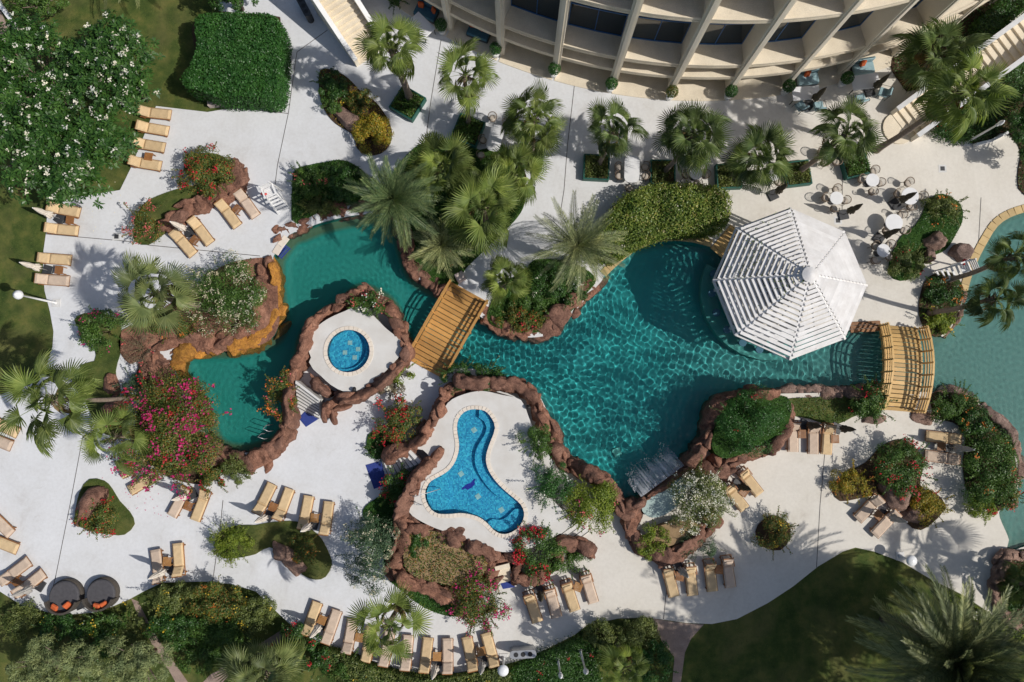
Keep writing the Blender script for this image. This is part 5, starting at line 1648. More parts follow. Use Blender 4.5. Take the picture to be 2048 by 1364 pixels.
for k in range(5):
    MB().box((0, 0, -.05), (.09, .75, .04)).build('slat', M['blue_mat'], t, loc=(.34 * (k - 2) / 2 * .9, .0, 0), rot=(0, 0, 0))
MB().box((0, .4, -.08), (.75, .05, .06)).build('frame', M['blue_mat'], t); MB().box((0, -.4, -.08), (.75, .05, .06)).build('frame', M['blue_mat'], t)
t.rotation_euler = (0, 0, rad(-40))
for pts, lab in (([(538,850),(533,857),(543,862)], 'upper steel handrail at the lagoon south end'), ([(528,867),(523,873),(534,877)], 'lower steel handrail at the lagoon south end')):
    q = PL(pts)
    mm = MB().tube([q[0] + Vector((0, 0, -1)), q[0] + Vector((0, 0, .5)), q[1] + Vector((0, 0, .62)), q[2] + Vector((0, 0, .5)), q[2] + Vector((0, 0, -.4))], .025, 6)
    tag(mm.build('handrail', M['grey_metal'], None, True), lab, 'handrail')
for px, lab in (((483,708),'pale square drain on the lagoon floor by the stained ledge'), ((561,672),'pale square drain on the lagoon floor at the narrows'), ((808,543),'pale square drain on the lagoon floor by the east bank'), ((1235,905),'square grate on the main pool floor in front of the waterfall')):
    p = P(*px, -1.0)
    o = MB().box((p.x, p.y, -1.16 if px[0] < 1000 else -1.5), (.5, .5, .08), .4).build('floor_drain', M['pool_pale']); o.cycles.is_caustics_receiver = True
    tag(o, lab, 'drain')
for px, lab in (((709,777),'black spotlight on the round pool terrace'), ((1056,812),'black spotlight on the children pool terrace')):
    p = P(*px, JZ)
    t = thing('spotlight', lab, 'spotlight', (p.x, p.y, JZ + .003))
    MB().lathe([(.1, 0), (.1, .03), (.03, .05), (.03, .1)], 12).build('base', M['black'], t)
    MB().lathe([(.06, 0), (.12, .06), (.12, .2), (.1, .22)], 14).build('housing', M['black'], t, True, loc=(0, 0, .1), rot=(.7, .3, 0))
# stone retaining edge of the clipped hedge
mb = MB()
q = PL([(420,212),(470,207),(545,206),(548,195)])
for a, b_ in zip(q[:-1], q[1:]):
    mb.bar(a + Vector((0, 0, .2)), b_ + Vector((0, 0, .2)), .3, .42)
tag(mb.build('planter_wall', M['terracotta']), 'low pink stone wall in front of the clipped hedge block', 'wall')
mb = MB()
q = PL([(1945,292),(1978,284),(2010,268)])
for a, b_ in zip(q[:-1], q[1:]):
    mb.bar(a + Vector((0, 0, .15)), b_ + Vector((0, 0, .15)), .15, .34)
tag(mb.build('kerb_wall', M['white']), 'white kerb wall at the foot of the slim lamp post', 'wall')

# ================================================================== PLANTS
def leaf_arrays(C, Nn, L, W_, rng, droop=0.0):
    """One folded diamond per leaf."""
    n = len(C)
    Nn = Nn / (np.linalg.norm(Nn, axis=1)[:, None] + 1e-9)
    r = rng.normal(size=(n, 3))
    T = r - (r * Nn).sum(1)[:, None] * Nn
    T /= np.linalg.norm(T, axis=1)[:, None] + 1e-9
    B = np.cross(Nn, T)
    L = np.broadcast_to(L, n)[:, None]; W_ = np.broadcast_to(W_, n)[:, None]
    V = np.empty((n, 4, 3))
    V[:, 0] = C - T * L * .5
    V[:, 1] = C + B * W_ * .5 + Nn * W_ * .12
    V[:, 2] = C + T * L * .5 - np.array((0, 0, 1)) * L * droop
    V[:, 3] = C - B * W_ * .5 + Nn * W_ * .12
    F = np.arange(n * 4).reshape(n, 4)
    return V.reshape(-1, 3), F

def crown_points(rx, ry, h, n, lobes, rng, z0=.0, flat=.5, lr=.34):
    k = lobes
    th_ = rng.uniform(0, 2 * math.pi, k); zz = rng.uniform(-.15, 1, k) ** 1.0
    rr = np.sqrt(np.clip(1 - zz ** 2, 0, 1))
    D = np.stack([rr * np.cos(th_), rr * np.sin(th_), zz], 1)
    c0 = np.array((0, 0, h * flat))
    LC = c0 + D * np.array((rx, ry, h * (1 - flat))) * rng.uniform(.15, .9, (k, 1)) ** .8
    LR = lr * (rx + ry) / 2 * rng.uniform(.6, 1.15, k)
    i = rng.integers(0, k, n)
    d = rng.normal(size=(n, 3)); d /= np.linalg.norm(d, axis=1)[:, None]
    out = LC[i] - c0; out /= np.linalg.norm(out, axis=1)[:, None] + 1e-9
    d = d + .55 * out + np.array((0, 0, .25)); d /= np.linalg.norm(d, axis=1)[:, None]
    rad_ = LR[i] * (1 - .5 * rng.random(n) ** 1.6)
    C = LC[i] + d * rad_[:, None] * np.array((1, 1, min(1.0, h / (rx + ry) * 1.6)))
    C[:, 2] = np.abs(C[:, 2] - z0) + z0
    Nn = d + rng.normal(size=(n, 3)) * .45 + np.array((0, 0, .35))
    return C, Nn

def stuff_mesh(name, V, F, mat, parent, kind=True):
    o = link(name, quick_mesh(name, V, F), mat, parent)
    if kind:
        o['kind'] = 'stuff'
    return o

def shoots(rx, ry, h, k, rng, ln, L):
    """Long arching sprays that leave the crown: leaf centres along them and the twigs themselves."""
    P_, N_, tw = [], [], MB()
    for _ in range(k):
        a = rng.uniform(0, 6.28); el = rng.uniform(.2, 1.1)
        p = np.array((rx * .7 * math.cos(a), ry * .7 * math.sin(a), h * rng.uniform(.55, .9)))
        d = np.array((math.cos(a) * math.cos(el), math.sin(a) * math.cos(el), math.sin(el)))
        l_ = ln * rng.uniform(.5, 1.2); m_ = max(5, int(l_ / (L * .42)))
        pts = []
        for i in range(m_):
            t_ = i / (m_ - 1)
            q = p + d * l_ * t_ - np.array((0, 0, .35 * l_ * t_ * t_))
            pts.append(q)
            for _r in range(2):
                P_.append(q + rng.normal(size=3) * L * .35); N_.append(rng.normal(size=3) + np.array((0, 0, .8)))
        tw.tube([tuple(x) for x in pts[::max(1, m_ // 4)]], .008, 4)
    return np.array(P_), np.array(N_), tw, None

SH = 0
def shrub(label, px, py, rx, ry, h, leaf, flower=None, nf=0, name='shrub', L=.10, W_=.065, dens=640, z0=0.0, sh=10, fl=.115, lobes=None, group=None, cat='shrub', flat=.5, fside=None):
    global SH
    SH += 1
    rng = np.random.default_rng(500 + SH)
    c = P(px, py, z0 + h * .55)
    rx, ry = rx / 33.0, ry / 33.0
    t = thing(name, label, cat, (c.x, c.y, z0), group=group)
    area = math.pi * rx * ry + 2.2 * math.sqrt(rx * ry) * h
    n = int(dens * area)
    C, Nn = crown_points(rx, ry, h, n, lobes or max(10, int(6 * area ** .7)), rng, flat=flat)
    if sh:
        P_, N2, tw, _ = shoots(rx, ry, h, sh, rng, .45 * (rx + ry) / 2 + .25, L)
        C = np.vstack([C, P_]); Nn = np.vstack([Nn, N2])
    V, F = leaf_arrays(C, Nn, L * rng.uniform(.6, 1.25, len(C)), W_ * rng.uniform(.7, 1.2, len(C)), rng, .15)
    stuff_mesh('foliage', V, F, L_[leaf], t)
    mm = MB()
    for k in range(7):
        a = 6.28 * k / 7 + rng.uniform(-.3, .3)
        mm.tube([(.04 * math.cos(a), .04 * math.sin(a), -.02), (rx * .3 * math.cos(a), ry * .3 * math.sin(a), h * .4), (rx * .62 * math.cos(a), ry * .62 * math.sin(a), h * .75)], [.035, .025, .01], 5)
    if sh:
        mm.v, mm.f = mm.v + tw.v, mm.f + [tuple(i + len(mm.v) for i in f) for f in tw.f]
    o = mm.build('stem', M['stem'], t); o['kind'] = 'stuff'
    if flower:
        if not isinstance(flower, (list, tuple)):
            flower = [(flower, nf)]
        for fc, nn in flower:
            nn = int(nn * 1.25)
            # clusters of bracts near the outer leaves
            dist = C[:, 2] / h + np.hypot(C[:, 0] / rx, C[:, 1] / ry) * .55
            w = dist > np.quantile(dist, .55)
            idx = np.flatnonzero(w)
            if fside is not None:
                sd = C[idx, 0] * fside[0] + C[idx, 1] * fside[1]
                idx = idx[sd > np.quantile(sd, .35)]
            seeds = C[rng.choice(idx, max(3, nn // 8))]
            pos = seeds[rng.integers(0, len(seeds), nn)] + rng.normal(size=(nn, 3)) * np.array((.09, .09, .05)) * (fl / .1)
            pos[:, 2] += .05
            V, F = leaf_arrays(pos, rng.normal(size=(nn, 3)) * .5 + np.array((0, 0, 1.)), fl * rng.uniform(.6, 1.2, nn), fl * .85 * rng.uniform(.7, 1.2, nn), rng)
            stuff_mesh('flowers', V, F, F_[fc], t)
    return t

def hedge(label, px, h, leaf, zpx=None, L=.12, W_=.075, dens=430, name='hedge', rough=.14, flower=None, nf=0, cat='hedge', z0=0.0, core='bed_green'):
    global SH
    SH += 1
    rng = np.random.default_rng(500 + SH)
    poly = smooth(PL(px, z0 + h if zpx is None else zpx), True, .35)
    A = np.array([(p.x, p.y) for p in poly])
    c = A.mean(0)
    t = thing(name, label, cat, (c[0], c[1], z0))
    A = A - c
    lo, hi = A.min(0), A.max(0)
    area = abs(sum(A[i - 1][0] * A[i][1] - A[i][0] * A[i - 1][1] for i in range(len(A)))) / 2
    n = int(dens * area)
    Q = []
    while sum(map(len, Q)) < n:
        q = rng.uniform(lo, hi, (n * 2, 2)); Q.append(q[inside(q, A)])
    Q = np.vstack(Q)[:n]
    und = fbm(np.c_[Q * (.9 if rough < .3 else .65) + SH, np.zeros(n)], 4)
    Z = h + rough * und - rough * 1.4 * rng.random(n) ** 2
    C = np.c_[Q, Z]; Nn = rng.normal(size=(n, 3)) * .5 + np.array((0, 0, 1.0))
    per = sum(np.hypot(*(A[i] - A[i - 1])) for i in range(len(A)))
    m_ = int(dens * .75 * per * h)
    i = rng.integers(0, len(A), m_); f = rng.random((m_, 1))
    S = A[i - 1] * (1 - f) + A[i] * f
    out = S / (np.linalg.norm(S, axis=1)[:, None] + 1e-9)
    S = S + out * (rng.normal(size=(m_, 1)) * rough * .5 - .02)
    zs = h * rng.random(m_) ** .8
    S = S - out * (np.clip((zs / h - .75) / .25, 0, 1) ** 2 * .12)[:, None]
    C = np.vstack([C, np.c_[S, zs]]); Nn = np.vstack([Nn, np.c_[out, np.full(m_, .3)] + rng.normal(size=(m_, 3)) * .5])
    V, F = leaf_arrays(C, Nn, L * rng.uniform(.6, 1.25, len(C)), W_ * rng.uniform(.7, 1.2, len(C)), rng, .15)
    stuff_mesh('foliage', V, F, L_[leaf], t)
    k = .93
    MB().prism([[(p[0] * k, p[1] * k) for p in A]], -.02, max(.05, h - rough * 2.2)).build('inner_twigs', M[core], t)
    if flower:
        idx = rng.integers(0, n, max(3, nf // 5))
        pos = C[idx][rng.integers(0, len(idx), nf)] + rng.normal(size=(nf, 3)) * .08; pos[:, 2] += .06
        V, F = leaf_arrays(pos, rng.normal(size=(nf, 3)) * .5 + np.array((0, 0, 1.)), .1 * rng.uniform(.6, 1.2, nf), .08, rng)
        stuff_mesh('flowers', V, F, F_[flower], t)
    return t

def cover(label, poly, leaf, dens=110, L=.12, W_=.05, zt=.12, z0=.07, name='ground_cover', upright=.6, cat='ground cover'):
    """Low plants or grass that nobody could count, over a bed."""
    global SH
    SH += 1
    rng = np.random.default_rng(500 + SH)
    A = np.array(poly); lo, hi = A.min(0), A.max(0)
    area = abs(sum(A[i - 1][0] * A[i][1] - A[i][0] * A[i - 1][1] for i in range(len(A)))) / 2
    n = int(area * dens)
    Q = []
    while sum(map(len, Q)) < n:
        q = rng.uniform(lo, hi, (n * 2, 2)); Q.append(q[inside(q, A)])
    Q = np.vstack(Q)[:n]
    cl = np.clip(.5 + fbm(np.c_[Q * .8 + SH, np.zeros(n)], 3) * .8, 0.05, 1.2)
    C = np.c_[Q, z0 + zt * cl * rng.random(n)]
    V, F = leaf_arrays(C, rng.normal(size=(n, 3)) * upright + np.array((0, 0, .8)), L * rng.uniform(.5, 1.3, n), W_, rng)
    o = stuff_mesh(name, V, F, L_[leaf], None)
    tag(o, label, cat)
    return o

# ---------------------------------------------------------------- palm fronds (shared meshes)
def fan_leaf(Lp, Lb, droop, seed, nseg=24):
    r = random.Random(seed)
    mm = MB()
    mm.tube([(0, 0, 0), (Lp * .5, 0, .03), (Lp, 0, 0)], [.022, .016, .012], 5)
    tilt = r.uniform(.05, .2)
    hub = Vector((Lp - .02, 0, 0))
    A0 = rad(100)
    fold = r.uniform(.15, .42)
    def pt(a, rr, up):
        x, y = rr * math.cos(a), rr * math.sin(a)
        z = up + fold * abs(y) - droop * (rr / Lb) ** 2 * Lb * (.55 + .45 * abs(math.sin(a))) - tilt * x
        return (hub.x + x, y, z)
    for i in range(nseg):
        a0 = -A0 + 2 * A0 * i / nseg; a1 = -A0 + 2 * A0 * (i + 1) / nseg; am = (a0 + a1) / 2
        rr = Lb * (.70 + .30 * math.cos(am * .72)) * r.uniform(.93, 1.05)
        r1 = rr * r.uniform(.38, .5)
        vs = [tuple(hub), pt(a0, r1, -.012), pt(am, r1 * 1.02, .028), pt(a1, r1, -.012), pt(am + r.uniform(-.06, .06), rr, -droop * .15 - r.uniform(0, .12))]
        vs.append(pt(a0 + (a1 - a0) * .26, rr * .74, -.02)); vs.append(pt(a1 - (a1 - a0) * .26, rr * .74, -.02))
        mm.add(vs, [(0, 1, 2), (0, 2, 3), (1, 5, 2), (2, 5, 4), (2, 4, 6), (2, 6, 3)])
    return mm.mesh('frond')
def pinnate_leaf(Ln, droop, seed, n=40, lw=.05, ll=.55):
    r = random.Random(seed)
    mm = MB()
    def rp(t):
        return Vector((Ln * (t - .10 * droop * t * t * t), .06 * Ln * math.sin(t * 2 + seed) * t, Ln * (.22 * t - droop * .62 * t * t)))
    mm.tube([rp(i / 8) for i in range(9)], [.035 - .003 * i for i in range(9)], 5)
    for i in range(n):
        t = .12 + .88 * (i + .5) / n
        p = rp(t); d = (rp(min(1, t + .02)) - rp(t - .02)).normalized()
        side = d.cross(Vector((0, 0, 1))).normalized(); up = side.cross(d)
        l_ = ll * (1.05 - .75 * abs(t - .42) ** 1.2 - .25 * t) * r.uniform(.85, 1.1)
        for s in (-1, 1):
            k = 1.0 - .5 * t
            v = (side * s * k + d * (.95 - k * .25) + up * r.uniform(.12, .4)).normalized()
            tip = p + v * l_ - Vector((0, 0, .1 * l_))
            q = p + v * l_ * .45 + up * .015
            w = d * lw * .5
            mm.add([p, q + w, tip, q - w], [(0, 1, 2, 3)])
    return mm.mesh('frond')
FAN, DATE = {}, {}
def fan_set(leaf, Lp, Lb):
    key = (leaf, round(Lp, 2), round(Lb, 2))
    if key not in FAN:
        FAN[key] = [[fan_leaf(Lp * f, Lb, dr, 11 * i + j) for j in range(2)] for i, (dr, f) in enumerate(((.12, .8), (.32, 1.0), (.62, 1.05), (1.0, .9)))]
        for L1 in FAN[key]:
            for me in L1: me.materials.append(L_[leaf])
    return FAN[key]
def fan_palm(label, crown, h, base=None, r=2.0, n=30, leaf='fan', trunk='trunk', tr=.17, el0=74, el1=-38, dead=3, z0=0.0, op=0):
    global SH
    SH += 1
    rr = random.Random(900 + SH)
    c = P(*crown, h); b_ = P(*base, z0) if base else Vector((c.x + rr.uniform(-.2, .2), c.y + rr.uniform(-.2, .2), z0))
    t = thing('fan_palm', label, 'palm tree', b_, group='fan palms')
    top = c - b_
    mm = MB()
    pts = [Vector((0, 0, -.05)).lerp(top, i / 10) + Vector((math.sin(i * .5) * .05, math.cos(i * .7) * .04 - .04, 0)) * (1 if 0 < i < 10 else 0) for i in range(11)]
    mm.tube(pts, [tr * (1.55 if i == 0 else 1.18 if i == 1 else 1.0 - .012 * i) for i in range(11)], 12)
    mm.build('trunk', M[trunk], t, True)
    mm = MB()      # fibrous leaf bases under the crown
    for k in range(26):
        a = rr.uniform(0, 6.28); z = rr.uniform(-.7, .15)
        p = top + Vector((0, 0, z)) ; d = Vector((math.cos(a), math.sin(a), .9))
        mm.tube([p + Vector((math.cos(a), math.sin(a), 0)) * tr * .7, p + d * (.28 + .12 * rr.random())], [.035, .015], 4)
    o = mm.build('leaf_bases', M['trunk_dark'], t); o['kind'] = 'stuff'
    S = fan_set(leaf, r * (.6 if op else .52), r * (.52 if op else .47))
    D = fan_set('fan_dead', r * .5, r * .45)
    n = int(n * 1.05)
    for k in range(n):
        f = (k + .5) / n
        el = rad(el0 + 8 + (el1 - el0 - 8) * f ** .9 + rr.uniform(-10, 10))
        az = k * 2.39996 + rr.uniform(-.4, .4)
        v = 0 if f < .18 else 1 if f < .5 else 2 if f < .8 else 3
        o = link('frond', S[v][k % 2], None, t)
        if f < .2: el = rad(rr.uniform(38, 82))
        o.location = top + Vector((0, 0, .18 * (1 - f)))
        o.rotation_euler = Matrix.Rotation(az, 3, 'Z').to_4x4().to_3x3().__matmul__(Matrix.Rotation(-el, 3, 'Y')).__matmul__(Matrix.Rotation(rr.uniform(-.85, .85), 3, 'X')).to_euler()
        s = rr.uniform(.72, 1.12) * (.62 if f < .2 else 1)
        o.scale = (s, s * rr.uniform(.85, 1.1), s)
    for k in range(dead):
        o = link('dead_frond', D[3][k % 2], None, t)
        o.location = top - Vector((0, 0, .25))
        o.rotation_euler = (Matrix.Rotation(rr.uniform(0, 6.28), 3, 'Z') @ Matrix.Rotation(rad(rr.uniform(50, 68)), 3, 'Y')).to_euler()
    return t
def date_palm(label, crown, h, base=None, r=3.0, n=42, leaf='date', tr=.26, el0=72, el1=-28, z0=0.0, dead=0, ll=.52, lw=.05):
    global SH
    SH += 1
    rr = random.Random(900 + SH)
    c = P(*crown, h); b_ = P(*base, z0) if base else Vector((c.x, c.y, z0))
    t = thing('date_palm', label, 'palm tree', b_, group='date palms')
    top = c - b_
    mm = MB()
    mm.tube([Vector((0, 0, -.05)).lerp(top, i / 8) for i in range(9)], [tr * 1.35] + [tr] * 7 + [tr * 1.25], 12)
    mm.build('trunk', M['trunk_dark'], t, True)
    mm = MB()
    for k in range(60):
        a = rr.uniform(0, 6.28); z = rr.uniform(-h * .6, .1)
        p = top + Vector((0, 0, z)) if z > -1.2 else top * ((top.z + z) / top.z)
        d = Vector((math.cos(a), math.sin(a), .8))
        mm.tube([p + Vector((math.cos(a), math.sin(a), 0)) * tr * .8, p + d * (tr + .12)], [.05, .025], 4)
    o = mm.build('leaf_bases', M['trunk_dark'], t); o['kind'] = 'stuff'
    key = (leaf, round(r, 1))
    if key not in DATE:
        DATE[key] = [[pinnate_leaf(r * f, dr, 7 * i + j, n=int(40 * r / 3), ll=ll, lw=lw) for j in range(2)] for i, (dr, f) in enumerate(((.25, .85), (.5, 1.0), (.8, 1.05), (1.05, .95)))]
        for L1 in DATE[key]:
            for me in L1: me.materials.append(L_[leaf])
    S = DATE[key]
    for k in range(n):
        f = (k + .5) / n
        el = rad(el0 + (el1 - el0) * f ** .75 + rr.uniform(-6, 6))
        az = k * 2.39996 + rr.uniform(-.15, .15)
        v = 0 if f < .2 else 1 if f < .5 else 2 if f < .8 else 3
        o = link('frond', S[v][k % 2], None, t)
        o.location = top + Vector((0, 0, .15 * (1 - f)))
        o.rotation_euler = (Matrix.Rotation(az, 3, 'Z') @ Matrix.Rotation(-el, 3, 'Y') @ Matrix.Rotation(rr.uniform(-.4, .4), 3, 'X')).to_euler()
        s = rr.uniform(.82, 1.08)
        o.scale = (s, s, s)
    return t

fan_palm('tall fan palm leaning from the green planter box at the concrete stairs', (783,95), 6.4, (820,200), 2.05, 30, tr=.22, dead=2)
fan_palm('slim fan palm in the green planter box beside the oval white table', (931,150), 6.4, (936,252), 2.0, 21, tr=.13, dead=3, op=1)
fan_palm('fan palm right of the oval white table, its base in a hidden planter', (1068,240), 5.0, (1062,312), 2.1, 32, 'fan', tr=.15)
fan_palm('open-crowned fan palm above the oval table north of the leafy arch', (1226,262), 5.0, (1195,332), 1.95, 24, 'fan_dark', tr=.14)
fan_palm('dense fan palm above the east planter box of the oval table', (1387,270), 5.4, (1328,344), 2.15, 38, 'fan_dark', tr=.15, dead=4)
fan_palm('fan palm above the gazebo, beside the leafy arch', (1518,316), 4.4, (1458,352), 2.15, 36, 'fan_dark', tr=.15, dead=3)
fan_palm('fan palm with a long leaning trunk above the gazebo', (1692,268), 5.9, (1596,344), 2.0, 28, 'fan_dark', tr=.16, dead=2)
fan_palm('tall fan palm with a long bare trunk at the east stairs', (1925,185), 8.2, (1752,300), 2.4, 34, 'fan', tr=.17, dead=5)
fan_palm('dark shaggy fan palm between the hotel corner and the stairs', (1872,112), 5.0, (1835,150), 2.6, 36, 'fan_dark', tr=.22, dead=6)
fan_palm('big fan palm at the top of the palm grove', (888,335), 4.6, None, 2.35, 38, 'fan', tr=.2)
fan_palm('small fan palm at the right of the palm grove', (1032,345), 3.6, None, 2.0, 30, 'fan', tr=.16)
fan_palm('large bright fan palm in the middle of the palm grove', (967,415), 4.8, None, 2.6, 42, 'fan', tr=.2, dead=2)
fan_palm('low fan palm at the upper end of the orange footbridge', (1010,560), 2.4, None, 1.7, 26, 'fan', tr=.18, dead=0)
fan_palm('broad pale fan palm west of the lagoon with its shadow on the deck', (312,588), 6.2, None, 2.4, 28, 'fan_pale', tr=.2, el0=66, dead=3)
fan_palm('fan palm with a long pale horizontal-looking trunk at the west deck', (105,800), 7.6, (272,795), 2.3, 26, 'fan', tr=.13, dead=2, op=1)
fan_palm('smaller fan palm leaning out of the magenta bougainvillea', (226,876), 3.6, (288,862), 2.0, 16, 'fan', tr=.14, dead=1, op=1)
fan_palm('bright fan palm over the loungers of the south row', (778,1252), 7.2, (817,1168), 1.85, 18, 'fan', tr=.13, dead=3, op=1)
fan_palm('leaning fan palm over the east pool beside the flower bed', (1990,598), 6.0, (1858,626), 1.75, 26, 'fan_dark', tr=.15, dead=1)
fan_palm('fan palm over the east pool at the picture edge', (2030,512), 6.4, (1888,563), 1.7, 26, 'fan_dark', tr=.15, dead=1)
fan_palm('pale dusty fan palm at the bottom edge below the south-west path', (528,1352), 3.0, None, 2.6, 36, 'fan_pale', tr=.22, dead=2)
fan_palm('untidy fan palm at the bottom edge with yellowing leaves', (1250,1335), 4.2, None, 1.7, 22, 'fan', tr=.15, dead=9)
fan_palm('young fan palm in the rock-edged bed at the lower east shore', (2050,1170), 1.6, None, 1.5, 20, 'fan_dark', tr=.12, dead=1)
fan_palm('fan palm past the east picture edge that shades the deck', (2330,1250), 7.4, None, 2.6, 20, 'fan_dark', tr=.18, dead=2)
date_palm('large feathery date palm between lagoon and palm grove', (788,400), 5.6, (802,432), 2.9, 60, 'date_dark', dead=0)
date_palm('small grey date palm at the lagoon east bank', (884,490), 2.6, None, 2.1, 34, 'date', tr=.2)
date_palm('large date palm in front of the leafy arch', (1155,492), 4.4, None, 3.1, 46, 'date')
date_palm('huge dark date palm in the south-east corner', (1905,1318), 6.2, None, 4.7, 115, 'date', tr=.34, ll=.72, lw=.07)
date_palm('date palm at the top edge above the lawn', (262,-95), 3.0, None, 3.5, 30, 'date', tr=.24)

# ---------------------------------------------------------------- white-flowered trees
def flower_tree(label, px, py, rx, ry, h, n, leaf='deep', flower='white', nf=80):
    global SH
    SH += 1
    rng = np.random.default_rng(500 + SH)
    c = P(px, py, h * .7)
    s = FPX / (CAM_H - h * .7)
    rx, ry = rx / s, ry / s
    t = thing('flowering_tree', label, 'tree', (c.x, c.y, -.03), group='white-flowered trees')
    k = 46
    th_ = rng.uniform(0, 6.28, k); rr_ = np.sqrt(rng.random(k)) * .88
    LC = np.c_[rr_ * rx * np.cos(th_), rr_ * ry * np.sin(th_), h * (.62 + .3 * np.sqrt(np.clip(1 - rr_ ** 2, 0, 1)) + rng.uniform(-.09, .09, k))]
    # rosettes of long leaves at the branch tips
    i = rng.integers(0, k, n)
    d = rng.normal(size=(n, 3)); d[:, 2] = np.abs(d[:, 2]) * .9; d /= np.linalg.norm(d, axis=1)[:, None]
    tip = LC[i] + d * (np.array((1.0, 1.0, .75)) * rng.uniform(.45, 1.15, (n, 1)))
    m_ = 10
    ax = d * .6 + np.array((0, 0, .7)); ax /= np.linalg.norm(ax, axis=1)[:, None]
    u = np.cross(ax, rng.normal(size=(n, 3))); u /= np.linalg.norm(u, axis=1)[:, None]
    w = np.cross(ax, u)
    Vs = []
    for j in range(m_):
        a = 2 * math.pi * j / m_ + rng.uniform(-.3, .3, (n, 1)); e = rng.uniform(-.15, .75, (n, 1))
        dv = (u * np.cos(a) + w * np.sin(a)) * np.cos(e) + ax * np.sin(e)
        sv = np.cross(dv, ax); sv /= np.linalg.norm(sv, axis=1)[:, None] + 1e-9
        l_ = rng.uniform(.2, .36, (n, 1))
        b_ = tip + dv * .03
        Vs.append(np.stack([b_, b_ + dv * l_ * .6 + sv * l_ * .17 + ax * .01, b_ + dv * l_ - np.array((0, 0, .05)), b_ + dv * l_ * .6 - sv * l_ * .17 + ax * .01], 1))
    V = np.concatenate(Vs).reshape(-1, 3)
    stuff_mesh('crown', V, np.arange(len(V)).reshape(-1, 4), L_[leaf], t)
    # flower heads, each of several waxy petals
    zz = tip[:, 2] + rng.normal(size=n) * .15
    q = rng.choice(np.flatnonzero(zz > np.quantile(zz, .25)), nf, replace=False)
    pos = np.repeat(tip[q] + ax[q] * .16, 10, 0) + rng.normal(size=(nf * 10, 3)) * np.array((.08, .08, .03))
    V, F = leaf_arrays(pos, rng.normal(size=(nf * 10, 3)) * .4 + np.array((0, 0, 1.)), .12, .10, rng)
    stuff_mesh('flowers', V, F, F_[flower], t)
    mm = MB()
    mm.tube([(0, 0, 0), (.1, .05, h * .2), (.05, 0, h * .36)], [.24, .18, .16], 9)
    mm.build('trunk', M['bark'], t, True)
    mm = MB()
    for j in range(0, k, 2):
        p = Vector(LC[j]); m1 = Vector((p.x * .45, p.y * .45, h * .52))
        mm.tube([(.05, 0, h * .34), m1, p], [.11, .07, .03], 6)
    o = mm.build('branches', M['bark'], t, True); o['kind'] = 'stuff'
    return t
flower_tree('white-flowered tree in the far corner by the white kerb wall', 70, 160, 108, 118, 4.4, 900, nf=85)
flower_tree('white-flowered tree next to the clipped hedge block', 235, 150, 98, 108, 4.6, 800, nf=75)
flower_tree('large white-flowered tree over the pair of loungers at the lawn edge', 115, 315, 155, 105, 4.8, 1150, nf=100)

def soft_tree(label, px, py, rx, ry, h, leaf, dens=170, L=.16, W_=.035, name='tree', lobes=70, lr=.2):
    global SH
    SH += 1
    rng = np.random.default_rng(500 + SH)
    c = P(px, py, h * .7); s = FPX / (CAM_H - h * .7); rx, ry = rx / s, ry / s
    t = thing(name, label, 'tree', (c.x, c.y, -.03))
    n = int(dens * (math.pi * rx * ry * 2 + 2 * (rx + ry) * h * .5))
    C, Nn = crown_points(rx, ry, h * .62, n, lobes, rng, flat=.4, lr=lr)
    C[:, 2] += h * .38
    V, F = leaf_arrays(C, Nn, L * rng.uniform(.6, 1.3, n), W_, rng, .3)
    stuff_mesh('crown', V, F, L_[leaf], t)
    mm = MB(); mm.tube([(0, 0, 0), (.08, .03, h * .3), (0, 0, h * .5)], [.2, .15, .12], 8); mm.build('trunk', M['bark'], t, True)
    mm = MB()
    for j in range(12):
        a = 6.28 * j / 12 + rng.uniform(-.2, .2)
        mm.tube([(0, 0, h * .4), (rx * .35 * math.cos(a), ry * .35 * math.sin(a), h * .6), (rx * .7 * math.cos(a), ry * .7 * math.sin(a), h * .8)], [.08, .05, .015], 5)
    o = mm.build('branches', M['bark'], t, True); o['kind'] = 'stuff'
    return t
soft_tree('soft sage-green tree in the bottom corner below the daybeds', 110, 1335, 105, 62, 3.6, 'sage', 230, .24, .035)
soft_tree('soft sage-green tree beside the south-west path', 268, 1330, 85, 60, 3.2, 'sage', 230, .24, .035)
soft_tree('bushy dark tree at the top edge above the hedge block', 455, -22, 75, 42, 3.2, 'deep', 220, .14, .07)
soft_tree('bougainvillea tree in the top corner by the kerb wall', 68, -2, 68, 36, 2.4, 'mid', 240, .12, .06)
def shade_tree(label, sx, sy, z, r, dens=75, leaf='deep'):
    """A tree standing outside the picture whose shadow falls on the lawn at (sx, sy)."""
    g_ = P(sx, sy) + Vector((SUN_DIR.x, SUN_DIR.y, 0)) * (z / SUN_DIR.z)
    q = _R.transposed() @ Vector((g_.x, g_.y, z - CAM_H))
    px, py = 1024 + FPX * q.x / -q.z, 682 - FPX * q.y / -q.z
    s = FPX / (CAM_H - z)
    return soft_tree(label, px, py, r * s, r * s, z / .7, leaf, dens, .22, .13, lobes=60, lr=.26)
shade_tree('tall tree beyond the picture that shades the middle of the lawn', 1590, 1245, 11.5, 4.6)
shade_tree('tall tree beyond the picture that shades the lawn tip', 1745, 1205, 11.5, 3.0)
shade_tree('tall tree beyond the picture that shades the lower lawn', 1470, 1345, 10.5, 4.3)
shade_tree('loose tree beyond the picture that dapples the deck by the lawn', 1445, 1205, 11.0, 2.4, 22)
shade_tree('loose tree beyond the picture that dapples the stamped path', 1330, 1300, 10.5, 2.6, 26)
soft_tree('round dark tree at the east picture edge above the pool', 2075, 240, 62, 110, 3.0, 'deep', 260, .13, .07)

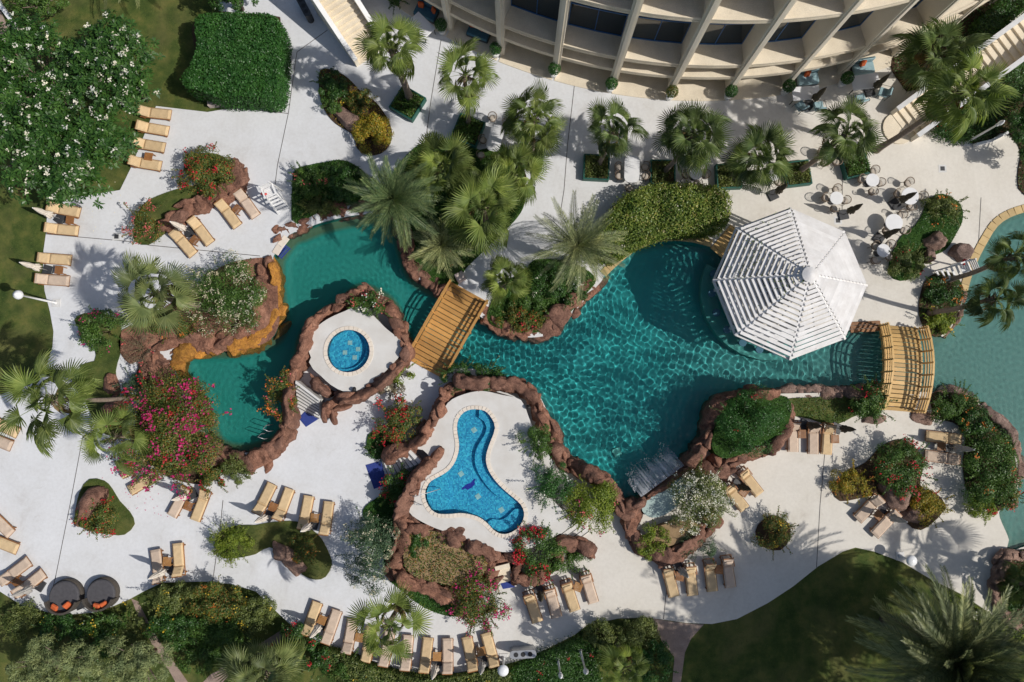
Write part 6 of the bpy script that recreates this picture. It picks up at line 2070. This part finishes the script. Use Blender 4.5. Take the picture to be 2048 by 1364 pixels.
# ---------------------------------------------------------------- clipped hedges and leafy arch
hedge('block of clipped green hedge beside the white-flowered trees', [(398,28),(470,24),(540,28),(560,52),(559,120),(553,180),(538,196),(480,192),(428,192),(402,182),(368,172),(362,150),(382,125),(392,90),(388,50)], 2.1, 'hedge', L=.13, W_=.09, rough=.13)
hedge('big leafy arch of vines along the yellow coping', [(1185,505),(1205,455),(1225,420),(1250,392),(1300,370),(1374,366),(1436,373),(1460,392),(1458,440),(1434,462),(1374,466),(1336,468),(1290,484),(1255,505),(1225,520)], 1.75, 'vine', L=.14, W_=.085, rough=.28, flower='cream', nf=60, name='vine_arch', cat='vine', dens=300)
hedge('long golden-green hedge along the curved south row', [(690,1310),(760,1340),(860,1358),(940,1352),(1010,1338),(1020,1364),(1000,1420),(850,1430),(720,1400),(660,1345),(640,1300)], .8, 'olive', L=.13, W_=.07, rough=.3, flower='yellow', nf=80)
hedge('dark shrubs under the lamp posts at the south edge', [(1020,1345),(1060,1322),(1110,1300),(1170,1280),(1195,1330),(1190,1400),(1040,1400)], .7, 'deep', L=.13, W_=.06, rough=.35, name='shrub_bank', cat='shrub bank', flower='red', nf=50)
hedge('dark shrubs behind the stairs at the top right corner', [(1960,40),(2048,-30),(2090,-20),(2000,60),(1965,75)], .9, 'deep', rough=.4, name='shrub_bank', cat='shrub bank')
hedge('dark flowering shrubs under the tall palm at the east stairs', [(1880,258),(1915,275),(1960,270),(2010,240),(2048,180),(2048,110),(1985,160),(1920,215)], .8, 'deep', rough=.4, name='shrub_bank', cat='shrub bank', flower='red', nf=70)
hedge('narrow hedge along the far bank of the lawn at the south-east', [(1880,1178),(1930,1198),(1998,1244),(2060,1268),(2060,1284),(1990,1262),(1920,1222),(1884,1200)], .3, 'lime', rough=.12, L=.1)

# ---------------------------------------------------------------- shrubs
B_ = 'bougainvillea'
shrub('red-flowered bougainvillea on the rock spine by the angled loungers', 413, 345, 58, 52, 1.7, 'mixed', 'red', 240, B_)
shrub('airy pink-flowered shrub at the end of the lounger grass bed', 288, 448, 44, 42, 1.3, 'mixed', 'pink', 150, L=.085, dens=300)
shrub('tall white oleander beside the lagoon west bank', 455, 592, 76, 80, 2.2, 'mid', 'cream', 1500, 'oleander', dens=560, L=.13, W_=.045, fl=.075)
shrub('bougainvillea with few pink flowers on the west path', 205, 658, 44, 42, 1.5, 'mid', 'magenta', 60, B_, sh=16)
shrub('dry grey twiggy bush left of the lagoon rocks', 275, 695, 34, 38, .9, 'grey', 'pink', 16, L=.08, W_=.02, dens=380)
shrub('low rusty plants under the pale fan palm', 345, 650, 55, 24, .7, 'mixed', 'orange', 40, dens=430)
shrub('small blue-green bush beside the leaning trunk', 263, 768, 32, 24, .8, 'bluegreen', L=.07)
shrub('huge magenta bougainvillea spilling over the lagoon rocks', 338, 865, 92, 118, 2.3, 'mixed', [('magenta', 1000), ('red', 200)], 0, B_, fl=.15, sh=34, lobes=90, dens=850)
shrub('round green bush at the lagoon south shore', 470, 943, 34, 30, 1.2, 'olive', L=.07)
shrub('dark flowering plants between bougainvillea and round bush', 425, 955, 34, 30, 1.0, 'mixed', 'red', 40)
shrub('red-flowered low shrub on the round grass islet', 196, 1030, 46, 38, .9, 'mixed', 'red', 110)
shrub('spiky lime shrub on the kidney-shaped bed', 466, 1083, 40, 34, 1.0, 'lime', None, 0, sh=60, L=.12, W_=.04, dens=800)
shrub('rusty shrub at the wide end of the kidney bed', 606, 1092, 34, 30, .9, 'mixed', 'orange', 20, L=.07)
shrub('tall white oleander below the children pool steps', 742, 1098, 48, 84, 2.3, 'bluegreen', 'cream', 700, 'oleander', dens=560, L=.13, W_=.04, fl=.07)
shrub('orange-flowered bougainvillea hanging over the lagoon rocks by the round pool steps', 565, 790, 30, 52, 1.2, 'mixed', [('orange', 150), ('pink', 60)], 0, B_, z0=.5, sh=16)
shrub('rose bed planting at the tip of the round pool terrace', 738, 612, 44, 26, .6, 'mid', [('pink', 60), ('white', 30)], 0, z0=1.3)
shrub('lime-green shrub between round pool terrace and footbridge', 798, 748, 32, 26, .8, 'lime', None, 0, L=.07)
shrub('dry pale shrub at the rock wall by the red bougainvillea', 785, 775, 30, 20, .6, 'grey', 'white', 50, L=.07)
shrub('crimson bougainvillea at the rock wall north-west of the children pool', 797, 842, 52, 44, 1.5, 'mixed', 'red', 330, B_, sh=22, fside=(-1, .2))
shrub('bougainvillea beside the children pool steps with crimson tips', 798, 968, 36, 40, 1.2, 'mid', 'red', 120, B_, sh=16)
shrub('dark green bush at the footbridge, west of the twin bushes', 918, 752, 34, 34, 1.0, 'deep', L=.085, z0=.3)
shrub('dark green bush at the footbridge, east of the twin bushes', 972, 756, 36, 34, 1.0, 'deep', L=.085, z0=.3)
shrub('bright green shrub on the east side of the children pool terrace, upper', 1076, 878, 34, 42, .9, 'mid', L=.08, z0=1.25)
shrub('green shrub on the east side of the children pool terrace, lower', 1100, 965, 38, 48, .9, 'hedge', L=.08, z0=1.25, flower='white', nf=24)
shrub('yellow-green shrub with pink sprays below the main pool rocks', 1182, 1008, 58, 52, 1.5, 'lime', [('pink', 50), ('magenta', 30)], 0, sh=26, z0=.3, dens=900)
shrub('big white oleander at the waterfall', 1395, 990, 62, 70, 2.1, 'olive', [('white', 1300)], 0, 'oleander', dens=600, L=.12, W_=.045, fl=.085, z0=.3)
shrub('lime-yellow shrub below the waterfall basin', 1303, 1082, 34, 34, 1.2, 'lime', L=.075)
shrub('feathery blue-green shrub below the waterfall oleander', 1400, 1090, 44, 24, .9, 'bluegreen', L=.08, W_=.03, sh=20)
shrub('crimson bougainvillea at the south end of the children pool', 1078, 1102, 50, 52, 1.4, 'mid', 'red', 420, B_, z0=.5, sh=18, fside=(-1, -.2))
shrub('low green shrub on the deck beside the crimson bougainvillea', 1148, 1118, 38, 24, .7, 'mid', L=.07)
shrub('magenta bougainvillea over the lower steps near the south row', 957, 1198, 54, 62, 1.8, 'mixed', 'magenta', 420, B_, sh=26)
shrub('big round dark green bush in the rock-walled bed', 1495, 842, 76, 62, 1.7, 'hedge', 'red', 14, L=.1, W_=.045, z0=1.1, dens=520, lobes=34)
shrub('bougainvillea with a few red flowers at the arched bridge', 1742, 802, 36, 44, 1.5, 'mid', 'red', 46, B_, sh=22)
shrub('lone round rusty green shrub on the east deck', 1546, 1062, 40, 42, 1.2, 'mixed', 'yellow', 30, L=.075, dens=520)
shrub('yellow-rust shrub at the west tip of the curved bed', 1702, 968, 40, 34, 1.0, 'golden', 'orange', 20, L=.08)
shrub('red bougainvillea on the east deck rocks', 1800, 932, 52, 56, 1.7, 'mid', 'red', 210, B_, sh=24)
shrub('yellow-rust shrub at the south tip of the curved bed', 1858, 1008, 36, 38, 1.0, 'golden', 'pink', 20, L=.08)
shrub('green shrub at the south end of the arched bridge', 1905, 812, 46, 38, 1.1, 'mid', 'orange', 16, L=.08, sh=26)
shrub('long dark shrub on the shore between bridge and big bush', 1955, 850, 44, 34, 1.2, 'deep', 'orange', 60)
shrub('big green shore bush at the east pool', 1980, 940, 58, 74, 1.9, 'mid', 'orange', 50, dens=600, lobes=46)
shrub('lime-green lower end of the shore bushes', 1965, 1010, 40, 26, .9, 'lime', 'red', 24)
shrub('pink-flowered shrub at the water edge by the shore bush', 2022, 985, 20, 34, 1.0, 'mixed', 'pink', 90)
shrub('golden-green shrub at the upper end of the patio bed', 1885, 418, 40, 34, 1.3, 'olive', 'orange', 30, L=.08, sh=20)
shrub('rounded olive shrub at the lower end of the patio bed', 1814, 526, 38, 34, 1.2, 'olive', 'red', 14, L=.08, sh=14)
shrub('dark shrub with orange flowers at the foot of the leaning palms', 1882, 588, 42, 36, .9, 'deep', 'orange', 60)
shrub('yellow-green shrub at the arched bridge north end', 1880, 645, 38, 26, .7, 'lime', 'yellow', 30)
shrub('dark green shrub in the long island bed near the stairs', 668, 172, 34, 34, 1.3, 'deep', L=.1, sh=18)
shrub('leafy climber over the rock of the long island bed', 668, 205, 24, 24, .9, 'mid', L=.1)
shrub('rusty middle shrub of the long island bed', 718, 200, 34, 30, .9, 'mixed', 'yellow', 20)
shrub('golden shrub at the round end of the long island bed', 745, 262, 40, 46, 1.0, 'golden', L=.10, W_=.07, dens=1000, sh=0, lobes=34)
shrub('pink-flowered shrub on the lagoon north bank', 620, 362, 36, 34, 1.1, 'mid', 'pink', 50, sh=18)
shrub('dark dense shrub on the lagoon north bank', 680, 368, 50, 36, 1.1, 'deep', L=.1)
shrub('light leafy edge shrub on the lagoon north bank', 640, 410, 52, 22, .7, 'olive', L=.09)
shrub('dark shrub under the date palm on the planted island', 1090, 560, 50, 40, .9, 'deep', 'white', 24)
shrub('white-dotted shrub at the shore of the planted island', 1142, 585, 34, 24, .6, 'deep', 'white', 40)
shrub('low red-flowered shrub at the shore of the planted island', 1040, 640, 56, 22, .6, 'mixed', 'red', 40)
shrub('leafy shrub in the middle of the planted island', 1060, 602, 46, 22, .5, 'mid')
shrub('shrub under the grey date palm at the lagoon east bank', 905, 520, 32, 34, .9, 'mid', 'red', 14)
shrub('red hibiscus beside the south-west path', 590, 1288, 46, 38, 1.2, 'deep', 'red', 70, sh=16)
shrub('red-flowered shrub below the south-west path end', 640, 1318, 36, 26, .9, 'deep', 'red', 30)
shrub('dark green shrub below the third lounger of the south row', 690, 1340, 50, 26, .8, 'mid', 'white', 10)
shrub('bright round shrub at the bottom edge by the stamped path', 1305, 1325, 42, 40, 1.2, 'hedge', L=.09)
shrub('leafy plants in the rock-edged bed at the lower east shore', 2030, 1195, 34, 44, .7, 'deep', 'white', 20, sh=14)
shrub('dark green ivy on the dry planter rim', 835, 1095, 22, 26, .3, 'deep', z0=1.3, sh=0)
shrub('small hedge at the lower rock end of the children pool steps', 752, 898, 20, 20, .6, 'deep', L=.07)
shrub('dark shrub at the top edge beside the hotel arcade', 790, 0, 24, 22, .9, 'deep', L=.08)
shrub('white-leaved shrub on the lawn edge at the south-east', 1965, 1240, 26, 22, .6, 'sage', 'white', 40)

shrub('yellow-green top of the shrub bank just below the pair of loungers', 345, 1196, 52, 30, 1.5, 'olive', 'yellow', 40, sh=12)
shrub('flowering shrub at the middle of the south-west shrub bank', 430, 1200, 62, 40, 1.6, 'mixed', [('yellow', 60), ('orange', 30)], 0, sh=12)
shrub('leafy east end of the south-west shrub bank', 508, 1228, 50, 42, 1.5, 'olive', 'yellow', 40, sh=12)
shrub('dark west flank of the south-west shrub bank', 352, 1256, 54, 44, 1.6, 'deep', 'yellow', 16, sh=12)
shrub('dark heart of the south-west shrub bank', 440, 1268, 70, 42, 1.5, 'mid', sh=12)
shrub('low leafy end of the shrub bank beside the path', 400, 1312, 44, 30, 1.1, 'mid', sh=12)
shrub('olive shrub at the deck corner by the stamped path', 1205, 1272, 44, 30, 1.1, 'olive', sh=12)
shrub('olive-green shrub top right beside the stamped path', 1268, 1266, 46, 32, 1.2, 'olive', sh=12)
shrub('dark shrub behind the untidy fan palm', 1228, 1312, 44, 34, 1.1, 'deep', sh=12)
shrub('dark shrub below the western daybed', 120, 1256, 58, 26, .9, 'deep', 'yellow', 12, sh=14)
shrub('olive shrub in the bottom corner below the shaded loungers', 30, 1240, 52, 34, 1.0, 'olive', sh=14)
shrub('leafy shrub below the eastern daybed', 215, 1248, 46, 30, 1.0, 'mid', 'yellow', 20, sh=14)
shrub('dark shrub at the path corner below the daybeds', 262, 1262, 28, 36, .9, 'olive', 'yellow', 12, sh=14)
shrub('tall dark shrub between the two sage trees', 190, 1290, 50, 28, 1.3, 'deep', sh=14)
# plants in the green boxes
names = {'a': 'below the concrete stairs', 'b': 'beside the oval white table', 'c': 'right of the oval table', 'd': 'left of the oval table north of the arch', 'e': 'right of the oval table north of the arch', 'f': 'at the east end of the arch', 'g': 'above the gazebo roof', 'h': 'farthest east'}
for k, (p, sz, rz) in BOX.items():
    q = Matrix.Rotation(rz, 2)
    poly = [tuple(Vector((p.x, p.y)) + q @ Vector((a * sz * .44, b_ * sz * .44))) for a, b_ in ((-1, -1), (1, -1), (1, 1), (-1, 1))]
    cover('bushy plants filling the green box ' + names[k], poly, 'olive' if k in 'defg' else 'mid', 700, .13, .07, .5, .33, 'box_plants', 1.0, 'plants')

# potted topiary balls along the hotel
POTS = [(1107,152,'first'),(1219,181,'second'),(1337,197,'third'),(1453,196,'fourth'),(1566,186,'fifth'),(1680,170,'sixth'),(885,66,'west'),(992,112,'middle')]
for x, y, w in POTS:
    p = P(x, y)
    lab = {'west': 'clipped ball in a white pot between the two blue sofas', 'middle': 'clipped ball in a white pot right of the second blue sofa', 'third': 'reddish clipped ball in a white pot, third along the hotel fins'}.get(w, 'clipped green ball in a white pot, %s along the hotel fins' % w)
    t = thing('topiary_pot', lab, 'potted plant', (p.x, p.y, .003), group='potted balls along the hotel')
    MB().lathe([(.17, 0), (.19, .03), (.25, .42), (.28, .46), (.24, .47)], 18).build('pot', M['white'], t, True)
    MB().lathe([(.235, .43), (.235, .452), (.1, .456)], 14).build('soil', M['soil'], t)
    MB().tube([(0, 0, .44), (0, 0, .95)], .025, 6).build('stem', M['stem'], t)
    SH += 1
    rng = np.random.default_rng(500 + SH)
    n = 1100
    d = rng.normal(size=(n, 3)); d /= np.linalg.norm(d, axis=1)[:, None]
    V, F = leaf_arrays(d * (.4 * (1 - .3 * rng.random((n, 1)) ** 2)) + np.array((0, 0, 1.0)), d + rng.normal(size=(n, 3)) * .5, .09, .05, rng)
    stuff_mesh('foliage', V, F, L_['mixed' if w == 'third' else 'hedge'], t)

# vine tendrils on the gazebo roof
rng = np.random.default_rng(77)
pos = []
for k, (f0, cnt, sp) in {7: (.72, 130, .12), 6: (.86, 50, .08), 0: (.3, 50, .15)}.items():
    a, b_ = VE[k], VE[(k + 1) % 8]
    for i in range(cnt):
        u = rng.random(); f = np.clip(f0 + rng.normal() * sp, .1, 1)
        q = AP.lerp(a.lerp(b_, u), f)
        pos.append((q.x + rng.normal() * .05, q.y + rng.normal() * .05, q.z + .16 + rng.random() * .06))
pos = np.array(pos) + np.array((gc.x, gc.y, 0))
V, F = leaf_arrays(pos, rng.normal(size=pos.shape) * .5 + np.array((0, 0, 1.)), .11, .06, rng)
o = stuff_mesh('climbing_vine', V, F, L_['vine'], None); tag(o, 'thin green vine creeping over the white gazebo slats', 'vine')

# fallen petals on the deck
for lab, (px, py), rr_, fc, n in (('magenta petals fallen on the deck below the huge bougainvillea', (300, 985), 2.2, 'magenta', 50), ('crimson petals fallen on the steps by the south bougainvillea', (1120, 1060), 1.6, 'red', 40), ('white petals fallen on the deck beside the flowering trees', (215, 400), 2.6, 'cream', 40)):
    rng = np.random.default_rng(n)
    c_ = P(px, py)
    pos = np.c_[c_.x + rng.normal(size=n) * rr_ * .5, c_.y + rng.normal(size=n) * rr_ * .5, np.full(n, .012)]
    V, F = leaf_arrays(pos, rng.normal(size=pos.shape) * .15 + np.array((0, 0, 1.)), .07, .05, rng)
    tag(stuff_mesh('fallen_petals', V, F, F_[fc], None), lab, 'petals')
# ground cover and turf
cover('low mixed planting on the lagoon north bank', BED['lagoon'], 'deep', 260, .12, .06, .3)
cover('green undergrowth of the palm grove', BED['grove'], 'mid', 190, .12, .05, .22)
cover('green undergrowth of the planted island', BED['island'], 'mid', 200, .12, .055, .22)
cover('undergrowth of the shaded oleander bed', BED['oleander'], 'hedge', 200, .11, .05, .2)
cover('undergrowth beside the children pool steps', BED['stairside'], 'hedge', 220, .1, .05, .25)
cover('turf of the round grass islet', BED['islet'], 'turf', 260, .09, .02, .05, name='grass', cat='grass')
cover('turf of the kidney-shaped bed', BED['kidney'], 'turf', 260, .09, .02, .05, name='grass', cat='grass')
cover('turf of the bed behind the rock spine', BED['lounge'], 'turf', 260, .09, .02, .05, name='grass', cat='grass')
cover('turf of the strip between west path and lagoon rocks', BED['westpalm'], 'turf', 260, .09, .02, .05, name='grass', cat='grass')
cover('turf of the strip above the three loungers', BED['strip'], 'mid', 330, .1, .04, .14, name='grass', cat='grass')
cover('undergrowth of the patio bed', BED['patio'], 'hedge', 200, .1, .04, .14)
cover('plants under the long island bed shrubs', BED['north'], 'golden', 120, .1, .05, .2)
cover('plants of the east shore bed', BED['shore'], 'deep', 190, .13, .06, .3)
cover('plants of the bed at the leaning palms', BED['lifeguard'], 'mid', 180, .11, .05, .25)
cover('sparse plants of the curved east deck bed', BED['eastred'], 'mixed', 60, .1, .05, .15)
cover('undergrowth of the dark bush bed', BED['bush'], 'deep', 150, .1, .05, .2, z0=1.2)
cover('weeds in the dry sandy planter', BED['dry'], 'mixed', 190, .13, .065, .3, z0=1.3)
cover('undergrowth of the bed below the east stairs', BED['ne2'], 'deep', 130, .14, .07, .4)
cover('undergrowth between hotel and east stairs', BED['ne'], 'deep', 110, .14, .07, .4)
cover('plants of the lower east shore bed', BED['corner'], 'deep', 130, .13, .06, .25)
def lawn(px, label, dens=85):
    cover(label, [(p.x, p.y) for p in PL(px)], 'turf', dens, .085, .022, .04, -.03, 'grass', .8, 'lawn')
lawn([(-20,400),(95,412),(90,470),(85,540),(88,580),(98,624),(105,664),(103,694),(88,740),(58,768),(0,788),(-20,790)], 'turf of the west lawn')
lawn([(40,40),(430,0),(435,20),(395,30),(365,150),(400,205),(415,222),(312,210),(262,332),(200,380),(0,400),(0,100)], 'turf under the white-flowered trees')
lawn([(1385,1290),(1410,1252),(1474,1241),(1536,1209),(1586,1176),(1636,1136),(1686,1106),(1711,1098),(1748,1106),(1806,1128),(1861,1161),(1926,1193),(1998,1241),(2048,1262),(2048,1364),(1370,1364)], 'turf of the south-east lawn')
